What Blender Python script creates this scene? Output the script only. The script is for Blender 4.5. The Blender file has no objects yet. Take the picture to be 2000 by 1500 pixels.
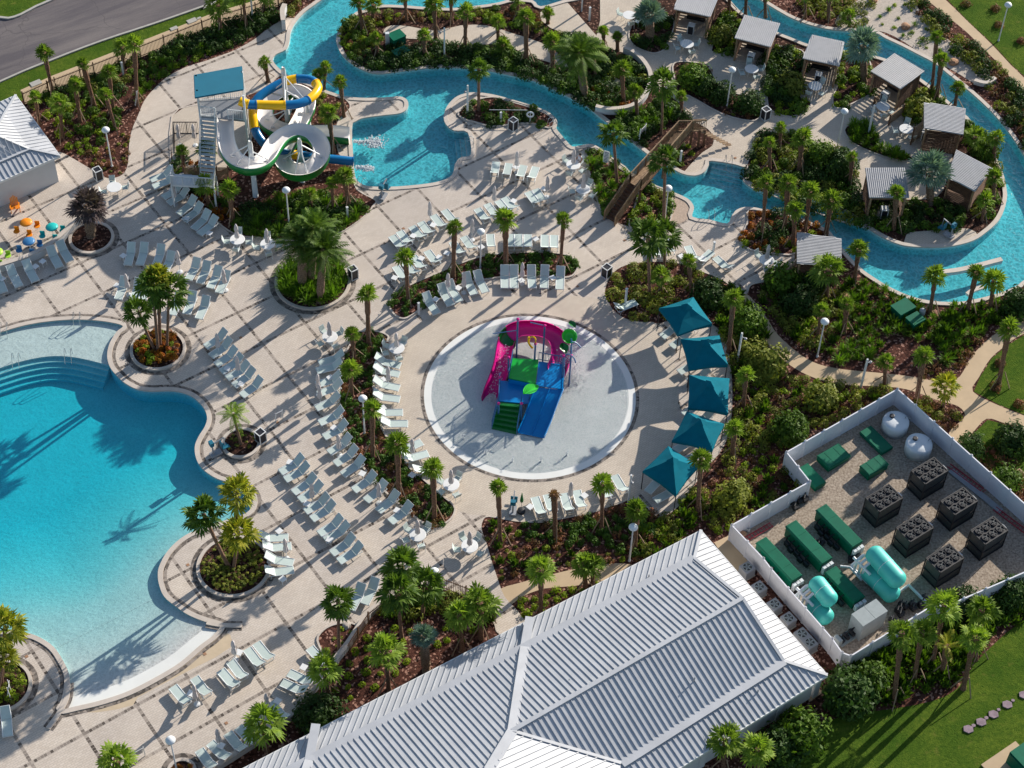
import bpy, math, random
from mathutils import Vector, Matrix
from mathutils.geometry import delaunay_2d_cdt
random.seed(7)
S=bpy.context.scene; COL=S.collection
rad=math.radians
# ---------------------------------------------------------------- camera
TH=rad(50);RO=rad(2.1);DIST=155.;FP=2000*70/36
F=Vector((0,math.cos(TH),-math.sin(TH)));_R=Vector((1,0,0));_U=Vector((0,math.sin(TH),math.cos(TH)))
R=_R*math.cos(RO)+_U*math.sin(RO);U=_U*math.cos(RO)-_R*math.sin(RO)
CP=Vector((0,-DIST*math.cos(TH),DIST*math.sin(TH)))
cam=bpy.data.cameras.new('camera');cam.lens=70;cam.sensor_width=36;cam.clip_end=3000;cam.clip_start=1
co=bpy.data.objects.new('camera',cam);COL.objects.link(co);S.camera=co
M=Matrix.Identity(4)
for i in range(3):
    M[i][0]=R[i];M[i][1]=U[i];M[i][2]=-F[i];M[i][3]=CP[i]
co.matrix_world=M
# ---------------------------------------------------------------- sky, sun, exposure
SUN_EL=22.5;SUN_AZ=47.
w=bpy.data.worlds.new('World');S.world=w;w.use_nodes=True
nt=w.node_tree;bg=nt.nodes['Background'];sky=nt.nodes.new('ShaderNodeTexSky');sky.sky_type='NISHITA';sky.sun_disc=False
sky.sun_elevation=rad(SUN_EL);sky.sun_rotation=rad(90-SUN_AZ);sky.altitude=0;sky.air_density=1.0;sky.dust_density=.7
nt.links.new(sky.outputs[0],bg.inputs[0]);bg.inputs[1].default_value=.1
sl=bpy.data.lights.new('sun','SUN');sl.energy=5.0;sl.angle=rad(.5);sl.color=(1,.93,.83)
so=bpy.data.objects.new('sun',sl);COL.objects.link(so)
sd=Vector((math.cos(rad(SUN_EL))*math.cos(rad(SUN_AZ)),math.cos(rad(SUN_EL))*math.sin(rad(SUN_AZ)),math.sin(rad(SUN_EL))))
so.rotation_euler=(-sd).to_track_quat('-Z','Y').to_euler();so.location=sd*200
S.view_settings.view_transform='Standard';S.view_settings.look='None';S.view_settings.exposure=.6;S.view_settings.gamma=1
S.cycles.use_denoising=True;S.cycles.max_bounces=6;S.cycles.transparent_max_bounces=12;S.cycles.volume_bounces=0
S.cycles.caustics_reflective=False;S.cycles.caustics_refractive=False
# ---------------------------------------------------------------- ground plane lookup of surveyed points
def G(px,py,z=0.):
    d=F*FP+R*(px-1000)-U*(py-750);t=(z-CP[2])/d[2];return Vector((CP[0]+d[0]*t,CP[1]+d[1]*t,z))
def proj(v):
    v=Vector(v)-CP;k=v.dot(F);return (1000+FP*v.dot(R)/k,750-FP*v.dot(U)/k)
def hgt(bx,by,ty):
    g=G(bx,by);lo,hi=0,30
    for _ in range(40):
        m=(lo+hi)/2
        if proj((g[0],g[1],m))[1]>ty: lo=m
        else: hi=m
    return lo
def up(bx,by,cx,cy):      # world point over base whose view is (cx,cy): same depth row as the base
    g=G(bx,by);d=F*FP+R*(cx-1000)-U*(cy-750);t=(g[1]-CP[1])/d[1];return CP+d*t
BANG=rad(36.5)
Bv=Vector((math.cos(BANG),math.sin(BANG),0));Av=Vector((math.sin(BANG),-math.cos(BANG),0))
# ---------------------------------------------------------------- materials
MATS={}
OFFX=-.24;OFFY=-3.35
def newmat(name):
    m=bpy.data.materials.new(name);m.use_nodes=True;MATS[name]=m
    return m,m.node_tree,m.node_tree.nodes['Principled BSDF']
def rgb(h): 
    f=lambda v:(v/12.92 if v<=.04045 else ((v+.055)/1.055)**2.4)
    return tuple(f(c/255) for c in h)+(1,)
def N(t,typ,**k):
    n=t.nodes.new(typ)
    for a,b in k.items(): setattr(n,a,b)
    return n
def math_n(t,op,a,b=None,c=None,clamp=False):
    n=N(t,'ShaderNodeMath',operation=op,use_clamp=clamp)
    for i,v in enumerate((a,b,c)):
        if v is None: continue
        if isinstance(v,(int,float)): n.inputs[i].default_value=v
        else: t.links.new(v,n.inputs[i])
    return n.outputs[0]
def mix(t,fac,a,b,mode='MIX'):
    n=N(t,'ShaderNodeMix',data_type='RGBA',blend_type=mode)
    for s,v in ((n.inputs[0],fac),(n.inputs[6],a),(n.inputs[7],b)):
        if isinstance(v,(int,float)): s.default_value=v
        elif isinstance(v,tuple): s.default_value=v
        else: t.links.new(v,s)
    return n.outputs[2]
def noise(t,scale,detail=3,vec=None,rough=.55):
    n=N(t,'ShaderNodeTexNoise');n.inputs['Scale'].default_value=scale;n.inputs['Detail'].default_value=detail;n.inputs['Roughness'].default_value=rough
    if vec is not None: t.links.new(vec,n.inputs['Vector'])
    return n.outputs[0]
def ramp(t,x,lo,hi):
    n=N(t,'ShaderNodeMapRange',clamp=True);t.links.new(x,n.inputs[0]);n.inputs[1].default_value=lo;n.inputs[2].default_value=hi
    return n.outputs[0]
def wpos(t): return N(t,'ShaderNodeNewGeometry').outputs['Position']
def bump(t,h,b,strength=.5,dist=.02):
    n=N(t,'ShaderNodeBump');n.inputs['Strength'].default_value=strength;n.inputs['Distance'].default_value=dist
    t.links.new(h,n.inputs['Height']);t.links.new(n.outputs[0],b.inputs['Normal'])
def simple(name,col,rough=.6,var=.18,scale=3.,col2=None,bmp=0,bscale=40.,spec=.5,metal=0,obj=0.,world=True,detail=3):
    m,t,b=newmat(name);p=wpos(t) if world else N(t,'ShaderNodeTexCoord').outputs['Object']
    c2=col2 or tuple(c*(1-var) for c in col[:3])+(1,)
    c=mix(t,ramp(t,noise(t,scale,detail,p),.35,.65),col,c2)
    if obj:
        o=N(t,'ShaderNodeObjectInfo').outputs['Random'];c=mix(t,1.,c,mix(t,o,(1-obj,)*3+(1,),(1+obj*.3,)*3+(1,)),'MULTIPLY')
    t.links.new(c,b.inputs['Base Color']);b.inputs['Roughness'].default_value=rough;b.inputs['Metallic'].default_value=metal
    b.inputs['Specular IOR Level'].default_value=spec
    if bmp: bump(t,noise(t,bscale,3,p),b,bmp,.03)
    return m
def leafmat(name,c1,c2,tr=.35,rough=.6):
    m,t,b=newmat(name);g=wpos(t);o=N(t,'ShaderNodeObjectInfo').outputs['Random']
    c=mix(t,ramp(t,noise(t,2.3,2,g),.3,.7),c1,c2)
    c=mix(t,1.,c,mix(t,o,(.7,.72,.7,1),(1.25,1.2,1.1,1)),'MULTIPLY')
    c=mix(t,math_n(t,'MULTIPLY',ramp(t,noise(t,11,1,g),.45,.7),.5),c,tuple(x*.55 for x in c2[:3])+(1,))
    t.links.new(c,b.inputs['Base Color']);b.inputs['Roughness'].default_value=rough;b.inputs['Specular IOR Level'].default_value=.18
    out=t.nodes['Material Output'];tl=N(t,'ShaderNodeBsdfTranslucent');t.links.new(mix(t,1.,c,(1.15,1.25,.55,1),'MULTIPLY'),tl.inputs[0])
    ms=N(t,'ShaderNodeMixShader');ms.inputs[0].default_value=tr;t.links.new(b.outputs[0],ms.inputs[1]);t.links.new(tl.outputs[0],ms.inputs[2]);t.links.new(ms.outputs[0],out.inputs[0])
    return m
def rot_uv(t,ang=BANG):
    n=N(t,'ShaderNodeVectorRotate',rotation_type='Z_AXIS');t.links.new(wpos(t),n.inputs['Vector']);n.inputs['Angle'].default_value=-ang
    return n.outputs[0]
def cobble_cols(t,p):
    v=N(t,'ShaderNodeTexVoronoi');v.inputs['Scale'].default_value=4.2;t.links.new(p,v.inputs['Vector'])
    s=N(t,'ShaderNodeSeparateColor');t.links.new(v.outputs['Color'],s.inputs[0])
    return s.outputs[0]
def paver(name,c1,c2,band=True,bw=.33):
    m,t,b=newmat(name);p=rot_uv(t)
    br=N(t,'ShaderNodeTexBrick');t.links.new(p,br.inputs['Vector']);br.inputs['Scale'].default_value=1.
    br.inputs['Brick Width'].default_value=bw;br.inputs['Row Height'].default_value=bw/2;br.inputs['Mortar Size'].default_value=.012
    br.inputs['Color1'].default_value=(0,0,0,1);br.inputs['Color2'].default_value=(1,1,1,1);br.inputs['Mortar'].default_value=(.5,.5,.5,1)
    c=mix(t,br.outputs[0],c1,c2)
    c=mix(t,math_n(t,'MULTIPLY',br.outputs['Fac'],.55),c,tuple(x*.5 for x in c1[:3])+(1,))
    big=noise(t,.35,4,p);c=mix(t,1.,c,mix(t,ramp(t,big,.3,.7),(.90,.89,.88,1),(1.05,1.04,1.02,1)),'MULTIPLY')
    sl_=N(t,'ShaderNodeSeparateXYZ');t.links.new(p,sl_.inputs[0]);cc=N(t,'ShaderNodeCombineXYZ')
    for q_,(sp_,of_) in enumerate(((3.94,OFFX+1.97),(3.93,OFFY+1.965))): t.links.new(math_n(t,'FLOOR',math_n(t,'DIVIDE',math_n(t,'SUBTRACT',sl_.outputs[q_],of_),sp_)),cc.inputs[q_])
    wn_=N(t,'ShaderNodeTexWhiteNoise',noise_dimensions='2D');t.links.new(cc.outputs[0],wn_.inputs['Vector'])
    if band: c=mix(t,1.,c,mix(t,wn_.outputs[0],(.92,.92,.93,1),(1.03,1.02,1.0,1)),'MULTIPLY')
    wp_=ramp(t,noise(t,.8,6,p,.75),.56,.70);c=mix(t,math_n(t,'MULTIPLY',wp_,.20),c,(.30,.25,.20,1))
    st=ramp(t,noise(t,1.7,5,p,.7),.60,.75);c=mix(t,math_n(t,'MULTIPLY',st,.14),c,(.16,.14,.12,1))
    if band:
        sx=N(t,'ShaderNodeSeparateXYZ');t.links.new(p,sx.inputs[0])
        ms=[]
        for out,other,sp,off in ((sx.outputs[0],sx.outputs[1],3.94,OFFX),(sx.outputs[1],sx.outputs[0],3.93,OFFY)):
            k=math_n(t,'FRACT',math_n(t,'DIVIDE',math_n(t,'SUBTRACT',out,off),sp))
            d=math_n(t,'MULTIPLY',math_n(t,'ABSOLUTE',math_n(t,'SUBTRACT',k,.5)),sp)
            inb=math_n(t,'LESS_THAN',d,.12)
            dash=math_n(t,'FLOOR',math_n(t,'DIVIDE',other,.24))
            wn=N(t,'ShaderNodeTexWhiteNoise',noise_dimensions='2D');cm=N(t,'ShaderNodeCombineXYZ');t.links.new(dash,cm.inputs[0])
            t.links.new(math_n(t,'FLOOR',math_n(t,'DIVIDE',out,1.)),cm.inputs[1]);t.links.new(cm.outputs[0],wn.inputs['Vector'])
            gap=math_n(t,'GREATER_THAN',math_n(t,'FRACT',math_n(t,'DIVIDE',other,.24)),.16)
            ms.append((inb,wn.outputs[0],gap))
        for inb,rnd,gap in ms:
            dk=mix(t,rnd,(.07,.055,.046,1),(.40,.34,.29,1));c=mix(t,math_n(t,'MULTIPLY',inb,math_n(t,'ADD',.5,math_n(t,'MULTIPLY',gap,.5))),c,dk)
    t.links.new(c,b.inputs['Base Color']);b.inputs['Roughness'].default_value=.85;b.inputs['Specular IOR Level'].default_value=.25
    bump(t,br.outputs['Fac'],b,-.3,.01)
    return m
DECK1=rgb((196,184,172));DECK2=rgb((205,194,183))
paver('deck_paver',DECK1,DECK2);paver('plain_paver',rgb((192,179,164)),rgb((200,188,173)),band=False)
simple('beach_paver',rgb((196,176,148)),.8,.1,1.5,bmp=.3)
def bandmat():
    m,t,b=newmat('cobble_band');p=wpos(t);r=cobble_cols(t,p)
    c=mix(t,r,(.045,.036,.03,1),(.30,.25,.21,1));t.links.new(c,b.inputs['Base Color']);b.inputs['Roughness'].default_value=.8
bandmat()
simple('coping',rgb((196,184,172)),.75,.12,1.2,bmp=.2,bscale=15)
def mulchmat(n,a,b_,l):
    m,t,b=newmat(n);p=wpos(t);v=N(t,'ShaderNodeTexVoronoi');v.inputs['Scale'].default_value=7.;t.links.new(p,v.inputs['Vector']);sc=N(t,'ShaderNodeSeparateColor');t.links.new(v.outputs['Color'],sc.inputs[0])
    c=mix(t,sc.outputs[0],a,b_);c=mix(t,ramp(t,noise(t,.6,4,p,.7),.35,.7),c,mix(t,1.,c,(.55,.5,.5,1),'MULTIPLY'));c=mix(t,math_n(t,'GREATER_THAN',sc.outputs[1],.87),c,l)
    t.links.new(c,b.inputs['Base Color']);b.inputs['Roughness'].default_value=.95;b.inputs['Specular IOR Level'].default_value=.1;bump(t,noise(t,9,5,p,.8),b,1.,.1)
mulchmat('mulch',rgb((112,74,62)),rgb((60,38,32)),rgb((168,128,112)))
mulchmat('mulch_dark',rgb((90,62,52)),rgb((44,30,26)),rgb((130,100,86)))
def lawnmat():
    m,t,b=newmat('lawn');p=wpos(t);c=mix(t,ramp(t,noise(t,.35,4,p),.35,.65),rgb((98,116,38)),rgb((70,96,28)))
    c=mix(t,ramp(t,noise(t,3.,6,p,.75),.35,.7),c,rgb((52,80,22)));c=mix(t,math_n(t,'MULTIPLY',ramp(t,noise(t,1.1,5,p,.7),.58,.75),.5),c,rgb((132,124,62)))
    t.links.new(c,b.inputs['Base Color']);b.inputs['Roughness'].default_value=.95;b.inputs['Specular IOR Level'].default_value=.05
    bump(t,noise(t,7,6,p,.8),b,1.,.12)
lawnmat()
def asph():
    m,t,b=newmat('asphalt');p=rot_uv(t,rad(31));mp=N(t,'ShaderNodeMapping');mp.inputs['Scale'].default_value=(.12,1.,1.);t.links.new(p,mp.inputs[0])
    c=mix(t,ramp(t,noise(t,.5,5,mp.outputs[0],.7),.38,.62),rgb((116,108,106)),rgb((86,80,84)));c=mix(t,ramp(t,noise(t,14,3,p),.3,.75),c,mix(t,1.,c,(.8,.8,.8,1),'MULTIPLY'))
    v=N(t,'ShaderNodeTexVoronoi',feature='DISTANCE_TO_EDGE');v.inputs['Scale'].default_value=.13;dn=N(t,'ShaderNodeTexNoise');dn.inputs['Scale'].default_value=.8;t.links.new(p,dn.inputs['Vector']);va=N(t,'ShaderNodeVectorMath',operation='ADD');t.links.new(p,va.inputs[0]);t.links.new(dn.outputs['Color'],va.inputs[1]);t.links.new(va.outputs[0],v.inputs['Vector'])
    c=mix(t,math_n(t,'MULTIPLY',ramp(t,v.outputs['Distance'],.006,.0),.5),c,rgb((62,58,60)));t.links.new(c,b.inputs['Base Color']);b.inputs['Roughness'].default_value=.85
asph()
simple('concrete_path',rgb((190,166,134)),.85,.1,.7,bmp=.2)
simple('curb',rgb((170,166,158)),.8,.12,2)
simple('gravel',rgb((176,162,146)),.95,.3,6.,col2=rgb((128,114,100)),bmp=.8,bscale=8,spec=.1,detail=6)
simple('sand_gravel',rgb((190,178,165)),.95,.2,5.,bmp=.6,bscale=8,spec=.1,detail=6)
simple('pebble',rgb((186,164,146)),.9,.3,12.,bmp=.6,bscale=12)
simple('white_plaster',rgb((222,222,217)),.6,.06,.6)
simple('pool_floor',rgb((176,220,222)),.6,.08,.5,col2=rgb((164,212,216)))
simple('wet_pad',rgb((208,210,206)),.32,.06,.5)
simple('white_paint',rgb((226,226,224)),.45,.05,2,spec=.5,obj=.08)
simple('white_metal',rgb((214,216,216)),.4,.05,2,obj=.08)
simple('sling',rgb((190,203,197)),.7,.06,4,obj=.1)
simple('umbrella_cloth',rgb((205,196,194)),.8,.1,6,obj=.1)
simple('black_panel',rgb((30,30,38)),.5,.2,3)
simple('wood_bridge',rgb((158,132,102)),.75,.35,2.5,col2=rgb((124,98,72)),bmp=.3)
simple('wood_dark',rgb((112,80,56)),.75,.35,3,col2=rgb((84,58,42)),bmp=.3)
simple('wood_brace',rgb((150,128,104)),.8,.2,3,obj=.3)
simple('sabal_trunk',rgb((140,110,90)),.95,.5,14,col2=rgb((76,56,44)),bmp=1.,bscale=18,spec=.1)
simple('smooth_trunk',rgb((140,112,94)),.9,.3,9,col2=rgb((104,80,66)),bmp=.6,bscale=12,spec=.1)
simple('boot_fibre',rgb((148,128,108)),.95,.6,16,col2=rgb((70,54,44)),bmp=1.,bscale=22,spec=.1)
simple('roof_white',rgb((180,182,186)),.5,.10,.9,metal=.0,spec=.5)
simple('roof_cabana',rgb((172,172,174)),.45,.1,2,spec=.5,obj=.1)
simple('wall_white',rgb((205,205,205)),.7,.06,1)
simple('vinyl_fence',rgb((216,216,222)),.5,.04,1)
simple('bronze_fence',rgb((96,68,48)),.5,.2,3)
simple('teal_canvas',rgb((0,102,120)),.85,.12,1.5,bmp=.1,obj=.06,spec=.12)
simple('teal_mesh',rgb((0,104,128)),.7,.08,1)
simple('green_cover',rgb((0,100,74)),.5,.15,2,obj=.08,spec=.2)
simple('dark_gear',rgb((34,34,38)),.6,.3,6)
simple('grey_coil',rgb((66,70,70)),.5,.45,9)
simple('galv',rgb((150,158,158)),.45,.1,3)
simple('tank_white',rgb((212,216,218)),.5,.06,2)
simple('turquoise_tank',rgb((70,190,178)),.5,.14,1.2)
simple('grey_metal',rgb((150,152,156)),.5,.1,2)
simple('slide_white',rgb((222,218,214)),.25,.04,1);simple('slide_green',rgb((20,122,52)),.35,.1,1)
simple('slide_yellow',rgb((240,184,0)),.22,.05,1);simple('slide_blue',rgb((10,104,160)),.25,.08,1)
simple('play_magenta',rgb((206,30,132)),.28,.08,1);simple('play_blue',rgb((0,128,196)),.28,.08,1);simple('play_green',rgb((20,168,56)),.3,.1,1)
simple('play_green_dark',rgb((10,110,40)),.35,.1,1);simple('play_lime',rgb((60,200,60)),.3,.08,1);simple('play_post',rgb((56,106,150)),.4,.08,1)
simple('orange_plastic',rgb((240,140,20)),.4,.08,2);simple('kid_teal',rgb((20,176,172)),.4,.05,2);simple('kid_blue',rgb((60,120,170)),.4,.05,2);simple('kid_lime',rgb((160,206,60)),.4,.05,2)
simple('steel',rgb((190,195,200)),.2,.05,2,metal=.9)
simple('rock',rgb((168,128,98)),.9,.3,3,bmp=.6);simple('rock_grey',rgb((170,160,150)),.9,.3,3,bmp=.6);simple('flagstone',rgb((150,130,138)),.9,.3,3,bmp=.6)
simple('skin',rgb((172,120,92)),.6,.05,4);simple('hair',rgb((40,28,24)),.7,.1,9);simple('shirt_white',rgb((200,205,214)),.8,.05,6)
simple('red_rail',rgb((170,40,60)),.5,.1,3);simple('ink',rgb((70,80,110)),.6,.1,5)
leafmat('leaf_sabal',rgb((140,162,62)),rgb((98,128,48)),.38);leafmat('leaf_palm_dark',rgb((104,130,46)),rgb((58,88,36)),.3)
leafmat('leaf_gold',rgb((184,176,64)),rgb((92,116,40)),.35);leafmat('leaf_silver',rgb((140,164,152)),rgb((100,128,118)),.15)
leafmat('leaf_purple',rgb((120,104,104)),rgb((70,60,62)),.15);leafmat('leaf_dead',rgb((150,112,72)),rgb((112,80,54)),.2)
leafmat('leaf_green',rgb((104,132,36)),rgb((60,92,28)),.3);leafmat('leaf_hedge',rgb((90,122,40)),rgb((52,84,30)),.3);leafmat('leaf_lime',rgb((150,168,40)),rgb((104,132,30)),.35)
leafmat('leaf_dark',rgb((66,94,36)),rgb((40,64,26)),.25);leafmat('leaf_croton',rgb((176,84,24)),rgb((120,100,20)),.3)
leafmat('leaf_red',rgb((150,90,72)),rgb((80,84,36)),.25);leafmat('leaf_olive',rgb((146,150,58)),rgb((92,106,40)),.3)
leafmat('leaf_grass',rgb((116,150,44)),rgb((78,116,30)),.35)
def watermat(name,scale,tint,rip=.22,lo=.8,dens=.8):
    m,t,b=newmat(name);t.nodes.remove(b);out=t.nodes['Material Output'];p=wpos(t)
    n1=noise(t,scale,4,p,.6);mus=N(t,'ShaderNodeTexVoronoi',feature='SMOOTH_F1');mus.inputs['Scale'].default_value=scale*.8
    dn=N(t,'ShaderNodeTexNoise');dn.inputs['Scale'].default_value=1.4;t.links.new(p,dn.inputs['Vector'])
    va=N(t,'ShaderNodeVectorMath',operation='ADD');t.links.new(p,va.inputs[0]);t.links.new(dn.outputs['Color'],va.inputs[1]);t.links.new(va.outputs[0],mus.inputs['Vector'])
    h=math_n(t,'ADD',n1,math_n(t,'MULTIPLY',mus.outputs[0],.7))
    bn=N(t,'ShaderNodeBump');bn.inputs['Strength'].default_value=rip;bn.inputs['Distance'].default_value=.12;t.links.new(h,bn.inputs['Height'])
    gl=N(t,'ShaderNodeBsdfGlossy');gl.inputs['Roughness'].default_value=.06;t.links.new(bn.outputs[0],gl.inputs['Normal'])
    tr=N(t,'ShaderNodeBsdfTransparent');v2=N(t,'ShaderNodeTexVoronoi',feature='DISTANCE_TO_EDGE');v2.inputs['Scale'].default_value=scale*1.25;t.links.new(va.outputs[0],v2.inputs['Vector'])
    k=ramp(t,v2.outputs['Distance'],.22,.0);t.links.new(mix(t,k,tuple(x*lo for x in tint[:3])+(1,),tint),tr.inputs[0])  # caustic light web painted into the transparent tint, brighter along cell edges
    fr=N(t,'ShaderNodeLayerWeight');fr.inputs[0].default_value=.5;t.links.new(bn.outputs[0],fr.inputs['Normal'])
    ms=N(t,'ShaderNodeMixShader');t.links.new(math_n(t,'ADD',math_n(t,'POWER',fr.outputs[1],3.6),.02),ms.inputs[0]);t.links.new(tr.outputs[0],ms.inputs[1]);t.links.new(gl.outputs[0],ms.inputs[2]);t.links.new(ms.outputs[0],out.inputs[0])
    va=N(t,'ShaderNodeVolumeAbsorption');va.inputs['Color'].default_value=(.0,.90,.972,1);va.inputs['Density'].default_value=dens
    t.links.new(va.outputs[0],out.inputs['Volume'])
    return m
watermat('pool_water',3.2,(.99,.99,.99,1),.4,.86);watermat('river_water',1.9,(.99,.99,.99,1),.8,.70,.52)
def filmmat():
    m,t,b=newmat('water_film');t.nodes.remove(b);out=t.nodes['Material Output'];p=wpos(t)
    bn=N(t,'ShaderNodeBump');bn.inputs['Strength'].default_value=.9;bn.inputs['Distance'].default_value=.1;t.links.new(noise(t,5.5,4,p,.6),bn.inputs['Height'])
    gl=N(t,'ShaderNodeBsdfGlossy');gl.inputs['Roughness'].default_value=.12;t.links.new(bn.outputs[0],gl.inputs['Normal'])
    tr=N(t,'ShaderNodeBsdfTransparent');v2=N(t,'ShaderNodeTexVoronoi',feature='DISTANCE_TO_EDGE');v2.inputs['Scale'].default_value=4.6;dn=N(t,'ShaderNodeTexNoise');dn.inputs['Scale'].default_value=1.4;t.links.new(p,dn.inputs['Vector'])
    va=N(t,'ShaderNodeVectorMath',operation='ADD');t.links.new(p,va.inputs[0]);t.links.new(dn.outputs['Color'],va.inputs[1]);t.links.new(va.outputs[0],v2.inputs['Vector']);t.links.new(mix(t,ramp(t,v2.outputs['Distance'],.25,0.),(.84,.88,.88,1),(.99,.99,.99,1)),tr.inputs[0])  # ripple light painted into the film's transparency as a bright cell network
    ms=N(t,'ShaderNodeMixShader');fr=N(t,'ShaderNodeLayerWeight');fr.inputs[0].default_value=.5;t.links.new(bn.outputs[0],fr.inputs['Normal']);t.links.new(math_n(t,'ADD',math_n(t,'POWER',fr.outputs[1],3.6),.02),ms.inputs[0])
    t.links.new(tr.outputs[0],ms.inputs[1]);t.links.new(gl.outputs[0],ms.inputs[2]);t.links.new(ms.outputs[0],out.inputs[0])
filmmat()
def sprymat():
    m,t,b=newmat('spray');b.inputs['Base Color'].default_value=(.9,.95,.97,1);b.inputs['Roughness'].default_value=.6
    p=N(t,'ShaderNodeTexCoord').outputs['Object'];t.links.new(math_n(t,'MULTIPLY',ramp(t,noise(t,6,5,p,.7),.42,.7),.75),b.inputs['Alpha'])
sprymat()
# ---------------------------------------------------------------- mesh helpers
class MB:
    def __init__(s): s.v=[];s.f=[];s.m=[];s.mi=0
    def face(s,pts):
        i=len(s.v);s.v+=[tuple(p) for p in pts];s.f.append(tuple(range(i,i+len(pts))));s.m.append(s.mi)
    def box(s,c,d,rz=0,ax=None):
        c=Vector(c);x,y,z=d[0]/2,d[1]/2,d[2]/2
        if ax: X,Y,Z=ax
        else:
            X=Vector((math.cos(rz),math.sin(rz),0));Y=Vector((-math.sin(rz),math.cos(rz),0));Z=Vector((0,0,1))
        i=len(s.v)
        for a,b_,e in ((-1,-1,-1),(1,-1,-1),(1,1,-1),(-1,1,-1),(-1,-1,1),(1,-1,1),(1,1,1),(-1,1,1)): s.v.append(tuple(c+X*a*x+Y*b_*y+Z*e*z))
        for q in ((0,3,2,1),(4,5,6,7),(0,1,5,4),(1,2,6,5),(2,3,7,6),(3,0,4,7)): s.f.append(tuple(i+k for k in q));s.m.append(s.mi)
    def beam(s,a,b,wd,ht=None):
        a=Vector(a);b=Vector(b);z=(b-a);L=z.length
        if L<1e-6:return
        z/=L;h=Vector((0,0,1)) if abs(z.z)<.95 else Vector((1,0,0));x=z.cross(h).normalized();y=x.cross(z)
        s.box((a+b)/2,(wd,ht or wd,L),ax=(x,y,z))
    def tube(s,pts,r,n=8,cap=True,arc=None):
        pts=[Vector(p) for p in pts];rs=r if isinstance(r,(list,tuple)) else [r]*len(pts);i0=len(s.v);k=len(pts)
        prev=None
        for j,p in enumerate(pts):
            d=(pts[min(j+1,k-1)]-pts[max(j-1,0)]).normalized()
            if prev is None:
                h=Vector((0,0,1)) if abs(d.z)<.9 else Vector((1,0,0));x=d.cross(h).normalized()
            else: x=(prev-d*prev.dot(d)).normalized()
            prev=x;y=x.cross(d)
            for q in range(n):
                a=2*math.pi*q/n;s.v.append(tuple(p+(x*math.cos(a)+y*math.sin(a))*rs[j]))
        for j in range(k-1):
            for q in range(n):
                q2=(q+1)%n;s.f.append((i0+j*n+q,i0+j*n+q2,i0+(j+1)*n+q2,i0+(j+1)*n+q));s.m.append(s.mi)
        if cap:
            s.f.append(tuple(i0+q for q in range(n)));s.m.append(s.mi);s.f.append(tuple(i0+(k-1)*n+q for q in reversed(range(n))));s.m.append(s.mi)
    def lathe(s,prof,n=16,c=(0,0,0),fl=None,sx=1,sy=1):
        i0=len(s.v)
        for (r,z) in prof:
            for q in range(n):
                a=2*math.pi*q/n;k=fl(q,z) if fl else 1;s.v.append((c[0]+r*k*sx*math.cos(a),c[1]+r*k*sy*math.sin(a),c[2]+z))
        for j in range(len(prof)-1):
            for q in range(n):
                q2=(q+1)%n;s.f.append((i0+j*n+q,i0+j*n+q2,i0+(j+1)*n+q2,i0+(j+1)*n+q));s.m.append(s.mi)
        s.f.append(tuple(i0+q for q in reversed(range(n))));s.m.append(s.mi)
        s.f.append(tuple(i0+(len(prof)-1)*n+q for q in range(n)));s.m.append(s.mi)
    def prism(s,poly,z0,z1):
        n=len(poly);i=len(s.v)
        s.v+=[(p[0],p[1],z0) for p in poly]+[(p[0],p[1],z1) for p in poly]
        s.f.append(tuple(i+k for k in reversed(range(n))));s.m.append(s.mi);s.f.append(tuple(i+n+k for k in range(n)));s.m.append(s.mi)
        for k in range(n): s.f.append((i+k,i+(k+1)%n,i+n+(k+1)%n,i+n+k));s.m.append(s.mi)
    def build(s,name,mat,parent=None,smooth=False,mesh=False):
        me=bpy.data.meshes.new(name);me.from_pydata(s.v,[],s.f)
        for mm in (mat if isinstance(mat,(list,tuple)) else [mat]): me.materials.append(MATS[mm])
        if isinstance(mat,(list,tuple)): me.polygons.foreach_set('material_index',s.m)
        if smooth: me.polygons.foreach_set('use_smooth',[True]*len(me.polygons))
        me.update()
        if mesh: return me
        o=bpy.data.objects.new(name,me);COL.objects.link(o)
        if parent: o.parent=parent
        return o
def tag(o,label=None,cat=None,group=None,kind=None):
    if label:o['label']=label
    if cat:o['category']=cat
    if group:o['group']=group
    if kind:o['kind']=kind
    return o
def thing(name,label,cat,loc=(0,0,0),rz=0,group=None):
    o=bpy.data.objects.new(name,None);COL.objects.link(o);o.location=loc;o.rotation_euler=(0,0,rz);o.empty_display_size=.3
    return tag(o,label,cat,group)
def link(name,me,parent=None,loc=(0,0,0),rot=(0,0,0),sc=(1,1,1)):
    o=bpy.data.objects.new(name,me);COL.objects.link(o);o.parent=parent;o.location=loc;o.rotation_euler=rot;o.scale=sc
    return o
KIDS={}
def dup(root,loc,rz=0,label=None,sc=1.):
    def cp(o,par):
        c=o.copy();COL.objects.link(c);c.parent=par
        for ch in kids(o): cp(ch,c)
        return c
    def kids(o):
        if o.name not in KIDS: KIDS[o.name]=list(o.children)
        return KIDS[o.name]
    c=cp(root,None);c.location=loc;c.rotation_euler=(0,0,rz);c.scale=(sc,sc,sc)
    if label:c['label']=label
    return c
ORD=['','first','second','third','fourth','fifth','sixth','seventh','eighth','ninth','tenth','eleventh','twelfth','thirteenth','fourteenth','fifteenth','sixteenth','seventeenth','eighteenth','nineteenth','twentieth']
def ordn(i): return ORD[i] if i<len(ORD) else 'twenty-'+ORD[i-20]
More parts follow.
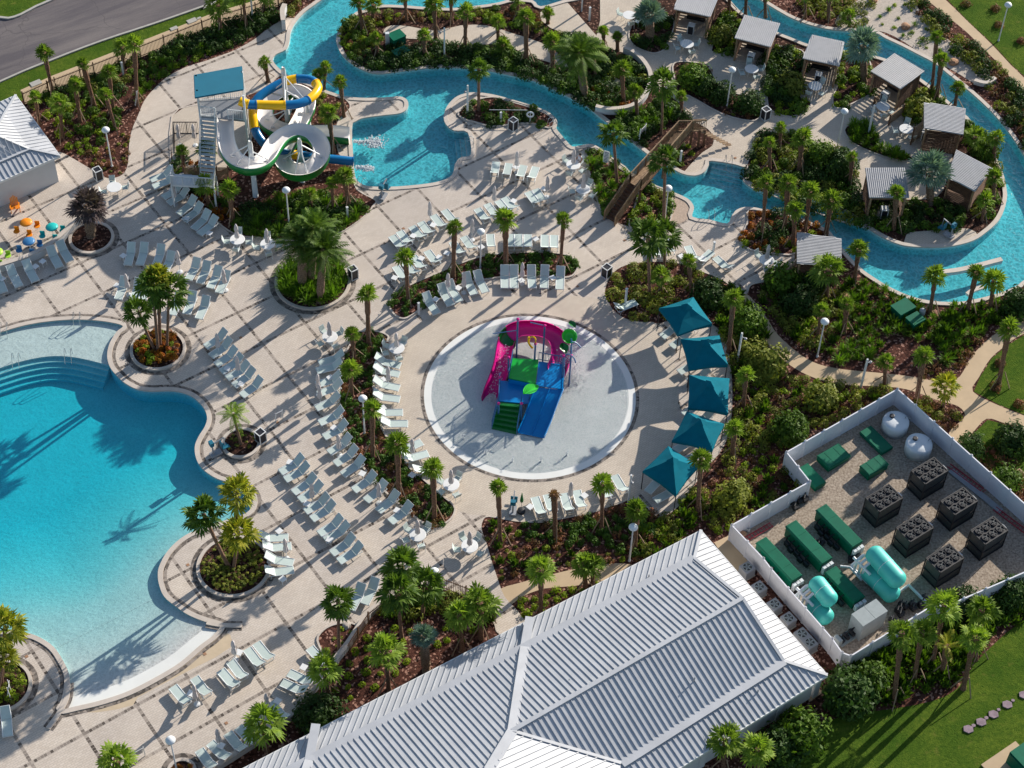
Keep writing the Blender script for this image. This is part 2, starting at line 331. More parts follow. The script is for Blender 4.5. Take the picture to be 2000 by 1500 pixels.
def smooth(pts,k=5,closed=True):
    n=len(pts);out=[]
    P=[Vector((p[0],p[1])) for p in pts]
    rng=range(n) if closed else range(n-1)
    for i in rng:
        if closed:a,b,c,d=P[i-1],P[i],P[(i+1)%n],P[(i+2)%n]
        else:a,b,c,d=P[max(i-1,0)],P[i],P[i+1],P[min(i+2,n-1)]
        for j in range(k):
            t=j/k;out.append(.5*((2*b)+(c-a)*t+(2*a-5*b+4*c-d)*t*t+(3*b-a-3*c+d)*t*t*t))
    if not closed: out.append(P[-1])
    return out
def gp(pts,k=4,closed=True):     # surveyed outline -> smoothed ground outline in metres
    g=[G(*p) for p in pts]
    return smooth([(v[0],v[1]) for v in g],k,closed) if k>1 else [Vector((v[0],v[1])) for v in g]
def inside(p,poly):
    x,y=p[0],p[1];c=False;j=len(poly)-1
    for i in range(len(poly)):
        a,b=poly[i],poly[j]
        if (a[1]>y)!=(b[1]>y) and x<(b[0]-a[0])*(y-a[1])/(b[1]-a[1])+a[0]: c=not c
        j=i
    return c
def area(p): return sum(p[i][0]*p[(i+1)%len(p)][1]-p[(i+1)%len(p)][0]*p[i][1] for i in range(len(p)))/2
def offset(poly,d,closed=True):   # d>0 : outward for a closed outline (left side for open)
    n=len(poly);out=[];sg=1 if (not closed or area(poly)<0) else -1
    for i in range(n):
        a=poly[i-1] if (closed or i>0) else poly[i];b=poly[(i+1)%n] if (closed or i<n-1) else poly[i]
        t=Vector((b[0]-a[0],b[1]-a[1]));t=t.normalized() if t.length>1e-6 else Vector((1,0))
        out.append(Vector((poly[i][0]-t[1]*d*sg,poly[i][1]+t[0]*d*sg)))
    return out
def cdt(outers,holes):
    V=[];E=[]
    for poly in outers+holes:
        i=len(V);n=len(poly);V+=[Vector((p[0],p[1])) for p in poly];E+=[(i+k,i+(k+1)%n) for k in range(n)]
    v,e,f,_,_,_=delaunay_2d_cdt(V,E,[],0,1e-5)
    keep=[]
    for t in f:
        c=sum((v[k] for k in t),Vector((0,0)))/len(t)
        if any(inside(c,o) for o in outers) and not any(inside(c,h) for h in holes): keep.append(tuple(t))
    return v,keep
def bb(p): return (min(q[0] for q in p),min(q[1] for q in p),max(q[0] for q in p),max(q[1] for q in p))
def sheet(name,poly,z,mat,holes=(),kind='structure'):
    b=bb(poly);hs=[]
    for h in holes:
        c=bb(h)
        if c[0]<b[2] and c[2]>b[0] and c[1]<b[3] and c[3]>b[1]: hs.append(h)
    v,f=cdt([poly],hs);m=MB();m.v=[(p[0],p[1],z) for p in v];m.f=[t if area([v[k] for k in t])>0 else t[::-1] for t in f];m.m=[0]*len(f)
    o=m.build(name,mat);
    if kind:o['kind']=kind
    return o
def slab(name,poly,z0,z1,mat,holes=()):
    v,f=cdt([poly],list(holes));n=len(v);m=MB();m.v=[(p[0],p[1],z1) for p in v]+[(p[0],p[1],z0) for p in v]
    f=[t if area([v[k] for k in t])>0 else t[::-1] for t in f]
    ed={}
    for t in f:
        for k in range(len(t)): ed[(t[k],t[(k+1)%len(t)])]=1
        m.f.append(t);m.f.append(tuple(n+k for k in reversed(t)))
    for (a,b) in ed:
        if (b,a) not in ed: m.f.append((b,a,n+a,n+b))
    m.m=[0]*len(m.f);o=m.build(name,mat);o['kind']='structure';return o
def ribbon(name,line,d0,d1,z,mat,closed=True,h=0,kind='structure',parent=None,z0=None):
    a=offset(line,d0,closed);b=offset(line,d1,closed);n=len(line);m=MB();zb=z-h if z0 is None else z0
    for i in range(n if closed else n-1):
        j=(i+1)%n
        m.face([(a[i][0],a[i][1],z),(a[j][0],a[j][1],z),(b[j][0],b[j][1],z),(b[i][0],b[i][1],z)])
        if h or z0 is not None:
            for q in (a,b): m.face([(q[i][0],q[i][1],z),(q[j][0],q[j][1],z),(q[j][0],q[j][1],zb),(q[i][0],q[i][1],zb)])
    if not closed and (h or z0 is not None):
        for i in (0,n-1): m.face([(a[i][0],a[i][1],z),(b[i][0],b[i][1],z),(b[i][0],b[i][1],zb),(a[i][0],a[i][1],zb)])
    o=m.build(name,mat,parent)
    if kind:o['kind']=kind
    return o
def walls(m,poly,z0,z1,closed=True):
    n=len(poly)
    for i in range(n if closed else n-1):
        a,b=poly[i],poly[(i+1)%n];m.face([(a[0],a[1],z0),(b[0],b[1],z0),(b[0],b[1],z1),(a[0],a[1],z1)])
def roof_plane(m,pts,down,sp,rw,rh,ribs=True):   # one roof face with standing ribs running along 'down'
    pts=[Vector(p) for p in pts];nrm=Vector((0,0,0))
    for i in range(len(pts)):
        a,b=pts[i],pts[(i+1)%len(pts)];nrm+=Vector(((a.y-b.y)*(a.z+b.z),(a.z-b.z)*(a.x+b.x),(a.x-b.x)*(a.y+b.y)))
    nrm.normalize()
    if nrm.z<0: nrm=-nrm
    m.face(pts);y=Vector(down);y=(y-nrm*y.dot(nrm)).normalized();x=y.cross(nrm).normalized();o=pts[0]
    q=[((p-o).dot(x),(p-o).dot(y)) for p in pts];x0=min(a for a,_ in q);x1=max(a for a,_ in q);k=x0+sp*.5
    while ribs and k<x1:
        ys=[]
        for i in range(len(q)):
            a,b=q[i],q[(i+1)%len(q)]
            if (a[0]>k)!=(b[0]>k): ys.append(a[1]+(b[1]-a[1])*(k-a[0])/(b[0]-a[0]))
        ys.sort()
        for i in range(0,len(ys)-1,2):
            if ys[i+1]-ys[i]>.1:
                c=o+x*k+y*(ys[i]+ys[i+1])/2+nrm*rh/2;m.box(c,(rw,ys[i+1]-ys[i],rh),ax=(x,y,nrm))
        k+=sp
# ================================================================ SETTING
SHELF_ARC=[(0,715),(50,700),(100,692),(150,695),(208,709)]
POOL=[(-160,700),(-60,668),(0,650),(50,636),(100,628),(150,625),(200,628),(240,637),(228,650),(215,672),(210,695),(215,717),(230,736),(246,750),(268,761),(295,765),(325,764),(350,766),(375,775),(396,794),(405,815),(401,834),(388,855),(381,875),(385,900),(400,920),(425,936),(455,945),(482,958),(494,975),(488,998),(462,1012),(425,1022),(397,1033),(370,1043),(345,1060),(325,1082),(312,1107),(309,1125),(312,1145),(322,1167),(345,1186),(367,1201),(395,1213),(425,1222),(430,1227),(414,1245),(390,1263),(350,1297),(300,1327),(250,1352),(200,1369),(150,1381),(120,1387),(127,1375),(134,1350),(135,1320),(125,1295),(105,1265),(75,1245),(45,1236),(15,1232),(-30,1236),(-90,1260),(-160,1300)]
RIV=[(592,27),(612,12),(640,-8),(690,-40),(800,-62),(950,-50),(1060,-34),(1120,-20),(1200,-45),(1330,-60),(1430,-30),(1475,-6),(1500,10),(1525,25),(1550,38),(1587,51),(1625,59),(1655,61),(1690,62),(1712,66),(1730,76),(1762,91),(1787,104),(1825,124),(1850,144),(1875,164),(1900,185),(1925,208),(1950,234),(1975,266),(2000,305),(2035,370),(2050,430),(2045,490),(2020,535),(1998,550),(1985,560),(1960,571),(1930,580),(1900,587),(1875,591),(1837,591),(1800,586),(1770,577),(1737,562),(1712,547),(1687,530),(1670,514),(1650,492),(1635,473),(1620,453),(1607,446),(1587,437),(1562,427),(1532,418),(1497,412),(1475,407),(1455,406),(1438,412),(1428,425),(1420,438),(1387,431),(1352,425),(1355,407),(1347,393),(1332,384),(1310,375),(1280,363),(1255,350),(1230,337),(1212,325),(1190,307),(1172,291),(1155,283),(1135,285),(1118,288),(1106,277),(1096,265),(1086,252),(1088,240),(1082,229),(1068,219),(1040,208),(1000,196),(975,189),(950,184),(925,182),(905,185),(888,193),(873,210),(867,230),(872,245),(887,256),(914,260),(920,303),(900,309),(889,322),(885,340),(870,352),(837,360),(775,366),(725,366),(705,360),(695,350),(691,325),(687,250),(695,238),(712,231),(750,226),(782,222),(796,211),(795,197),(780,190),(750,192),(712,193),(675,190),(655,184),(632,176),(600,162),(570,152),(548,138),(533,120),(538,108),(558,98),(565,82),(567,65),(575,47)]
ISL=[(712,21),(698,24),(688,31),(675,43),(663,57),(657,75),(660,92),(670,110),(687,125),(712,139),(737,145),(762,143),(800,138),(850,133),(900,133),(950,138),(1000,148),(1025,153),(1050,161),(1075,172),(1100,184),(1125,197),(1145,207),(1162,221),(1182,237),(1212,260),(1237,280),(1262,300),(1285,315),(1310,328),(1332,340),(1357,344),(1375,337),(1384,323),(1390,315),(1455,328),(1450,350),(1460,362),(1476,371),(1505,378),(1545,382),(1590,390),(1630,404),(1650,415),(1675,432),(1700,450),(1725,465),(1750,476),(1775,482),(1825,484),(1862,481),(1900,471),(1925,455),(1947,435),(1960,412),(1966,387),(1965,370),(1960,345),(1950,320),(1938,296),(1920,270),(1900,245),(1890,230),(1862,207),(1835,185),(1812,165),(1780,143),(1750,125),(1715,112),(1680,105),(1640,98),(1600,92),(1575,87),(1550,77),(1520,65),(1490,50),(1455,30),(1437,15),(1420,-4),(1390,-22),(1330,-32),(1200,-20),(1130,-4),(1100,2),(1056,14),(1040,2),(1000,0),(975,6),(945,11),(892,17),(862,17),(825,15),(787,12),(750,11),(725,15)]
pool=gp(POOL,4);riv=gp(RIV,3);isl=gp(ISL,3)
HOLES=[pool]
RHOLE=[riv]
def land(poly): return poly
def sheet2(name,poly,z,mat,extra=()):      # sheet outside the river's outer bank and the pool
    return sheet(name,poly,z,mat,[pool,riv]+list(extra))
def isheet(name,poly,z,mat,extra=()):      # sheet on the river island
    b=[p for p in poly];v,f=cdt([b],list(extra)+[isl]) if 0 else (None,None)
    V=[];E=[]
    for q in [b,isl]+list(extra):
        i=len(V);n=len(q);V+=[Vector((p[0],p[1])) for p in q];E+=[(i+k,i+(k+1)%n) for k in range(n)]
    v,e,f,_,_,_=delaunay_2d_cdt(V,E,[],0,1e-5);m=MB();m.v=[(p[0],p[1],z) for p in v]
    for t in f:
        c=sum((v[k] for k in t),Vector((0,0)))/len(t)
        if inside(c,b) and inside(c,isl) and not any(inside(c,h) for h in extra): m.f.append(tuple(t) if area([v[k] for k in t])>0 else tuple(t)[::-1])
    m.m=[0]*len(m.f);o=m.build(name,mat);o['kind']='structure';return o
big=[Vector((-400,-300)),Vector((400,-300)),Vector((400,400)),Vector((-400,400))]
sheet('ground',big,0,'lawn',[pool,riv]);sheet('mulch_ground',gp([(-350,345),(60,190),(300,88),(640,-60),(1200,-110),(1790,-60),(2110,200),(2160,1250),(1500,1620),(-350,1760)],1),.006,'mulch',[pool,riv]);isheet('garden_ground',[Vector((-60,-20)),Vector((80,-20)),Vector((80,80)),Vector((-60,80))],0,'mulch_dark')
# --- road, verge
sheet('road',gp([(-300,300),(0,160),(100,118),(200,80),(300,47),(400,12),(440,-4),(900,-230),(300,-600),(-700,-300)],1),.03,'asphalt')
sheet('lawn',gp([(-300,300),(0,160),(100,118),(200,80),(300,47),(400,12),(440,-4),(900,-230),(960,-190),(520,-6),(450,20),(360,52),(265,92),(160,136),(35,190),(-20,215),(-300,350)],1),.012,'lawn')
gi=gp([(-300,110),(-40,38),(0,34),(17,36),(40,29),(70,13),(100,0),(150,-28),(180,-60),(60,-150),(-300,-60)],2)
sheet('lawn',gi,.16,'lawn');ribbon('kerb',gi,-.02,.22,.17,'curb',h=.17)
k1=[Vector((p[0],p[1])) for p in (G(-300,300),G(0,160),G(100,118),G(200,80),G(300,47),G(400,12),G(440,-4),G(900,-230))]
ribbon('kerb',smooth(k1,3,False),-.15,.05,.14,'curb',closed=False,h=.14)
# --- deck
DECK=[(-300,330),(-60,330),(60,330),(110,310),(117,297),(160,320),(200,344),(217,349),(240,341),(250,320),(252,287),(257,257),(270,225),(282,197),(300,175),(325,152),(362,132),(400,120),(450,102),(475,90),(500,75),(525,55),(550,41),(572,36),(640,60),(700,160),(850,160),(1000,170),(1085,215),(1130,262),(1165,276),(1160,300),(1160,340),(1170,400),(1192,425),(1225,442),(1280,446),(1300,430),(1302,400),(1306,368),(1380,380),(1420,400),(1462,400),(1462,437),(1447,475),(1467,490),(1500,495),(1555,497),(1600,500),(1600,528),(1560,545),(1520,548),(1480,554),(1465,560),(1459,575),(1441,572),(1412,548),(1360,527),(1350,520),(1300,512),(1237,515),(1205,527),(1190,545),(1182,565),(1184,583),(1196,604),(1220,622),(1250,629),(1287,632),(1340,620),(1400,640),(1425,700),(1430,800),(1415,870),(1375,920),(1330,985),(1287,1012),(1262,990),(1242,978),(1225,977),(1190,990),(1150,1004),(1082,1017),(1050,1022),(1000,1018),(955,1010),(943,1018),(941,1035),(950,1060),(960,1095),(970,1125),(985,1165),(1012,1195),(1030,1230),(975,1240),(960,1210),(910,1168),(865,1152),(830,1145),(790,1150),(757,1178),(725,1202),(700,1232),(680,1262),(657,1292),(640,1322),(612,1352),(587,1384),(562,1409),(525,1434),(500,1454),(425,1502),(300,1600),(-300,1650)]
deck=gp(DECK,3)
PAD=(G(1035,772)[0],G(1035,772)[1]);PR=8.2
circ=lambda c,r,n=96:[Vector((c[0]+r*math.cos(2*math.pi*i/n),c[1]+r*math.sin(2*math.pi*i/n))) for i in range(n)]
surround=gp([(770,660),(830,625),(900,598),(980,582),(1060,575),(1140,580),(1184,588),(1196,604),(1220,622),(1250,629),(1287,636),(1315,700),(1325,780),(1310,870),(1280,930),(1235,974),(1150,1001),(1050,1018),(955,1008),(900,1000),(860,965),(800,912),(765,862),(747,810),(745,730)],3)
beach=gp([(430,1230),(455,1262),(370,1310),(270,1362),(260,1378),(190,1392),(122,1390),(150,1384),(200,1371),(250,1354),(300,1329),(350,1299),(390,1265)],2)
pad=circ(PAD,PR)
sheet('deck',deck,.04,'deck_paver',[pool,riv,surround,beach])
sheet('deck',surround,.04,'plain_paver',[pad]);sheet('deck',beach,.041,'beach_paver',[pool])
# --- splash pad
sheet('splash_pad',circ(PAD,PR-.55),.03,'wet_pad');ribbon('splash_pad_rim',pad,-.55,0,.042,'white_plaster');ribbon('splash_pad_border',pad,.02,.28,.046,'cobble_band')
sheet('splash_pad_water',circ(PAD,PR-.6),.05,'water_film')
# --- pool basins
FZ={}
def grid_floor(name,poly,fz,mat,st=.5,pad_=1.):
    b=bb(poly);m=MB();x=b[0]-pad_;nx=int((b[2]-b[0]+2*pad_)/st)+1;ny=int((b[3]-b[1]+2*pad_)/st)+1
    for j in range(ny):
        for i in range(nx):
            X=b[0]-pad_+i*st;Y=b[1]-pad_+j*st;m.v.append((X,Y,fz(X,Y)))
    for j in range(ny-1):
        for i in range(nx-1): a=j*nx+i;m.f.append((a,a+1,a+nx+1,a+nx));m.m.append(0)
    o=m.build(name,mat,smooth=True);o['kind']='structure';return o
bl=gp([(60,1398),(120,1387),(150,1381),(200,1369),(250,1352),(300,1327),(350,1297),(390,1263),(414,1245),(430,1227),(470,1190)],4,False)
def dseg(p,a,b):
    t=max(0,min(1,((p[0]-a[0])*(b[0]-a[0])+(p[1]-a[1])*(b[1]-a[1]))/((b[0]-a[0])**2+(b[1]-a[1])**2+1e-9)));return math.hypot(p[0]-a[0]-t*(b[0]-a[0]),p[1]-a[1]-t*(b[1]-a[1]))
bn=bl[::4]+[bl[-1]]
def pfloor(x,y):
    d=min(dseg((x,y),bn[i],bn[i+1]) for i in range(len(bn)-1));return -max(.03,min(1.3,.03+.042*d+max(0,d-8)*.06))
grid_floor('pool_floor',pool,pfloor,'white_plaster',.6)
m=MB();walls(m,pool,-1.4,.04);m.build('pool_wall','pool_floor')['kind']='structure'
slab('pool_water',offset(pool,.04),-2.2,-.07,'pool_water')
arc=[Vector((G(*p)[0],G(*p)[1])) for p in [(-170,790),(-80,745),(0,716),(50,701),(100,693),(150,696),(214,711)]];arc=smooth(arc,5,False)
top=[Vector((G(*p)[0],G(*p)[1])) for p in [(250,640),(200,610),(100,600),(0,620),(-160,680)]]
for i in range(5):      # tanning shelf and the curved steps below it
    o_=offset(arc,-.42*i,False);z=-.15-.22*i;zz=z
    poly=[(v[0],v[1]) for v in o_]+[(v[0],v[1]) for v in top]
    mm=MB();mm.prism(poly,-1.6,z-.002*i);ob=mm.build('pool_shelf' if i==0 else 'pool_step','white_plaster' if i==0 else 'pool_floor');ob['kind']='structure'
    ribbon('step_nosing',o_,-.01,.09,z+.006,'white_plaster',closed=False)
grid_floor('river_floor',riv,lambda x,y:-.95,'pool_floor',4.)
m=MB();walls(m,riv,-1.1,.04);walls(m,isl,-1.1,.02);m.build('river_wall','pool_floor')['kind']='structure'
slab('river_water',offset(riv,.04),-2.,-.2,'river_water',[offset(isl,-.04)])
grid=None
for nm,L,d in (('pool_coping',pool,1),('river_coping',riv,1),('island_coping',isl,-1)):
    ribbon(nm,L,-.02*d,.34*d,.10,'coping',h=.12)
# the beach edge stays flush
ribbon('pool_border',pool,.36,.62,.046,'cobble_band')
for q in ([(404,1217),(425,1221),(448,1223),(473,1223)],[(133,1335),(131,1362),(122,1383),(110,1402),(94,1424)]):
    L=gp(q,4,False);ribbon('pool_coping',L,-.17,.17,.12,'coping',closed=False,h=.12);ribbon('pool_border',L,-.40,-.19,.05,'cobble_band',closed=False);ribbon('pool_border',L,.19,.40,.05,'cobble_band',closed=False)
a=Vector((G(107,1262)[0],G(107,1262)[1]));b=Vector((G(303,1163)[0],G(303,1163)[1]));d=(b-a).normalized()*.06;d=Vector((-d[1],d[0]));m=MB()
for k in range(24):
    q=[a.lerp(b,k/24)-d,a.lerp(b,(k+1)/24)-d,a.lerp(b,(k+1)/24)+d,a.lerp(b,k/24)+d];m.face([(v[0],v[1],pfloor(v[0],v[1])+.012) for v in q])
m.build('pool_floor_line','white_plaster')['kind']='structure'
# steps at river entries
def steps(a,b,dirpx,n,z0=-.35,dz=.2,w=.42,nm='river_step'):
    a=G(*a);b=G(*b);d=(b-a).normalized();nv=Vector((-d.y,d.x,0));c=G(*dirpx)
    if (c-a).dot(nv)<0: nv=-nv
    for i in range(n):
        z=z0-dz*i;q=[a-nv*.3,b-nv*.3,b+nv*w*(i+1),a+nv*w*(i+1)]
        if (q[1]-q[0]).cross(q[2]-q[1]).z<0: q=q[::-1]
        mm=MB();mm.prism([(v.x,v.y) for v in q],-1.3,z-.003*i);mm.build(nm,'pool_floor')['kind']='structure'
        mm=MB();e=nv*w*(i+1);mm.face([a+e-nv*.1+Vector((0,0,z+.008)),b+e-nv*.1+Vector((0,0,z+.008)),b+e+Vector((0,0,z+.008)),a+e+Vector((0,0,z+.008))]);mm.build('step_nosing','white_plaster')['kind']='structure'
steps((1392,316),(1455,329),(1400,360),4);steps((916,262),(921,303),(880,285),3)
# low walls in the river at lower right, throwing a shade
# --- garden beds on the deck
BEDS={
'slide':[(336,345),(336,228),(392,205),(470,190),(520,172),(545,150),(575,156),(600,163),(632,177),(655,186),(676,196),(684,212),(662,236),(657,262),(662,300),(680,318),(689,345),(698,372),(733,392),(729,402),(715,420),(687,442),(655,459),(610,470),(560,470),(500,464),(467,461),(435,443),(410,418),(375,392),(345,366)],
'ring':[(897,221),(925,200),(962,192),(1000,199),(1040,211),(1066,222),(1082,238),(1072,250),(1037,241),(1000,243),(962,247),(925,238),(906,232)],
'centre':[(762,592),(765,606),(776,618),(790,622),(808,613),(850,583),(900,556),(960,544),(1000,540),(1060,539),(1102,542),(1120,536),(1127,518),(1115,505),(1095,498),(1050,495),(1000,497),(950,501),(900,517),(850,538),(800,560),(772,578)],
'arc':[(697,657),(684,678),(672,702),(667,728),(665,765),(667,803),(670,825),(678,850),(690,881),(703,903),(722,926),(740,946),(762,968),(785,988),(812,1010),(828,1021),(850,1026),(870,1021),(884,1007),(885,990),(862,970),(832,944),(800,917),(780,893),(762,868),(745,840),(735,812),(729,780),(727,745),(731,712),(740,690),(753,668),(757,659),(745,652),(728,649),(705,650)],
'small':[(622,1252),(632,1234),(652,1223),(680,1219),(697,1228),(678,1258),(656,1292),(638,1282)],
'bridge':[(1149,300),(1160,290),(1175,296),(1192,310),(1228,338),(1212,365),(1198,392),(1195,424),(1172,404),(1162,362),(1152,337)],
'stair':[(1256,354),(1280,366),(1307,378),(1312,410),(1300,440),(1262,452),(1230,442),(1243,400)],
'lowriver':[(1463,412),(1497,416),(1532,421),(1587,440),(1612,452),(1602,464),(1560,456),(1555,495),(1500,494),(1467,488),(1448,472),(1461,437)],
}
bed={k:gp(v,3) for k,v in BEDS.items()}
for k,v in bed.items():
    sheet('garden_bed',v,.07,'mulch',[riv])
    ribbon('bed_kerb',v,0,.14,.13,'coping',h=.1) if k not in('slide',) else ribbon('bed_kerb',v,-.05,.06,.09,'coping',h=.06)
def planter(px,py,r,label,wall=.24,h=.2):
    c=G(px,py);l=circ(c,r,48);t=thing('round_planter',label,'planter',(c[0],c[1],0))
    L=[Vector((p[0]-c[0],p[1]-c[1])) for p in l]
    ribbon('planter_rim',L,0,wall,h,'coping',kind=None,parent=t,z0=0.)
    v,f=cdt([L],[]);m=MB();m.v=[(p[0],p[1],h-.1) for p in v];m.f=[q if area([v[k] for k in q])>0 else q[::-1] for q in f];m.m=[0]*len(f);m.build('soil','mulch_dark',t)
    ribbon('planter_border',l,wall+.02,wall+.42,.046,'cobble_band')
    return c,r
PLN={}
PLN['a']=planter(179,466,1.62,'round stone planter with dark soil below the grey spiky palm')
PLN['b']=planter(309,684,1.95,'round stone planter with orange leafy plants and tall slender palms')
PLN['p']=planter(611,552,2.85,'largest round stone planter, full of bright green grasses')
PLN['c']=planter(457,1108,2.45,'round stone planter with low green plants beside the blue pool')
PLN['d']=planter(471,867,1.25,'small round planter with one palm beside the teal pool lift')
PLN['l']=planter(2,1342,1.9,'round planter cut by the left edge below the pool')
PLN['m']=planter(355,1508,.75,'tiny round planter at the bottom edge beside the lamp pole')
# --- island paths and beds
isheet('garden_path',gp([(1055,25),(1108,5),(1165,70),(1172,0),(1172,-30),(1255,-30),(1255,30),(1310,60),(1395,55),(1390,100),(1430,100),(1510,105),(1570,120),(1640,130),(1645,165),(1700,150),(1760,180),(1812,205),(1800,262),(1860,292),(1850,350),(1830,385),(1780,390),(1690,392),(1672,380),(1668,330),(1650,300),(1600,285),(1545,262),(1487,262),(1470,295),(1457,322),(1455,340),(1385,330),(1375,345),(1357,350),(1330,345),(1338,334),(1352,318),(1372,298),(1391,285),(1393,268),(1382,252),(1360,240),(1345,228),(1325,200),(1290,175),(1274,165),(1265,141),(1250,122),(1217,103),(1165,88),(1075,55)],2),.03,'plain_paver')
IB={'silver':[(1233,55),(1230,75),(1240,90),(1260,100),(1280,104),(1298,96),(1302,82),(1313,60),(1310,35),(1255,25)],
'round':[(1318,185),(1345,187),(1410,222),(1465,236),(1486,226),(1490,206),(1460,190),(1430,182),(1400,165),(1380,130),(1330,122),(1315,131),(1320,160)],
'cab_a':[(1500,200),(1500,100),(1565,100),(1570,130),(1552,165),(1560,190),(1582,200),(1575,214),(1545,228),(1510,218)],
'cab_b':[(1640,110),(1640,160),(1628,190),(1632,211),(1660,204),(1715,172),(1702,140),(1690,110)],
'fan':[(1650,255),(1670,241),(1692,245),(1706,265),(1724,288),(1760,303),(1790,310),(1760,314),(1710,300),(1668,280)],
'south':[(1487,263),(1545,263),(1598,286),(1648,302),(1664,330),(1670,382),(1690,445),(1500,378),(1472,362),(1457,335),(1471,295)]}
ibed={k:gp(v,3) for k,v in IB.items()}
for k,v in ibed.items(): isheet('garden_bed',v,.05,'mulch_dark');ribbon('bed_kerb',v,0,.12,.10,'coping',h=.08)
isheet('garden_path',gp([(750,58),(765,50),(800,52),(850,60),(900,50),(950,50),(1000,65),(1060,85),(1095,108),(1110,132),(1085,126),(1030,108),(1000,93),(975,86),(930,88),(860,86),(845,78),(800,76),(755,70)],2),.03,'plain_paver')
isheet('garden_path',gp([(1165,157),(1190,146),(1218,160),(1195,182)],1),.031,'plain_paver')
isheet('garden_path',gp([(1768,465),(1775,455),(1800,452),(1860,448),(1892,447),(1910,462),(1870,484),(1800,486),(1768,480)],2),.03,'plain_paver')
sheet('pebble_paving',gp([(1306,376),(1330,384),(1345,394),(1352,410),(1348,424),(1330,436),(1302,442),(1311,412)],2),.048,'pebble',[riv])
# --- outer paths, sand garden, lawns, yard
sheet2('concrete_path',gp([(1440,572),(1459,575),(1480,597),(1500,625),(1520,655),(1562,692),(1600,712),(1650,722),(1712,728),(1775,735),(1812,742),(1850,745),(1875,735),(1895,700),(1925,667),(1962,640),(2000,615),(2100,580),(2100,620),(2000,652),(1965,675),(1935,700),(1912,737),(1900,765),(1950,792),(2000,812),(2100,850),(2100,880),(2000,838),(1962,827),(1927,818),(1900,845),(1873,872),(1853,848),(1868,830),(1885,812),(1870,793),(1830,782),(1800,770),(1750,757),(1650,752),(1610,745),(1565,727),(1525,700),(1500,672),(1480,640),(1455,600)],3),.02,'concrete_path')
sheet2('concrete_path',gp([(1770,-30),(1810,0),(1850,32),(1890,65),(1925,100),(1960,135),(2000,187),(2060,260),(2100,260),(2000,152),(1975,128),(1937,87),(1890,42),(1847,0),(1810,-30)],2),.02,'concrete_path')
sheet2('concrete_path',gp([(985,1165),(978,1150),(1010,1140),(1070,1124),(1130,1110),(1200,1100),(1250,1108),(1260,1130),(1180,1135),(1120,1145),(1060,1150),(1015,1168),(1000,1180)],2),.02,'concrete_path')
sheet2('sand_garden',gp([(1632,40),(1655,15),(1700,-10),(1775,-10),(1800,28),(1850,75),(1890,110),(1930,145),(1940,158),(1925,168),(1903,163),(1865,140),(1825,119),(1787,96),(1762,80),(1735,66),(1712,60),(1680,57),(1640,55)],3),.02,'sand_gravel')
sheet2('lawn',gp([(1849,-2),(1890,40),(1939,86),(1977,127),(2002,150),(2200,300),(2200,-200),(1800,-200),(1812,-30)],1),.012,'lawn')
sheet2('lawn',gp([(1902,765),(1914,737),(1937,700),(1967,675),(2002,653),(2200,600),(2200,900),(2002,811),(1952,791)],1),.012,'lawn')
sheet2('lawn',gp([(1929,820),(1962,829),(2000,840),(2100,880),(2100,1000),(2010,960),(1960,930),(1900,890),(1876,872)],1),.012,'lawn')
sheet2('lawn',gp([(2200,1060),(2000,1210),(1950,1250),(1900,1300),(1870,1345),(1820,1370),(1740,1385),(1640,1400),(1600,1425),(1590,1470),(1530,1500),(1480,1640),(2300,1700)],2),.012,'lawn')
YF=[(1424,1055),(1575,970),(1530,913),(1745,790),(2000,1022),(2090,1104),(2000,1140),(1822,1205),(1650,1310)]
sheet2('gravel_yard',gp(YF,1),.02,'gravel')
sheet2('concrete_path',gp([(1395,1060),(1425,1045),(1470,1110),(1440,1130)],1),.02,'concrete_path')
sheet2('concrete_path',gp([(1575,1350),(1590,1337),(1608,1352),(1580,1372)],1),.02,'concrete_path')
# splash-pool chute strip, river divider
# ================================================================ PLANTS
def rv(r): return random.uniform(-r,r)
def fan(m,o,d,pet,rad_,nb,droop,wid=.5):
    d=Vector(d).normalized();h=Vector((0,0,1));s=d.cross(h)
    s=s.normalized() if s.length>.05 else Vector((1,0,0));n=s.cross(d)
    e=o+d*pet-h*pet*pet*droop*.3;m.face([o+s*.02,o-s*.02,e-s*.012,e+s*.012]);tw=rv(.5);s2=s*math.cos(tw)+n*math.sin(tw);n=s2.cross(d)
    for i in range(nb):
        a=rad(-115+230*i/(nb-1)+rv(5));q=d*math.cos(a)+s2*math.sin(a);L=rad_*(1-.28*abs(a)/2)*random.uniform(.85,1.08)
        w_=s2*math.cos(a)-d*math.sin(a);w_=w_*(rad_*wid*2.0/nb)
        mid=e+q*L*.6-h*(L*L*.18*droop)+n*.04*L;tip=e+q*L-h*(L*L*.62*droop)
        m.face([e,mid-w_,tip,mid+w_])
def fan_crown(nl,pet,rd,nb,droop,e0,e1,seed,wid=.5):
    random.seed(seed);m=MB()
    for i in range(nl):
        t=i/(nl-1);el=rad(e0+(e1-e0)*t+rv(8));az=i*2.39996+rv(.3);d=Vector((math.cos(az)*math.cos(el),math.sin(az)*math.cos(el),math.sin(el)))
        fan(m,Vector((0,0,.1-.25*t)),d,pet*random.uniform(.75,1.15),rd*random.uniform(.85,1.1),nb,droop,wid)
    return m
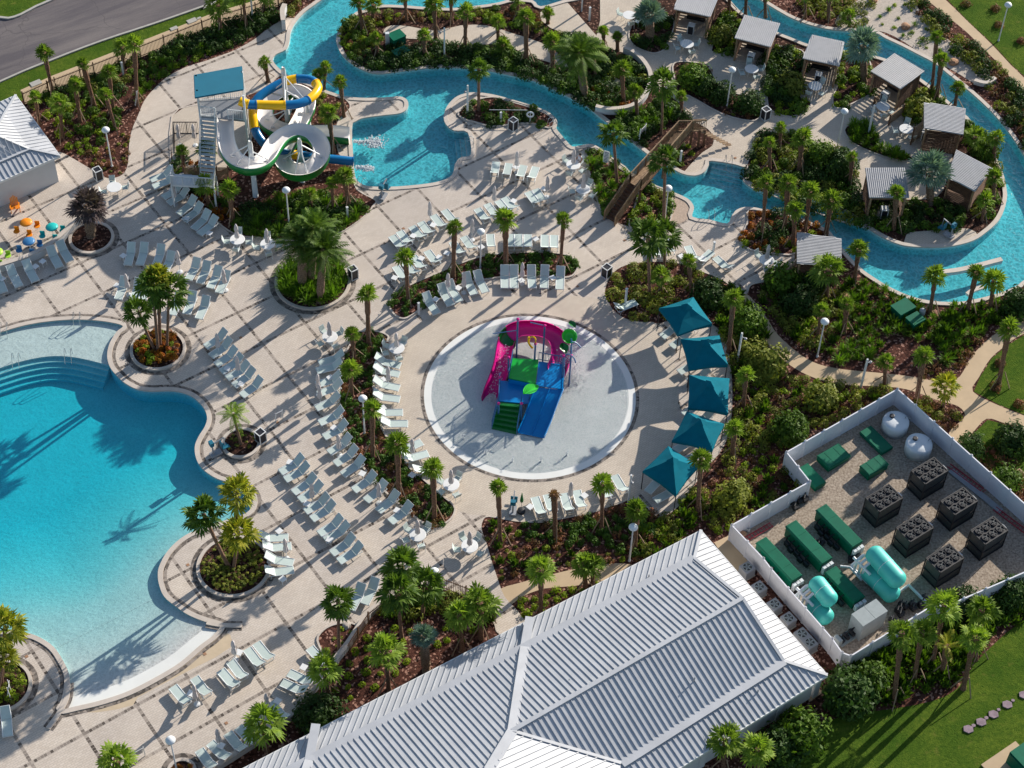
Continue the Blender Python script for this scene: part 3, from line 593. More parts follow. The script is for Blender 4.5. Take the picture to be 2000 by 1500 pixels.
def feather_crown(nl,L,seed,droop=.16,e0=80,e1=-10):
    random.seed(seed);m=MB();h=Vector((0,0,1))
    for i in range(nl):
        t=i/(nl-1);el=rad(e0+(e1-e0)*t+rv(7));az=i*2.39996+rv(.3);d=Vector((math.cos(az)*math.cos(el),math.sin(az)*math.cos(el),math.sin(el)))
        ll=L*random.uniform(.85,1.1);pts=[d*(ll*k/9)-h*droop*(ll*k/9)**2 for k in range(10)]
        s=Vector((-math.sin(az),math.cos(az),0))
        for k in range(1,9):
            p=pts[k];dd=(pts[k+1]-pts[k]).normalized();m.face([pts[k]+s*.02,pts[k]-s*.02,pts[k+1]-s*.015,pts[k+1]+s*.015])
            for sd_ in (-1,1):
                for u in (0,.5):
                    q=p+dd*(ll/9*u);lf=(s*sd_*.8+dd*.65-h*.3).normalized()*ll*.27*(1-abs(k-4)/9);w_=dd*.05*ll*.5
                    m.face([q-w_*.6,q+lf*.5-w_,q+lf,q+lf*.5+w_])
    return m
def trunk_mesh(r0,r1,n=10,boots=0,seg=14,curve=0,seed=1):
    random.seed(seed);m=MB();pts=[];rs=[]
    for k in range(seg+1):
        t=k/seg;pts.append((curve*math.sin(t*math.pi)*.06,0,t));r=r0+(r1-r0)*t
        if k==0:r=r0*1.35
        if boots and t>1-boots: r*=1.32+.12*(k%2)
        else: r*=1+.05*(k%2)
        rs.append(r)
    m.tube(pts,rs,n);return m
def mesh_of(m,name,mat,sm=False): return m.build(name,mat,mesh=True,smooth=sm)
def brace_mesh():
    m=MB();m.beam((.78,0,0),(.14,0,1.25),.055);return m.build('brace','wood_brace',mesh=True)
BR=brace_mesh()
CR={}
for i in range(3):
    CR['s%d'%i]=mesh_of(fan_crown(15+2*i,.36,.64,11,.6,86,0-8*i,30+i,wid=.55),'crown','leaf_sabal')
    CR['f%d'%i]=mesh_of(fan_crown(19,.62,.84,12,.6,84,-28,40+i,wid=.56),'crown','leaf_sabal')
    CR['w%d'%i]=mesh_of(fan_crown(23,.76,.86,12,.55,80,-38,50+i,wid=.6),'crown','leaf_palm_dark')
    CR['g%d'%i]=mesh_of(fan_crown(21,.74,.84,12,.5,82,-30,60+i,wid=.6),'crown','leaf_gold')
CR['b0']=mesh_of(fan_crown(34,.85,1.1,14,.12,84,-20,70),'crown','leaf_silver');CR['b1']=mesh_of(fan_crown(34,.85,1.1,14,.12,84,-20,71),'crown','leaf_silver')
CR['u0']=mesh_of(fan_crown(34,.7,.95,14,.35,80,-30,72),'crown','leaf_purple')
CR['p0']=mesh_of(feather_crown(44,2.5,73),'crown','leaf_palm_dark');CR['p1']=mesh_of(feather_crown(40,2.3,74),'crown','leaf_palm_dark')
CR['q0']=mesh_of(feather_crown(16,1.9,75,.3,75,-5),'crown','leaf_sabal');CR['d0']=mesh_of(fan_crown(9,.2,.45,7,1.2,80,-20,76),'crown','leaf_dead')
CR['y0']=mesh_of(feather_crown(7,1.5,78,.2,70,20),'crown','leaf_gold')
TR={'thick':mesh_of(trunk_mesh(.16,.145,boots=.36),'trunk','sabal_trunk'),'slim':mesh_of(trunk_mesh(.125,.1,boots=.12,curve=1),'trunk','smooth_trunk'),'rough':mesh_of(trunk_mesh(.27,.24,boots=.8),'trunk','boot_fibre')}
PALMS=[]     # (cx,cy,bx,by,kind,region,scale)
def pl(region,kind,rows,sc=1.):
    for r in rows: PALMS.append((r[0],r[1],r[2],r[3],kind,region,r[4] if len(r)>4 else sc))
pl('road','s',[(85,98,104,185),(160,120,187,213,.8),(146,160,157,238),(68,186,77,243,.9),(204,180,226,252,.9),(212,135,222,215),(262,80,268,205,1.1)]);pl('road','f',[(115,198,123,270,.8),(240,88,240,128,.8)])
pl('fence','f',[(425,5,432,62),(472,-20,482,55),(516,-20,518,25)])
pl('slide','s',[(516,118,524,160,.9),(621,142,626,178,.9),(636,128,633,175,.8),(664,155,672,228,.9),(641,215,652,300,1.1),(403,283,410,345,1.15),(355,290,360,342,.8),(400,355,408,402,1.2),(447,365,455,432,1.2),(648,355,651,410,.9),(672,338,682,405,1.3),(605,375,607,405,.9)])
pl('north','s',[(700,0,708,60,1.1),(735,70,737,108,.9),(790,-12,794,40),(828,65,829,110),(847,3,851,76,1.2),(880,-14,882,44),(910,18,908,98,1.2),(972,38,973,78),(984,84,978,108,1.1),(1027,28,1028,122,1.2),(1070,22,1070,46,.8),(1078,75,1080,140,1.3),(1178,57,1180,95,.7),(1206,68,1206,98,.7),(1215,130,1217,198,1.2),(1240,175,1245,228),(1010,-5,1012,35)])
pl('north','f',[(730,5,728,40,.8)])
pl('north','p',[(1130,100,1143,190,1.0)]);pl('north','q',[(1160,90,1163,150,.9)])
pl('ring','w',[(935,130,935,216,.9)])
pl('bridge','w',[(1295,155,1292,262,1.15),(1197,255,1206,362,1.),(1299,305,1296,440,1.)]);pl('bridge','s',[(1330,185,1332,225,.9)])
pl('cabana','b',[(1268,22,1270,78,.9),(1685,85,1688,160,1.15),(1815,330,1817,398,1.15)])
pl('cabana','s',[(1425,-20,1424,24),(1458,-22,1456,29),(1494,-20,1495,34),(1525,245,1523,290,.8),(1503,275,1503,330,.8),(1568,263,1560,335,1.2),(1665,303,1660,360,.8),(1752,372,1745,447),(1925,385,1918,430),(1942,340,1940,395,1.2),(1947,265,1938,315,1.1),(1872,168,1865,205,.9),(1830,68,1820,178,.9),(1840,112,1829,192)])
pl('cabana','f',[(1905,262,1900,300,1.)])
pl('sand','f',[(1572,-20,1573,36,.9),(1620,-18,1618,40,.9),(1658,28,1659,52,.7)])
pl('river','s',[(1497,352,1488,462,1.1),(1540,352,1532,447,1.1),(1553,405,1549,480,1.),(1583,368,1573,450,1.2),(1625,385,1613,457,1.3)])
pl('loop','s',[(1678,482,1668,553,1.1),(1828,533,1816,612,1.2),(1908,528,1889,608,1.1),(1942,542,1934,602,1.3)]);pl('loop','f',[(1618,520,1615,582,1.3)])
pl('loop','s',[(1972,636,1950,752,1.2),(1805,690,1790,782,1.2),(1730,703,1727,752,1.),(1606,602,1596,660,1.),(1655,590,1648,650,.8)])
pl('lawn','g',[(1847,750,1842,795,.9)])
pl('umbrella','s',[(1433,578,1423,688,1.1),(1457,728,1452,795,1.1),(1435,832,1430,895,1.1),(1370,892,1362,998,1.1),(1345,505,1351,577,1.)]);pl('umbrella','w',[(1265,455,1269,578,1.25),(1300,452,1297,525,1.)]);pl('umbrella','f',[(1290,535,1291,575,.8)])
pl('centre','s',[(1101,425,1094,528,1.0),(987,422,988,522,1.25),(888,440,885,542,1.0),(792,498,797,586,1.15)])
pl('arc','s',[(717,568,720,673,1.),(687,648,692,702,.9),(684,716,687,773,1.2),(727,795,728,893,1.1),(776,860,779,967,1.3),(845,910,849,1012,1.)]);
pl('south','s',[(973,948,977,1056,1.),(1177,940,1175,1036,1.1),(1245,992,1240,1070,1.1)]);pl('south','d',[(1082,962,1085,1050,1.)])
pl('south','f',[(1057,1107,1056,1208,1.),(1140,1098,1144,1150,.8),(1157,1098,1158,1148,.8)])
pl('front','w',[(660,1170,662,1273,1.),(775,1148,785,1246,1.1),(785,1100,790,1200,1.2),(830,1137,825,1202,1.1)]);pl('front','f',[(632,1300,645,1367,1.1),(513,1408,521,1466,1.3),(228,1480,226,1532,1.2),(752,1265,760,1347,1.2),(897,1195,903,1270,1.),(937,1172,940,1247,1.1)]);pl('front','b',[(827,1240,833,1310,.62)])
pl('pb','w',[(268,603,303,686,1.),(297,548,309,688,1.),(330,563,326,682,1.1)]);pl('pb','g',[(308,535,313,680,.85)])
pl('pc','g',[(463,958,462,1096,1.1),(466,1036,456,1112,1.2)]);pl('pc','w',[(395,998,447,1108,1.2)])
pl('pd','q',[(455,805,471,868,.75)]);pl('pa','u',[(172,398,178,462,1.3)])
pl('pl','g',[(10,1222,3,1338,1.1),(8,1280,-4,1350,.8)])
pl('pp','p',[(590,468,590,565,.95),(632,485,624,590,.95),(612,440,606,555,.9)])
pl('corner','f',[(1762,1232,1746,1368,.95),(1802,1230,1785,1330,.9),(1845,1177,1821,1298,1.),(1905,1240,1881,1345,.95),(1918,1186,1905,1288,.95)]);pl('corner','y',[(1850,1258,1840,1318,.9)])
pl('wall','f',[(1417,1442,1412,1502,1.),(1480,1460,1478,1525,1.)])
WHERE={'road':'bed beside the road fence','fence':'bed along the tan picket fence','slide':'bed under the water slides','north':'long river island bed at the top','ring':'lifebuoy bed','bridge':'bed around the wooden bridge',
'cabana':'cabana garden','sand':'sandy garden edge','river':'small bed below the river steps','loop':'bed south of the river loop','lawn':'strip by the path fork','umbrella':'bed behind the teal canopies','centre':'curved bed above the splash pad',
'arc':'arc bed beside the splash pad','south':'bed below the splash pad','front':'bed beside the big metal roof','pb':'planter of orange plants','pc':'planter beside the pool','pd':'small planter','pa':'left stone planter','pl':'planter at the left edge','pp':'largest round planter','corner':'dark bed by the white fence corner','wall':'strip under the roof wall'}
KIND={'s':('sabal_palm','stout clipped fan palm','thick',2.15),'f':('fan_palm','green spreading fan palm','thick',1.9),'w':('fan_palm','tall slender dense fan palm','slim',1.9),'g':('fan_palm','golden green thin fan palm','slim',1.9),
'b':('silver_palm','silvery blue fan palm','rough',1.8),'u':('fan_palm','greyish purple drooping fan palm','rough',1.8),'p':('date_palm','dark green arching feather palm','rough',2.),'q':('feather_palm','thin drooping feather palm','slim',2.),'d':('dead_palm','browned palm with withered crown','thick',2.15),'y':('feather_palm','sparse yellow feather palm','thick',2.)}
cnt={}
for p in PALMS: cnt.setdefault((p[5],p[4]),[]).append(p)
for (reg,kd),lst in cnt.items():
    lst.sort(key=lambda p:p[0]);nm,ds,tk,_=KIND[kd]
    for i,(cx,cy,bx,by,_,_,sc) in enumerate(lst):
        b=G(bx,by);tp=up(bx,by,cx,cy)-b;nl=len(lst)
        pos='' if nl==1 else (('left one of two' if i==0 else 'right one of two') if nl==2 else ('leftmost' if i==0 else 'rightmost' if i==nl-1 else ordn(i+1)+' from left'))
        lab=f"{ds}, {pos+' ' if pos else ''}in {WHERE[reg]}".replace('  ',' ')
        if tp.z<.9: tp.z=.9
        lab=lab.replace(' in ',' in the ',1);t=thing(nm,lab,'palm tree',b,0,'palms in the '+WHERE[reg])
        L=tp.length;q=tp.to_track_quat('Z','Y').to_euler();rs=.85+.3*random.random()
        lt=L-.25*sc
        link('trunk',TR[tk],t,(0,0,0),q,(rs*(1.15 if sc>1.15 else 1),)*2+(lt,))
        v=kd+str(i%3) if kd in 'sfwg' else (kd+str(i%2) if kd in 'bp' else kd+'0')
        c=link('crown',CR[v],t,tp*(lt/L),(rv(.12),rv(.12),random.uniform(0,6.28)),(sc*random.uniform(.92,1.08),)*3)
        if kd in 'sfd' and L>2.2 and reg not in('pb','pc') or reg=='corner':
            a0=random.uniform(0,6)
            for k in range(3): link('brace',BR,t,(0,0,0),(0,0,a0+k*2.09),(1.15,1.15,min(1.35,L*.3)))
# ---- shrubs
def mound(n,rx,rz,ls,seed,up_=.3):
    random.seed(seed);m=MB()
    lob=[(random.uniform(0,6.28),random.uniform(0,1.3),random.uniform(.6,1.22)) for _ in range(9 if n<600 else 16)]
    for i in range(n):
        az=random.uniform(0,6.283);el=math.asin(random.uniform(-.1,1));d=Vector((math.cos(az)*math.cos(el),math.sin(az)*math.cos(el),math.sin(el)))
        k=1.
        for a,e,s in lob:
            q=Vector((math.cos(a)*math.cos(e),math.sin(a)*math.cos(e),math.sin(e)));dd=d.dot(q)
            if dd>(.8 if n<600 else .86):k=s*(1 if n<600 else random.uniform(.8,1.15))
        r=k*random.uniform(.62,1.05)**.5 if random.random()<.8 else k*random.uniform(.3,.8)
        c=Vector((d.x*rx*r,d.y*rx*r,d.z*rz*r+rz*.12));n_=(d+Vector((rv(.9),rv(.9),rv(.6)+up_))).normalized();x=n_.cross(Vector((rv(1),rv(1),rv(1)))).normalized();y=n_.cross(x)
        s=ls*random.uniform(.6,1.3);m.face([c-x*s,c-y*s*.5,c+x*s,c+y*s*.5])
    return m
def tuft(n,h,sp,w,seed):
    random.seed(seed);m=MB()
    for i in range(n):
        a=random.uniform(0,6.28);el=rad(random.uniform(35,85));L=h*random.uniform(.6,1.1);o=Vector((rv(sp),rv(sp),0));d=Vector((math.cos(a)*math.cos(el),math.sin(a)*math.cos(el),math.sin(el)));s=Vector((-math.sin(a),math.cos(a),0))*w
        mid=o+d*L*.55;tip=o+d*L-Vector((0,0,L*.25*math.cos(el)));m.face([o-s*.5,mid-s,tip,mid+s])
    return m
SH={'lime':('flowering_shrub','leaf_lime',mound(150,.38,.42,.085,1),'lime green rounded shrub'),
'green':('round_shrub','leaf_green',mound(260,.55,.6,.1,2),'mid green leafy shrub'),
'dark':('evergreen_shrub','leaf_dark',mound(260,.6,.6,.1,3),'dark green low shrub'),
'croton':('croton_plant','leaf_croton',mound(110,.3,.35,.09,4),'orange and yellow leafy plant'),
'red':('red_shrub','leaf_red',mound(140,.4,.4,.08,5),'reddish bronze low shrub'),
'olive':('olive_shrub','leaf_olive',mound(200,.5,.55,.09,6),'olive green loose shrub'),
'box':('hedge_shrub','leaf_hedge',mound(150,.4,.42,.085,11),'small mid green bedding shrub'),
'wild':('wild_shrub','leaf_olive',mound(210,.6,.62,.09,12),'loose yellow green shrub'),
'fern':('leafy_plant','leaf_green',tuft(46,.8,.2,.075,13),'broad leaved green plant'),
'gold':('golden_shrub','leaf_lime',mound(150,.38,.4,.085,14),'bright yellow green round shrub'),
'grass':('grass_tuft','leaf_grass',tuft(80,.95,.14,.03,7),'spiky bright green grass clump'),
'low':('low_plant','leaf_olive',mound(80,.24,.2,.07,8),'small olive green bedding plant'),
'coontie':('spiky_plant','leaf_green',tuft(70,.8,.1,.045,9),'fine leaved spreading green plant')}
SHM={k:v[2].build(v[0],v[1],mesh=True) for k,v in SH.items()}
BIGM=[mound(1500,1.25,1.35,.14,21).build('crown','leaf_dark',mesh=True),mound(1500,1.25,1.35,.14,22).build('crown','leaf_green',mesh=True),mound(1100,1.2,1.2,.15,23,.5).build('crown','leaf_olive',mesh=True)]
NOPL=[]
for p in PALMS:
    g=G(p[2],p[3]);NOPL.append((g[0],g[1],.25))
def shrub(k,x,y,reg,s=1.,z=0,rz=None):
    nm,mt,_,ds=SH[k];o=link(nm,SHM[k],None,(x,y,z),(0,0,random.uniform(0,6.28)),(s*random.uniform(.9,1.1),s*random.uniform(.9,1.1),s*random.uniform(.85,1.15)))
    tag(o,f"{ds} in the {reg}",'shrub' if 'shrub' in nm else 'plant',f"{ds}s in the {reg}");return o
KC={}
def fill(poly,reg,kinds,n,seed,gap=.55,sc=1.,z=0,holes=(),px=True,k3=3):
    random.seed(seed);P_=gp(poly,k3) if px else poly;b=bb(P_);pts=[];tries=0
    while len(pts)<n and tries<n*40:
        tries+=1;x=random.uniform(b[0],b[2]);y=random.uniform(b[1],b[3])
        if not inside((x,y),P_) or any(inside((x,y),h) for h in holes):continue
        if any((x-a)**2+(y-c)**2<gap*gap for a,c in pts) or any((x-a)**2+(y-c)**2<r*r for a,c,r in NOPL):continue
        pts.append((x,y));k=random.choice(kinds)
        if KC.get(k,0)>=290: k=min(kinds,key=lambda q:KC.get(q,0))
        if KC.get(k,0)>=290: continue
        KC[k]=KC.get(k,0)+1;shrub(k,x,y,reg,sc*random.uniform(.75,1.2),z)
def cover(poly,name,label,mat,dens,seed,ls=.09,h=.3,px=True,k3=3,holes=()):
    random.seed(seed);P_=gp(poly,k3) if px else poly;b=bb(P_);m=MB();n=int((b[2]-b[0])*(b[3]-b[1])*dens)
    cl=[(random.uniform(b[0],b[2]),random.uniform(b[1],b[3])) for _ in range(max(3,n//45))]
    for i in range(n):
        cx,cy=random.choice(cl);a=random.uniform(0,6.28);r=.42*math.sqrt(random.random());x=cx+r*math.cos(a);y=cy+r*math.sin(a)
        if not inside((x,y),P_) or any(inside((x,y),hh) for hh in holes):continue
        c=Vector((x,y,.06+h*(1-(r/.42)**2)*random.uniform(.5,1.1)));n_=Vector((rv(.8),rv(.8),1)).normalized();X=n_.cross(Vector((rv(1),rv(1),.1))).normalized();Y=n_.cross(X);s=ls*random.uniform(.6,1.3);m.face([c-X*s,c-Y*s*.5,c+X*s,c+Y*s*.5])
    o=m.build(name,mat);tag(o,label,'ground cover',None,'stuff');return o
# road bed
fill([(85,205),(150,170),(200,150),(215,200),(240,240),(200,260),(200,290),(150,305),(125,280),(100,240)],'bed beside the road fence',['lime','lime','green'],46,11,.75,1.1)
fill([(60,205),(110,180),(190,145),(270,112),(300,110),(290,130),(230,190),(210,205),(150,170),(85,210)],'back of the road fence bed',['green','dark','olive'],34,12,.8,1.05)
fill([(270,205),(275,150),(310,120),(400,95),(420,105),(380,120),(340,135),(290,175)],'bed edge above the deck',['green','lime','grass'],34,13,.6,.95)
fill([(300,110),(360,75),(430,55),(520,20),(545,30),(520,50),(480,75),(440,95),(380,105)],'bed along the tan picket fence',['dark','green','dark'],46,14,.65,1.1)
fill([(200,290),(250,260),(248,330),(215,340),(165,310)],'bed point beside the trash bin',['red','low'],22,15,.5,.8)
fill([(560,-10),(630,-20),(600,8),(575,30),(560,35)],'mulch corner by the river',['red','olive'],10,16,.5)
# slide bed
fill([(345,300),(400,330),(420,380),(470,420),(470,455),(430,430),(395,400),(350,360)],'bed below the slide tower',['dark','green','croton'],30,17,.6)
fill([(470,420),(560,385),(640,385),(690,400),(720,405),(680,438),(640,455),(560,465),(480,458)],'lower slide bed',['green','dark','grass'],70,18,.6,1.1)
fill([(590,180),(650,195),(680,215),(655,235),(620,240),(600,215)],'mulch between slide and river',['lime','olive'],10,19,.6,.8)
fill(BEDS['ring'],'lifebuoy bed',['green','dark'],18,20,.6)
# island
fill([(665,60),(700,35),(830,25),(900,28),(1000,15),(1050,30),(1060,70),(1000,50),(900,40),(780,45),(740,60),(735,90),(690,115),(670,95)],'top of the river island',['olive','green','red','lime'],95,21,.6,.9)
fill([(690,115),(760,90),(860,92),(960,92),(1030,112),(1100,140),(1170,150),(1225,195),(1160,212),(1100,178),(1000,143),(900,128),(750,135)],'lower river island bed',['dark','green','dark'],110,22,.62,1.1)
fill([(1060,60),(1140,85),(1200,105),(1245,125),(1262,160),(1245,200),(1215,160),(1150,140),(1090,100)],'island bed inside the curved white wall',['green','dark','olive','grass'],48,23,.62,1.1)
fill([(1143,200),(1165,170),(1210,180),(1235,205),(1190,213)],'corner of the curved white wall',['croton','red'],40,24,.33,.8)
fill([(1200,235),(1260,215),(1300,200),(1340,230),(1300,240),(1262,280),(1240,275)],'bed above the wooden bridge',['dark','green','grass'],34,25,.62,1.1)
fill([(1318,295),(1352,280),(1352,305),(1330,325)],'bed under the bridge landing',['lime','dark'],6,26,.6,.8)
fill(BEDS['bridge'],'bed left of the bridge stairs',['lime','grass','green'],30,27,.6);fill(BEDS['stair'],'bed right of the bridge stairs',['lime','olive','green'],24,28,.6,1.1)
fill(IB['silver'],'round silver palm bed',['dark','green'],20,29,.55);fill(IB['round'],'curved bed of round bushes',['low','red'],40,30,.4,.9)
fill(IB['cab_a'],'bed between the first cabanas',['green','dark','lime'],42,31,.6,1.25);fill(IB['cab_b'],'narrow cabana bed',['green','lime'],26,32,.6,1.1)
fill([(1390,60),(1430,20),(1450,45),(1432,80),(1425,110),(1395,95)],'bed left of the second cabana',['lime','green'],22,33,.65,1.1)
fill([(1770,190),(1812,175),(1850,200),(1800,215),(1800,245),(1765,235)],'bed beside the fourth cabana',['lime','olive','green'],22,34,.6,1.1)
fill([(1885,240),(1925,280),(1945,320),(1950,380),(1920,430),(1905,400),(1930,330),(1900,290)],'river edge cabana bed',['olive','green','lime'],36,35,.6,1.1)
fill(IB['fan'],'small fan shaped bed',['coontie','grass'],22,36,.5,1.1);fill(IB['south'],'garden bed above the river bend',['green','dark','olive','lime'],120,37,.62,1.1)
fill([(1700,390),(1780,395),(1850,400),(1900,430),(1860,445),(1770,450),(1700,440)],'shaded bed behind the cabanas',['dark','green'],40,38,.65)
fill(BEDS['lowriver'],'small bed below the river steps',['green','dark','croton','lime'],34,39,.6,1.1)
# sand garden and hedge
fill([(1720,20),(1770,10),(1850,90),(1880,130),(1840,120),(1780,80),(1720,50)],'sandy garden',['lime','grass'],18,40,.9,.6)
cover([(1765,72),(1790,68),(1825,85),(1815,100),(1790,90)],'ground_cover','low dark green ground cover on pale gravel','leaf_green',45,41)
fill([(1770,0),(1800,0),(1850,50),(1925,110),(1985,170),(2010,230),(2010,300),(1985,270),(1940,190),(1900,130),(1830,70)],'hedge along the pale footpath',['dark','red','olive'],85,42,.7,1.15)
fill([(1560,15),(1640,50),(1700,55),(1700,10),(1600,-10)],'mulch above the river',['olive','green'],26,43,.7)
# bed south of the loop
fill([(1480,570),(1560,545),(1600,560),(1660,590),(1640,640),(1600,690),(1530,640)],'bed inside the footpath bend',['wild','fern','wild','lime'],86,44,.72,1.1)
fill([(1640,560),(1700,560),(1800,600),(1860,620),(1840,680),(1740,650),(1700,700),(1620,705),(1640,640)],'mulch bed below the river wall',['grass','fern','coontie'],95,45,.7,1.05)
fill([(1860,600),(1930,600),(2010,560),(2010,600),(1930,640),(1880,690),(1850,710),(1830,660)],'bed right of the green utility boxes',['fern','dark','grass'],64,46,.65,1.05)
fill([(1900,640),(1940,625),(1900,680),(1860,730),(1790,735),(1840,700)],'border of the upper footpath',['red','low'],34,47,.5)
fill([(1700,715),(1740,690),(1770,725),(1710,726)],'strip beside the footpath lamp',['dark','green'],10,48,.55)
# hedge right of the canopies
fill([(1430,560),(1460,600),(1500,670),(1500,730),(1440,760),(1430,700),(1405,640),(1395,560)],'tall bed behind the teal canopies',['wild','fern','lime'],76,49,.75,1.15)
fill([(1440,740),(1560,740),(1700,760),(1720,775),(1540,870),(1510,900),(1560,950),(1430,1030),(1390,960),(1420,880),(1440,800)],'thicket left of the white fence',['wild','wild','fern','red','lime'],180,50,.68,1.0)
fill([(1190,555),(1240,520),(1330,520),(1390,560),(1390,600),(1300,625),(1230,620)],'bed above the top canopy',['olive','green'],34,51,.8,1.15)
fill([(1360,960),(1430,1020),(1400,1040),(1370,1020),(1330,1060),(1260,1090),(1250,1020),(1290,1020)],'bed beside the roof corner',['gold','fern','wild'],60,52,.62,.95)
fill([(1010,1025),(1080,1020),(1150,1010),(1240,990),(1280,1020),(1250,1090),(1180,1060),(1100,1070),(1040,1050)],'bed below the splash pad',['box','box','red'],84,53,.55,1.1)
fill([(950,1030),(1010,1030),(1080,1080),(1200,1080),(1250,1095),(1130,1105),(1010,1130),(975,1130),(960,1080)],'mulch slope above the path',['gold','red','low','fern'],80,54,.6,.85)
fill([(1010,1175),(1100,1150),(1180,1140),(1120,1165),(1040,1205)],'strip above the metal roof',['green','lime'],14,55,.6,.9)
fill([(745,1195),(800,1160),(860,1165),(940,1180),(965,1215),(900,1200),(830,1200),(760,1215)],'upper front bed',['fern','wild','dark'],60,56,.6,1.05)
fill([(650,1330),(690,1280),(740,1220),(860,1225),(960,1230),(860,1270),(740,1340),(670,1375)],'mulch bed beside the striped roof',['gold'],56,57,.8,.8)
fill([(622,1255),(645,1230),(690,1232),(660,1280),(640,1280)],'small bed by the seat wall',['gold','low'],8,58,.45,.8)
# arc and centre beds, planters
fill(BEDS['centre'],'curved bed above the splash pad',['box'],95,59,.42,.95);fill(BEDS['arc'],'arc bed left of the splash pad',['box','box','box','red'],150,60,.42,.95)
def pfill(key,kinds,n,seed,reg,sc=1.,gap=.3,z=.3,k=.9):
    c,r=PLN[key];fill(circ(c,r*k,32),reg,kinds,n,seed,gap,sc,z,px=False)
pfill('b',['croton','lime','croton'],44,61,'planter with the slender palms',.85,.34);pfill('p',['grass'],70,62,'largest round planter',1.1,.42);pfill('c',['low'],120,63,'planter beside the pool',.8,.22);pfill('d',['low','green'],12,64,'small round planter',.7);pfill('l',['low','lime'],40,65,'planter at the left edge',.8,.28);pfill('m',['croton'],4,66,'tiny planter',.6,.2)
# corner
fill([(1640,1330),(1700,1290),(1830,1215),(1990,1140),(2010,1200),(1940,1240),(1890,1300),(1860,1340),(1740,1370),(1650,1390)],'dark bed outside the white fence',['dark','fern'],110,67,.7,1.2)
fill([(1900,860),(1960,900),(2010,950),(2010,985),(1960,960),(1890,895)],'hedge outside the upper fence',['dark','green','red'],30,68,.75,1.3)
fill([(1775,780),(1830,790),(1870,815),(1850,845),(1810,820)],'bed between fence and path',['red','olive'],22,69,.6)
# big round bushes
def bush(bx,by,s,v,lab,hz=1.):
    t=thing('bush',lab,'bush',G(bx,by),random.uniform(0,6),'large leafy bushes');link('crown',BIGM[v],t,(0,0,.15),(0,0,0),(s,s,s*hz))
    m=MB()
    for k in range(4): m.tube([(rv(.08),rv(.08),0),(rv(.3),rv(.3),.9*s)],[.05,.03],5)
    m.build('stem','smooth_trunk',t);return t
for a in [(1463,212,1.05,0,'neat round bush beside the white trash bin in the cabana garden'),(1410,192,.95,0,'middle of three clipped bushes left of the garden lamp'),(1353,160,1.15,1,'leafy bush at the bend of the cabana path'),(1375,175,.9,0,'dark bush just right of the path bend bush'),
 (1118,95,1.,0,'broad dark bush behind the feather palm'),(1385,585,1.25,0,'big dark bush above the top teal canopy'),(1460,640,1.2,1,'tall green bush right of the top teal canopy'),(1505,720,1.3,2,'yellowish bush left of the footpath bend'),(1470,700,1.1,2,'yellow green bush beside the camera pole'),
 (1640,335,1.25,0,'very round dark bush in the bed above the river bend'),(1600,310,1.,1,'loose bush left of the very round one'),(1530,560,1.3,1,'leafy bush below the small cabana table'),(1560,600,1.2,0,'dark bush under the striped cabana roof'),(1545,175,1.15,2,'bright bush between the first two cabanas'),(1405,80,1.,2,'golden green bush right of the top left cabana'),
 (1795,225,1.2,2,'golden bush beside the fourth cabana'),(1920,300,1.1,1,'leafy bush between cabanas and river'),(622,1405,1.35,0,'large dark bush at the end of the seat wall'),(1655,1365,1.6,0,'large dark tree like bush at the roof corner'),(1700,1335,1.1,1,'green bush beside the fence corner'),(1565,1440,1.5,1,'sunlit spreading bush on the lower lawn edge'),(1520,1470,1.3,0,'dark bush under the building wall'),
 (1880,1190,1.1,0,'dark bush outside the lower fence'),(1970,1170,1.1,0,'round bush near the right end of the lower fence'),(1895,880,.9,0,'left of two bushes on the lawn by the path'),(1975,870,1.2,0,'bush on the lawn at the right edge'),(1960,945,1.,1,'round bush beside the wooden lattice pad'),(1990,605,1.2,0,'dark leafy bush near the right edge below the river'),(1580,560,1.,0,'dark bush left of the cabana palm'),
 (1430,980,1.2,2,'olive bush beside the left fence corner'),(1540,850,1.2,1,'sunlit bush near the stepped fence corner'),(1600,790,1.2,2,'bush in the thicket below the footpath')]: bush(*a)
# flowering shrub balls on the lawns
FB=mound(420,.55,.5,.07,31).build('flowering_shrub','leaf_red',mesh=True)
for i,(x,y) in enumerate([(1568,1465),(1888,10),(1945,18),(1950,50),(1993,82),(1952,712),(1945,760),(1978,905),(1935,915),(1990,790)]):
    o=link('flowering_shrub',FB,None,G(x,y),(0,0,i),(1,1,1));tag(o,'pinkish rounded shrub alone on the mown lawn','shrub','pinkish shrubs dotted on the lawns')
# ================================================================ FURNITURE
def make_lounger():     # local +x is the head end
    t=thing('sun_lounger','x','sun lounger',(0,0,0))
    m=MB()
    for s in (-.31,.31):
        m.tube([(-1.0,s,.30),(-.95,s,.35),(.25,s,.35),(.72,s,.36)],.032,5)
        m.tube([(.22,s,.36),(.55,s,.67),(.86,s,.94)],.032,5);m.tube([(.62,s,.70),(.70,s,.36)],.014,4)
    m.tube([(.86,-.31,.93),(.87,.31,.93)],.022,5);m.tube([(-1.0,-.31,.30),(-1.0,.31,.30)],.022,5);m.tube([(.72,-.31,.36),(.72,.31,.36)],.02,5)
    m.build('frame','white_metal',t)
    for x,s in ((-.8,-.31),(-.8,.31),(.62,-.31),(.62,.31)):
        m=MB();m.tube([(x-.12,s,.34),(x-.05,s,0)],.02,5);m.build('leg','white_metal',t)
    m=MB();m.box((-.38,0,.345),(1.22,.6,.014));m.build('seat','sling',t)
    m=MB();d=Vector((.64,0,.58)).normalized();m.box(Vector((.545,0,.65)),(.84,.6,.014),ax=(d,Vector((0,1,0)),d.cross(Vector((0,1,0)))));m.build('backrest','sling',t)
    return t
LG=make_lounger();first=True
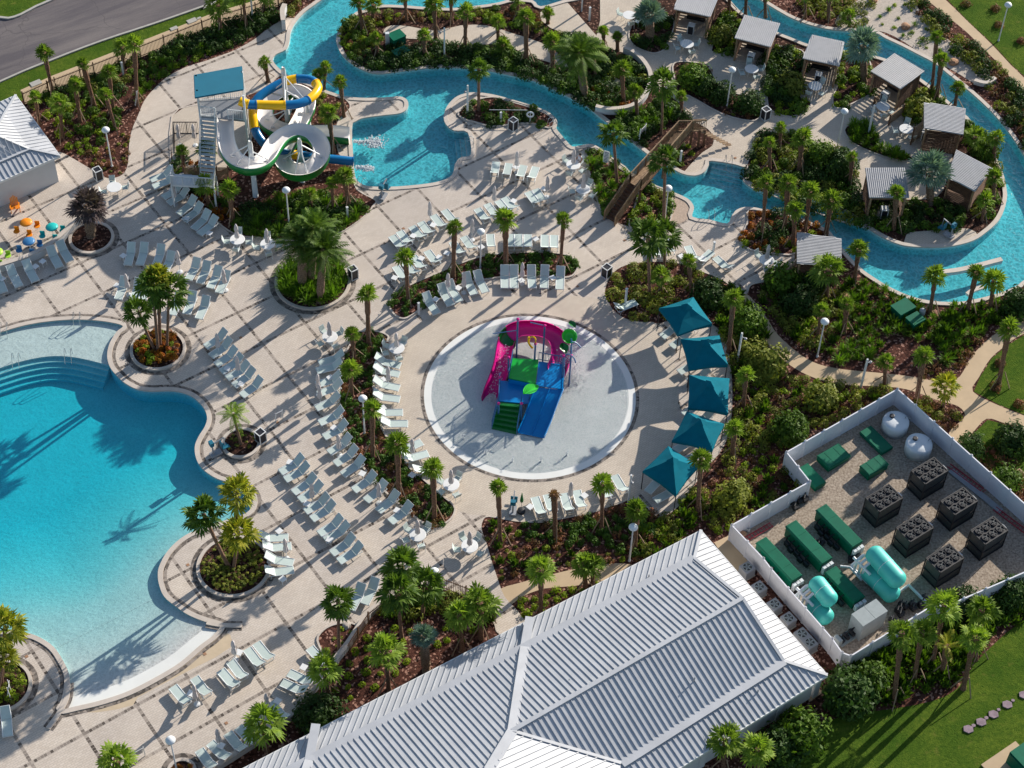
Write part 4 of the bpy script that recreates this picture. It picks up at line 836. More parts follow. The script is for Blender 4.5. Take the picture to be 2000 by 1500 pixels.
def lounger(hx,hy,fx,fy,label,group):
    global first
    h=G(hx,hy);f=G(fx,fy);d=h-f;c=(h+f)/2;rz=math.atan2(d.y,d.x)+rv(.05)
    # raised head reads further from the camera: pull the frame centre back on its own length
    if first: o=LG;o.location=c;o.rotation_euler=(0,0,rz);first=False
    else:o=dup(LG,c,rz)
    o.scale=(1.08,1.06,1.05);o.location.z=.042;o['label']=label;o['group']=group;o['category']='sun lounger';return o
LR=[ # (row phrase, counted from, [(head px, foot px)...])
('row along the slide bed','its top',[(334,344,302,356),(341,356,305,370),(357,371,324,391),(368,383,334,402),(383,400,352,422),(395,412,364,436),(410,426,381,452),(424,438,393,462)]),
('group above the orange planter','its left',[(260,490,251,521),(286,490,274,521),(318,494,306,524),(338,508,322,536),(388,519,370,551),(408,526,392,557),(429,536,413,566),(445,545,430,575)]),
('group right of the orange planter','its left',[(245,556,234,588),(274,560,262,590),(293,556,280,588),(352,588,340,617),(380,584,366,617),(406,592,390,628)]),
('row nearest the curved white wall','its left',[(-5,543,8,577),(22,533,38,565),(53,523,70,555),(99,495,118,528),(118,484,138,517)]),
('upper left row below the slide pool','its left',[(791,499,765,466),(805,490,779,458),(830,480,804,448),(846,472,820,440),(871,459,845,426),(893,448,867,416)]),
('short row above the curved bed','its left',[(956,446,931,413),(975,437,950,404),(998,430,972,397),(1010,424,984,391),(1054,413,1030,381),(1068,408,1044,376)]),
('group of four by the river corner','its left',[(962,360,971,319),(986,363,995,322),(1011,366,1024,326),(1034,369,1047,329)]),
('row on the upper side of the curved bed','its left',[(797,560,771,526),(816,551,790,517),(831,540,805,506),(859,529,833,496),(906,512,882,478),(929,502,904,468),(960,502,957,462),(996,502,996,462),(1013,502,1012,462),(1031,502,1030,463),(1063,503,1064,464),(1081,503,1082,465)]),
('row on the lower side of the curved bed','its left',[(828,584,855,620),(858,567,882,603),(874,560,898,596),(908,545,926,582),(930,541,948,578),(985,530,986,570),(1003,530,1004,570),(1038,530,1038,570),(1063,530,1063,570),(1095,532,1092,573)]),
('row on the left side of the arc bed','its top',[(668,704,630,714),(664,720,626,730),(664,744,624,757),(665,760,628,774),(662,785,622,802),(670,812,628,832),(678,837,636,860),(685,866,646,888),(697,888,658,910),(710,908,673,931),(733,937,694,963),(753,955,718,982),(777,975,741,1002),(803,997,765,1024)]),
('open diagonal row left of the arc bed','its top',[(592,906,552,926),(602,920,562,942),(615,943,578,966),(628,957,590,981),(640,982,602,1003),(652,996,614,1017),(667,1024,628,1046),(680,1036,640,1060),(691,1060,652,1085),(705,1076,667,1101)]),
('row right of the pool planter','its top',[(511,1059,558,1055),(518,1077,563,1074),(522,1098,568,1104),(522,1126,568,1120)]),
('stepped row left of the table','its top',[(442,660,406,682),(452,677,416,700),(462,695,426,716),(474,708,436,731),(486,722,448,744),(496,735,462,757),(511,754,476,776)]),
('row below the pool beach','its left',[(370,1387,341,1348),(410,1369,382,1332),(464,1354,434,1316),(481,1337,452,1300),(514,1313,484,1275),(532,1301,503,1263)]),
('row along the bottom seat wall','its left',[(420,1510,392,1475),(446,1492,416,1460),(478,1476,448,1442),(500,1462,470,1430),(560,1415,532,1382),(599,1360,556,1340),(611,1342,570,1322),(640,1312,606,1270)]),
('row inside the arc bed','its top',[(735,710,778,720),(733,728,775,737),(733,755,775,763),(733,780,775,786),(739,813,780,812),(748,834,790,834),(780,889,820,872),(790,905,830,893),(812,928,850,918)]),
('row below the splash pad','its left',[(1058,1018,1046,980),(1080,1013,1070,975),(1112,1011,1101,973),(1136,1005,1127,967),(1188,985,1168,950),(1222,972,1200,938)]),
('row above the palms right of the pad','its left',[(1283,512,1276,485),(1310,506,1300,478),(1357,519,1344,490),(1361,523,1388,499),(1424,536,1400,512)])]
LR2=[((13,1392,17,1442),'single pale green sun lounger at the left edge under the planter'),((1205,612,1235,598),'sun lounger by itself at the kerb beside the sensor post'),((705,1160,690,1188),'sun lounger tucked under the front palms by the seat wall'),((733,1148,715,1178),'sun lounger just above the front end of the seat wall')]
for ph,fr,rows in LR:
    for i,r in enumerate(rows): lounger(*r,f"pale lounger, {ordn(i+1)} from {fr[4:]}, {ph}",'sun loungers in the '+ph)
for r,l in LR2: lounger(*r,l,'single sun loungers')
def make_side():
    t=thing('side_table','x','side table',(0,0,0));m=MB();m.box((0,0,.43),(.46,.46,.03));m.build('table_top','white_paint',t)
    for a in (-.19,.19):
        for b in (-.19,.19): m=MB();m.box((a,b,.21),(.035,.035,.42));m.build('leg','white_paint',t)
    return t
ST=make_side()
STP=[(242,507,.3,'alone left of the orange planter loungers'),(383,407,.6,'between the slide bed loungers'),(366,434,.6,'between slide bed loungers, lower'),(410,463,.6,'at the lower end of the slide bed row'),(338,377,.6,'near the top of the slide bed row'),(230,565,.5,'left of the tall planter palms'),(71,528,.3,'between loungers under the curved wall'),(85,518,.3,'right of its twin under the curved wall'),(6,552,.3,'at the left edge under the curved wall'),
(846,447,.5,'in the row below the slide pool'),(807,468,.5,'left in the row below the slide pool'),(1008,334,.2,'in the group of four by the river corner'),(1003,400,.4,'above the bright palm of the curved bed'),(1062,376,.4,'under the furled parasol near the tables'),(858,510,.5,'upper side of the curved bed, middle'),(873,502,.5,'upper side of the curved bed, right'),(771,550,.5,'left tip of the curved bed'),(823,512,.5,'beside the left palm of the curved bed'),(940,490,.1,'by the lamp of the curved bed'),(1046,474,.0,'between upper loungers of the curved bed'),
(851,592,.4,'lower side of the curved bed, left'),(895,570,.4,'beside the leaning lounger of the curved bed'),(1018,555,0,'under a parasol below the curved bed'),(1079,550,0,'right part of the row below the curved bed'),(645,745,0,'left of the arc bed, upper'),(653,843,.3,'left of the arc bed, middle'),(708,932,.5,'left of the arc bed, lower'),(776,1004,.5,'lower left of the arc bed'),(567,910,.6,'top of the open diagonal row'),(600,991,.6,'middle of the open diagonal row'),(644,1061,.6,'lower part of the open diagonal row'),
(546,1044,.2,'beside the pool planter row'),(553,1138,.2,'below the pool planter row'),(445,727,.6,'in the stepped row'),(472,757,.6,'between two stepped row loungers'),(374,1361,.6,'in the row below the beach, left'),(468,1281,.6,'in the row below the beach, right'),(433,1463,.5,'at the bottom seat wall, left'),(543,1376,.5,'at the bottom seat wall, right'),(594,1310,.5,'at the seat wall by the small bed'),
(748,749,0,'inside the arc bed, upper'),(748,804,0,'inside the arc bed, middle'),(805,935,.3,'inside the arc bed, lower'),(1035,997,.2,'below the splash pad, left'),(1141,975,.2,'below the splash pad, right'),(1330,508,0,'behind the palms right of the pad'),(1180,1110,.4,'unused'),(1372,512,.3,'by the right hand lounger above the round bush')]
for i,(x,y,rz,l) in enumerate([s for s in STP if s[3]!='unused']):
    o=ST if i==0 else dup(ST,(0,0,0));o.location=G(x,y);o.location.z=.042;o.rotation_euler=(0,0,BANG+rz);o['label']='white square side table '+l;o['group']='side tables between the loungers';o['category']='side table'
def make_umb():
    t=thing('closed_umbrella','x','umbrella',(0,0,0));m=MB();m.tube([(0,0,0),(0,0,2.5)],.022,6);m.build('pole','white_metal',t)
    m=MB();m.lathe([(.23,0),(.23,.06),(.06,.1)],14);m.build('base','white_metal',t)
    m=MB();m.lathe([(.15,.95),(.17,1.1),(.13,1.5),(.10,1.62),(.14,1.9),(.11,2.3),(.03,2.5)],16,fl=lambda q,z:1+.28*(q%2)*(1 if z<2.2 else .3));m.build('furled_canopy','umbrella_cloth',t);return t
UB=make_umb()
UBP=[(343,400,'in the slide bed row'),(352,532,'above the slender palms'),(252,577,'left of the slender palms'),(441,568,'right end above the orange planter'),(428,693,'in the stepped row, upper'),(467,737,'in the stepped row, lower'),(626,792,'left of the arc bed, second from the top'),(623,772,'left of the arc bed, topmost'),(663,890,'left of the arc bed, middle'),(741,984,'left of the arc bed, lowest'),(611,985,'in the open diagonal row'),(560,1092,'in the row right of the pool planter'),
(385,1376,'in the row below the beach, left'),(460,1290,'in the row below the beach, right'),(430,1462,'at the bottom seat wall, left'),(524,1393,'at the bottom seat wall, right'),(759,757,'inside the arc bed, upper'),(806,898,'inside the arc bed, lower'),(906,573,'below the curved bed, left'),(875,575,'below the curved bed, leftmost'),(1019,555,'below the curved bed, right'),(840,436,'in the row below the slide pool'),(1009,338,'in the group of four by the river corner'),(965,406,'above the curved bed, left'),(1068,386,'above the curved bed, right'),(922,470,'beside the lamp of the curved bed'),(1113,982,'below the splash pad'),(352,285,'behind the slide tower, left'),(382,285,'behind the slide tower, right')]
def umb(x,y,l,n=[0]):
    o=UB if n[0]==0 else dup(UB,(0,0,0));n[0]+=1;o.location=G(x,y) if not isinstance(x,Vector) else x;o.location.z=.045;o.rotation_euler=(0,0,random.uniform(0,6));o['label']='furled off white umbrella '+l;o['group']='closed umbrellas on the deck';o['category']='umbrella'
for a in UBP: umb(*a)
def make_table():
    t=thing('round_table','x','table',(0,0,0));m=MB();m.lathe([(.60,.70),(.62,.715),(.60,.735)],28);m.build('table_top','white_paint',t)
    for a in range(4):
        c,s=math.cos(a*1.5708+.78),math.sin(a*1.5708+.78);m=MB();m.tube([(c*.45,s*.45,0),(c*.3,s*.3,.7)],.02,5);m.build('leg','white_paint',t)
    return t
def make_chair():       # faces +x
    t=thing('chair','x','chair',(0,0,0));m=MB();m.box((0,0,.43),(.46,.46,.02));m.build('seat','sling',t)
    m=MB();d=Vector((-.28,0,.96)).normalized();m.box((-.30,0,.68),(.015,.46,.46),ax=(d.cross(Vector((0,1,0))),Vector((0,1,0)),d));m.build('backrest','sling',t)
    m=MB()
    for s in (-.24,.24):
        m.tube([(-.38,s,.92),(-.24,s,.42),(.24,s,.43)],.018,4);m.tube([(-.28,s,.62),(.2,s,.63),(.24,s,.43)],.018,4)
    m.tube([(-.38,-.24,.92),(-.38,.24,.92)],.018,4);m.build('frame','white_metal',t)
    for x in(-.26,.23):
        for s in(-.24,.24): m=MB();m.tube([(x*.9,s,.43),(x*1.15,s,0)],.017,4);m.build('leg','white_metal',t)
    return t
TB=make_table();CH=make_chair();nT=[0];nC=[0]
TBL=[((465,480),1,(0,90,180,270),'under the lower slide bed palms'),((524,489),1,(10,100,190,280),'beside the largest planter'),((225,378),0,(20,110,200),'near the grey spiky palm'),((645,670),1,(45,125,215,305),'between the stepped row and arc bed'),((775,692),1,(60,150,200,285),'at the top tip of the arc bed'),((881,958),1,(60,150,215,300),'at the lower inner arc bed'),((816,1056),1,(50,140,200,290),'below the arc bed tip'),((917,1078),1,(60,120,190,330),'near the narrow deck exit'),
((1119,334),1,(130,50,330,250),'by the river with the seated person'),((1138,382),1,(60,180,250,330),'below the seated person'),((1228,42),0,(20,150,280,330),'top left cabana terrace'),((1340,98),0,(20,120,200,300),'second cabana terrace'),((1466,147),0,(20,100,200,300),'third cabana terrace by the garden lamp'),((1590,180),0,(50,170,230,310),'fourth cabana terrace'),((1722,220),0,(80,200,270,330),'fifth cabana terrace with long shadow'),((1767,264),0,(80,0,180,300),'sixth cabana terrace by the slatted screen'),((1495,520),1,(130,0,270,330),'beside the striped cabana below the river')]
SD={0:'right',45:'upper right',90:'far',135:'upper left',180:'left',225:'lower left',270:'near',315:'lower right',360:'right'}
for (x,y),u,angs,l in TBL:
    c=G(x,y);z=.045;c.z=z
    o=TB if nT[0]==0 else dup(TB,c);nT[0]+=1;o.location=c;o['label']='white round table '+l;o['group']='round dining tables';o['category']='table'
    if u: umb(c,0,'through the round table '+l) if 0 else umb(x,y,'over the round table '+l)
    for a in angs:
        p=c+Vector((math.cos(rad(a)),math.sin(rad(a)),0))*.88
        q=CH if nC[0]==0 else dup(CH,p);nC[0]+=1;q.location=p;q.rotation_euler=(0,0,rad(a)+math.pi+rv(.25))
        sd_=SD[int(round(a/45)*45)];q['label']=f'chair on the {sd_} side, table '+l;q['group']='chairs around the round tables';q['category']='chair'
# seated person at the riverside table
def person():
    c=G(1119,334);a=rad(50);p=c+Vector((math.cos(a),math.sin(a),0))*.86;p.z=.045
    t=thing('person','person in a white shirt seated at the riverside table, back to the river','person',p,a+math.pi)
    bm=bpy.data.meshes.new('body');V=[(0,0,.50),(0,0,.78),(0,0,1.0),(0,0,1.1),(.01,0,1.2),(0,.18,1.0),(.12,.25,.78),(.36,.2,.74),(.42,.18,.74),(0,-.18,1.0),(.12,-.25,.78),(.36,-.2,.74),(.42,-.18,.74),(.08,.1,.50),(.46,.11,.52),(.44,.11,.12),(.56,.12,.06),(.08,-.1,.5),(.46,-.11,.52),(.44,-.11,.12),(.56,-.12,.06),(.02,0,1.3)]
    E=[(0,1),(1,2),(2,3),(3,4),(4,21),(2,5),(5,6),(6,7),(7,8),(2,9),(9,10),(10,11),(11,12),(0,13),(13,14),(14,15),(15,16),(0,17),(17,18),(18,19),(19,20)]
    bm.from_pydata(V,E,[]);bm.materials.append(MATS['skin']);o=bpy.data.objects.new('body',bm);COL.objects.link(o);o.parent=t
    sk=o.modifiers.new('skin','SKIN');o.modifiers.new('sub','SUBSURF').levels=1;o.modifiers['sub'].render_levels=1
    Rr=[.15,.13,.16,.06,.085,.07,.05,.035,.04,.07,.05,.035,.04,.1,.075,.05,.045,.1,.075,.05,.045,.09]
    for v,r in zip(bm.skin_vertices[0].data,Rr): v.radius=(r,r)
    bm.skin_vertices[0].data[0].use_root=True
    m=MB();m.lathe([(.17,.52),(.165,.7),(.19,.95),(.16,1.05),(.075,1.1)],14,sx=.8,sy=1.12);m.build('shirt','shirt_white',t,smooth=True)
    m=MB();m.lathe([(.10,1.22),(.125,1.3),(.11,1.38),(.05,1.43)],12,c=(-.02,0,0));m.build('hair','hair',t,smooth=True)
person()
# lamps
def make_lamp():
    t=thing('street_lamp','x','lamp',(0,0,0));m=MB();m.tube([(0,0,0),(0,0,4.0)],[.065,.05],8);m.build('pole','white_metal',t)
    m=MB();m.lathe([(.10,0),(.10,.12),(.07,.15)],10);m.build('base','white_metal',t)
    m=MB();m.lathe([(.05,3.98),(.26,4.04),(.33,4.14),(.34,4.22),(.27,4.34),(.14,4.42),(.03,4.45)],20);m.build('lamp_shade','tank_white',t,smooth=True);return t
LP_=make_lamp()
for i,(x,y,l) in enumerate([(219,325,'in the bed point left of the slide'),(565,442,'in the lower slide bed'),(712,847,'in the arc bed'),(938,523,'in the curved bed above the splash pad'),(1420,207,'in the curved bed of round bushes'),(1596,697,'inside the footpath bend'),(1229,1096,'in the bed below the teal canopies'),(346,1508,'at the bottom edge of the deck'),(1635,288,'beside the fan shaped bed'),(1950,80,'on the upper right lawn'),(1297,438,'beside the wooden bridge'),(849,1182,'among the front bed palms')]):
    o=LP_ if i==0 else dup(LP_,(0,0,0));o.location=G(x,y);o['label']='white dome topped lamp '+l;o['group']='dome lamps around the resort';o['category']='lamp'
def make_post(h,box):
    t=thing('camera_post','x','post',(0,0,0));m=MB();m.box((0,0,h/2),(.13,.13,h));m.build('post','white_metal',t)
    m=MB();m.box((-.22,0,h-.45),(.3,.06,.05));m.lathe([(.09,-.14),(.11,0),(.02,.05)],10,c=(-.36,0,h-.45));m.build('camera','grey_metal',t);return t
CPp=make_post(3.4,1)
for i,(x,y,l) in enumerate([(868,112,'on the river island bed'),(913,224,'in the lifebuoy bed'),(1227,982,'below the lowest teal canopy'),(1440,706,'right of the second teal canopy'),(1681,757,'on the footpath below the small wood frame'),(494,40,'in the picket fence bed'),(1696,262,'by the fan shaped bed'),(1136,22,'at the top of the island path')]):
    o=CPp if i==0 else dup(CPp,(0,0,0));o.location=G(x,y);o.rotation_euler=(0,0,i*.9);o['label']='square white camera post '+l;o['group']='camera posts';o['category']='post'
def bollard(x,y,h,l):
    t=thing('marker_post',l,'post',G(x,y),BANG,'short pale posts');m=MB();m.box((0,0,h/2),(.14,.14,h));m.build('post','white_metal',t);m=MB();m.box((0,0,h+.02),(.18,.18,.05));m.build('cap','white_metal',t)
bollard(1221,597,2.,'pale sensor post at the kerb above the splash pad');bollard(1151,40,1.5,'short pale post in the dark strip of the top path');bollard(1392,498,1.5,'thin shower post on the deck below the river steps');bollard(241,146,1.4,'thin white post behind the fence bed palms');bollard(818,615,1.4,'white post at the lower tip of the curved bed');bollard(679,425,1.2,'white post at the lower right of the slide bed');bollard(1328,320,1.5,'grey pump post beside the bridge')
bollard(978,240,1.2,'white post holding the rail in the lifebuoy bed')
def make_bin():
    t=thing('trash_bin','x','trash bin',(0,0,0));m=MB();m.box((0,0,.55),(.56,.56,.98));m.build('body','black_panel',t);m=MB()
    for a in(-.3,.3):
        for b in(-.3,.3): m.box((a,b,.56),(.06,.06,1.12))
    for z in (.04,1.1):
        for a in(-.3,.3): m.box((a,0,z),(.06,.54,.06));m.box((0,a,z),(.54,.06,.06))
    m.build('frame','white_paint',t);m=MB();m.box((0,0,1.06),(.5,.5,.04));m.build('lid','black_panel',t);return t
BN=make_bin()
for i,(x,y,l) in enumerate([(193,350,'at the bed point on the left'),(1002,253,'beside the lifebuoy bed'),(1494,232,'beside the round bushes'),(1184,540,'above the splash pad on the right'),(690,543,'right of the largest planter'),(510,862,'beside the small round planter')]):
    o=BN if i==0 else dup(BN,(0,0,0));o.location=G(x,y);o.location.z=.045;o.rotation_euler=(0,0,BANG+(i%2)*.2);o['label']='black trash bin with white frame '+l;o['group']='framed trash bins';o['category']='trash bin'
def sign(x,y,rz,l,h=1.5,w=.75,post=.4,mat='ink',rows=7):
    t=thing('rules_sign',l,'sign',G(x,y),rz);t.location.z=.045
    for s in (-w/2,w/2): m=MB();m.box((0,s,(post+h)/2),(.05,.05,post+h));m.build('post','white_paint',t)
    d=Vector((.25,0,.97));b=MB();ax=(d.cross(Vector((0,1,0))),Vector((0,1,0)),d);b.box((-.06,0,post+h*.5),(.03,w-.06,h),ax=ax);f=b.build('board','white_paint',t)
    m=MB()
    for k in range(rows): m.box(Vector((-.06,0,post+h*.5))+ax[0]*-.018*(1 if ax[0].x>0 else -1)+d*(h*(.38-.76*k/(rows-1))),(.008,w*random.uniform(.5,.8),h*.045),ax=ax);m.box(Vector((-.06,0,post+h*.5))+ax[0]*.018*(1 if ax[0].x>0 else -1)*-1*-1+d*(h*(.38-.76*k/(rows-1))),(.008,w*random.uniform(.5,.8),h*.045),ax=ax)
    m.build('print','ink',f)
sign(546,822,BANG+math.pi/2+math.pi,'white pool rules sign between the stepped and open rows',1.,.62,.1)
sign(274,1482,BANG+math.pi/2+math.pi,'white pool rules sign at the bottom edge near the palm',1.,.75,.2)
sign(22,1360,BANG-.5,'tall white sign board in the left edge planter',1.4,.6,.2)
sign(1254,272,-.6,'white sign board in the bed above the bridge',1.2,.9,.3)
sign(1183,322,1.2,'white sign board at the river edge by the bridge bed',1.1,.5,.4)
sign(270,208,BANG,'white sign post leaning behind the deck corner',1.6,.22,.2,rows=3)
# kids' coloured furniture
def mush(x,y,mat,col):
    c=G(x,y);t=thing('kids_table',f'{col} childrens table with mushroom top on the small deck','childrens table',c,0,'coloured childrens tables');t.location.z=.045
    m=MB();m.lathe([(.48,.98),(.52,1.02),(.4,1.1),(.03,1.16)],18);m.build('table_top',mat,t,smooth=True);m=MB();m.tube([(0,0,0),(0,0,1)],.03,6);m.build('pole','white_metal',t)
    for k,(dx,dy) in enumerate(((-.75,-.6),(.8,.1),(.35,-.95))):
        p=c+Vector((dx,dy,.045));s=thing('kids_stool',f"{col} childrens stool {('left','right','in front')[k]} of the {col} table",'childrens stool',p,0,'coloured childrens stools')
        m=MB();m.lathe([(.25,.5),(.27,.53),(.25,.56)],14);m.box((0,.2,.75),(.4,.05,.34));m.build('seat',mat,s);m=MB()
        for a in range(4): m.tube([(math.cos(a*1.57)*.16,math.sin(a*1.57)*.16,.5),(math.cos(a*1.57)*.2,math.sin(a*1.57)*.2,0)],.014,4)
        m.build('leg_frame','white_metal',s)
mush(55,452,'orange_plastic','orange');mush(105,461,'kid_teal','teal');mush(60,489,'kid_blue','blue');mush(-2,510,'kid_lime','lime green')
def adk():
    t=thing('garden_chair','orange slatted garden chair against the white building wall','chair',G(31,412),-1.3);t.location.z=.045;m=MB()
    for k in range(5): m.box((-.05,-.26+.13*k,.36),(.5,.11,.03))
    m.build('seat','orange_plastic',t);m=MB();d=Vector((-.35,0,.94))
    for k in range(5): m.beam(Vector((-.28,-.26+.13*k,.3)),Vector((-.28,-.26+.13*k,.3))+d*(.75+.1*(2-abs(k-2))),.1,.025)
    m.build('backrest','orange_plastic',t);m=MB()
    for s in(-.36,.36): m.box((-.02,s,.58),(.62,.1,.03));m.box((.26,s,.28),(.07,.05,.56));m.beam((.2,s,.36),(-.45,s,0),.05,.1)
    m.build('arm_frame','orange_plastic',t)
adk()
# pool lifts, lifebuoy, rails
def lift(x,y,rz,l):
    t=thing('pool_lift',l,'pool lift',G(x,y),rz,'pool access lifts');t.location.z=.045;m=MB();m.box((0,0,.1),(.9,.5,.2));m.tube([(-.2,0,.2),(-.2,0,1.3)],.07,8);m.build('base','grey_metal',t)
    m=MB();m.beam((-.2,0,1.3),(.8,0,1.5),.08);m.tube([(.8,0,1.5),(.8,0,.6)],.03,6);m.build('arm','grey_metal',t)
    m=MB();m.box((.75,0,.5),(.5,.5,.06));m.box((.52,0,.85),(.06,.5,.65));m.box((1.05,0,.3),(.2,.4,.05));m.build('seat','teal_mesh',t);m=MB();m.box((-.25,0,1.45),(.3,.4,.4));m.build('battery_cover','teal_mesh',t)
lift(422,888,.6,'teal pool lift between the small planter and main pool');lift(1852,462,2.4,'teal and grey pool lift on the island terrace by the river');lift(748,386,1.2,'covered pool lift at the slide pool edge');lift(1002,1000,1.5,'teal pool lift left of the lounger row below the pad')
t=thing('beach_umbrella','small green furled umbrella beside the pool lift below the pad','umbrella',G(1018,1000));m=MB();m.tube([(0,0,0),(0,0,2.2)],.02,5);m.build('pole','steel',t);m=MB();m.lathe([(.12,1.3),(.14,1.5),(.03,2.3)],10);m.build('furled_canopy','play_green_dark',t);m=MB();m.lathe([(.3,0),(.3,.25),(.1,.3)],10);m.build('base','dark_gear',t)
t=thing('lifebuoy_stand','white lifebuoy on a post in the bed by the river','lifebuoy',G(1035,242));m=MB();m.tube([(0,0,0),(0,0,1.3)],.04,6);m.build('post','white_metal',t)
m=MB();m.tube([(math.cos(a*.3927)*.28,-.06,1.15+math.sin(a*.3927)*.28) for a in range(17)],.075,8,cap=False);m.build('ring','tank_white',t,smooth=True)
t=thing('rescue_pole','long white rescue pole lying on stands in the lifebuoy bed','pole',G(980,232));m=MB();m.tube([(-1.1,0,1.),(2.2,.15,1.)],.025,6);m.build('pole','white_metal',t)
def rail(x,y,rz,l,w=.5):
    t=thing('grab_rail',l,'handrail',G(x,y),rz,'steel grab rails')
    for s in((-w/2,w/2)):
        m=MB();m.tube([(-.25,s,0),(-.2,s,.75),(0,s,.92),(.3,s,.8),(.75,s,-.2)],.024,6);m.build('rail','steel',t)
for x,y,rz,l in [(152,625,-1.5,'steel grab rail at the top edge of the main pool'),(135,696,-1.5,'steel grab rail on the curved shelf step'),(10,645,-1.5,'steel grab rail at the left upper pool edge'),(33,705,-1.5,'steel grab rail at the left end of the shelf steps'),(1422,318,-1.5,'steel grab rail at the river entry steps'),(1388,427,1.8,'steel grab rail at the lower river edge'),(1076,248,.3,'steel grab rail beside the lifebuoy bed'),(706,362,.9,'steel grab rail at the slide pool corner'),(920,285,3.1,'steel grab rail at the slide pool steps'),(487,965,3.,'steel grab rail behind the planter palms')]: rail(x,y,rz,l)
# ================================================================ STRUCTURES
def sm3(pts,k=6):
    P=[Vector(p) for p in pts];n=len(P);out=[]
    for i in range(n-1):
        a,b,c,d=P[max(i-1,0)],P[i],P[i+1],P[min(i+2,n-1)]
        for j in range(k):
            t=j/k;out.append(.5*((2*b)+(c-a)*t+(2*a-5*b+4*c-d)*t*t+(3*b-a-3*c+d)*t*t*t))
    out.append(P[-1]);return out
def flume(name,pts,r,mi,mo,parent,wall=1.,rim=.05,rs=None):
    m=MB();n=len(pts);K=9
    for side,(rr,mat) in enumerate(((r,0),(r+rim,1))):
        i0=len(m.v)
        for j,p in enumerate(pts):
            d=(pts[min(j+1,n-1)]-pts[max(j-1,0)]);d.z=0;d.normalize();x=Vector((-d.y,d.x,0));q=rr if rs is None else rr*rs
            for k in range(K):
                a=math.pi*k/(K-1);m.v.append(tuple(p+x*math.cos(a)*q-Vector((0,0,math.sin(a)*q*(.85 if side==0 else 1.5)))+Vector((0,0,(wall-1)*q if k in(0,K-1) else 0))))
        for j in range(n-1):
            for k in range(K-1): m.f.append((i0+j*K+k,i0+j*K+k+1,i0+(j+1)*K+k+1,i0+(j+1)*K+k));m.m.append(mat)
    off=n*K
    for j in range(n-1):
        for k in (0,K-1): a=j*K+k;b=(j+1)*K+k;m.f.append((a,b,b+off,a+off));m.m.append(0)
    for j in(0,n-1):
        for k in range(K-1): a=j*K+k;m.f.append((a,a+1,a+1+off,a+off));m.m.append(0)
    return m.build(name,[mi,mo],parent,smooth=True)
def Z4(x,y,h): return G(360+x/5.556,120+y/5.556,h)
ws=thing('water_slide','white and green open flume curling down beside the slide tower','water slide',G(560,300))
org=ws.location.copy()
def rel(pts): return [p-org for p in pts]
W=[(440,590,5.6),(442,700,5.5),(450,850,5.3),(490,980,5.1),(570,1075,4.9),(690,1118,4.7),(810,1100,4.5),(900,1030,4.35),(960,930,4.2),(1030,840,4.1),(1130,775,4.0),(1250,752,3.9),(1380,790,3.75),(1465,880,3.6),(1490,990,3.45),(1440,1100,3.3),(1330,1170,3.15),(1200,1180,3.0),(1100,1130,2.9),(1060,1030,2.8),(1100,930,2.7),(1165,820,2.6),(1230,700,2.5),(1300,570,2.4),(1335,460,2.3),(1310,370,2.2),(1210,320,2.1),(1090,325,2.0),(970,385,1.9),(890,480,1.8),(870,590,1.7),(930,680,1.55),(1050,738,1.4),(1200,762,1.3),(1400,770,1.15),(1600,770,.95),(1790,790,.75)]
wp=sm3(rel([Z4(*p) for p in W]),6);flume('flume',wp,.66,'slide_white','slide_green',ws,1.25,.08)
ts=thing('tube_slide','enclosed blue and yellow tube slide twisting around a white mast','water slide',G(560,300))
T=[(600,430,6.3),(690,465,6.1),(800,470,5.95),(950,474,5.85),(1090,474,5.75),(1230,460,5.65),(1340,420,5.55),(1420,350,5.45),(1450,280,5.35),(1400,215,5.25),(1300,190,5.15),(1180,195,5.05),(1050,235,4.95),(930,300,4.85),(830,370,4.75),(770,440,4.6),(745,520,4.4),(745,610,4.15),(755,690,3.8),(780,770,3.45),(830,850,3.1),(900,920,2.7),(990,970,2.3),(1090,1000,2.0),(1180,1010,1.75),(1300,1025,1.5),(1450,1045,1.2),(1600,1060,.95),(1830,1085,.7)]
tp=sm3(rel([Z4(*p) for p in T]),5);secs=[(0,5,'slide_yellow'),(5,9,'slide_blue'),(9,20,'slide_yellow'),(20,30,'slide_blue'),(30,43,'slide_yellow'),(43,53,'slide_blue'),(53,59,'slide_yellow'),(59,76,'slide_blue'),(76,92,'slide_yellow'),(92,118,'slide_blue'),(118,123,'slide_yellow'),(123,141,'slide_blue')]
for a,b,mt in secs:
    m=MB();m.tube(tp[a:min(b+1,len(tp))],.39,14,cap=False);o=m.build('tube_section',mt,ts,smooth=True)
    m=MB();j=min(b,len(tp)-1);d=(tp[j]-tp[j-1]).normalized()*.05;m.tube([tp[j]-d,tp[j]+d],.43,14);m.build('flange',mt,o)
st_=thing('slide_tower','tall white slide tower with stairs and a flat teal shade canopy','slide tower',G(425,335))
TW=[G(392,300+8),G(480,300-3),G(476,352-10),G(388,360)]     # deck footprint on the ground
hz=5.4
def lift_(p,z): return Vector((p.x,p.y,z))
DK=[G(389,197,hz),G(478,190,hz),G(480,236,hz),G(391,226,hz)]
tb=st_.location
m=MB();m.prism([(p.x-tb.x,p.y-tb.y) for p in (DK if area([(p.x,p.y) for p in DK])>0 else DK[::-1])],hz-.15,hz);m.build('platform','grey_metal',st_)
CN=[G(379,146,8.2),G(472,129,8.2),G(475,174,8.2),G(381,190,8.2)]
cq=[(p.x-tb.x,p.y-tb.y) for p in (CN if area([(p.x,p.y) for p in CN])>0 else CN[::-1])]
m=MB();m.prism(cq,8.14,8.2);cn=m.build('shade_canopy','teal_mesh',st_)
m=MB();a,b,c_,d_=[Vector((p.x-tb.x,p.y-tb.y,8.12)) for p in CN]
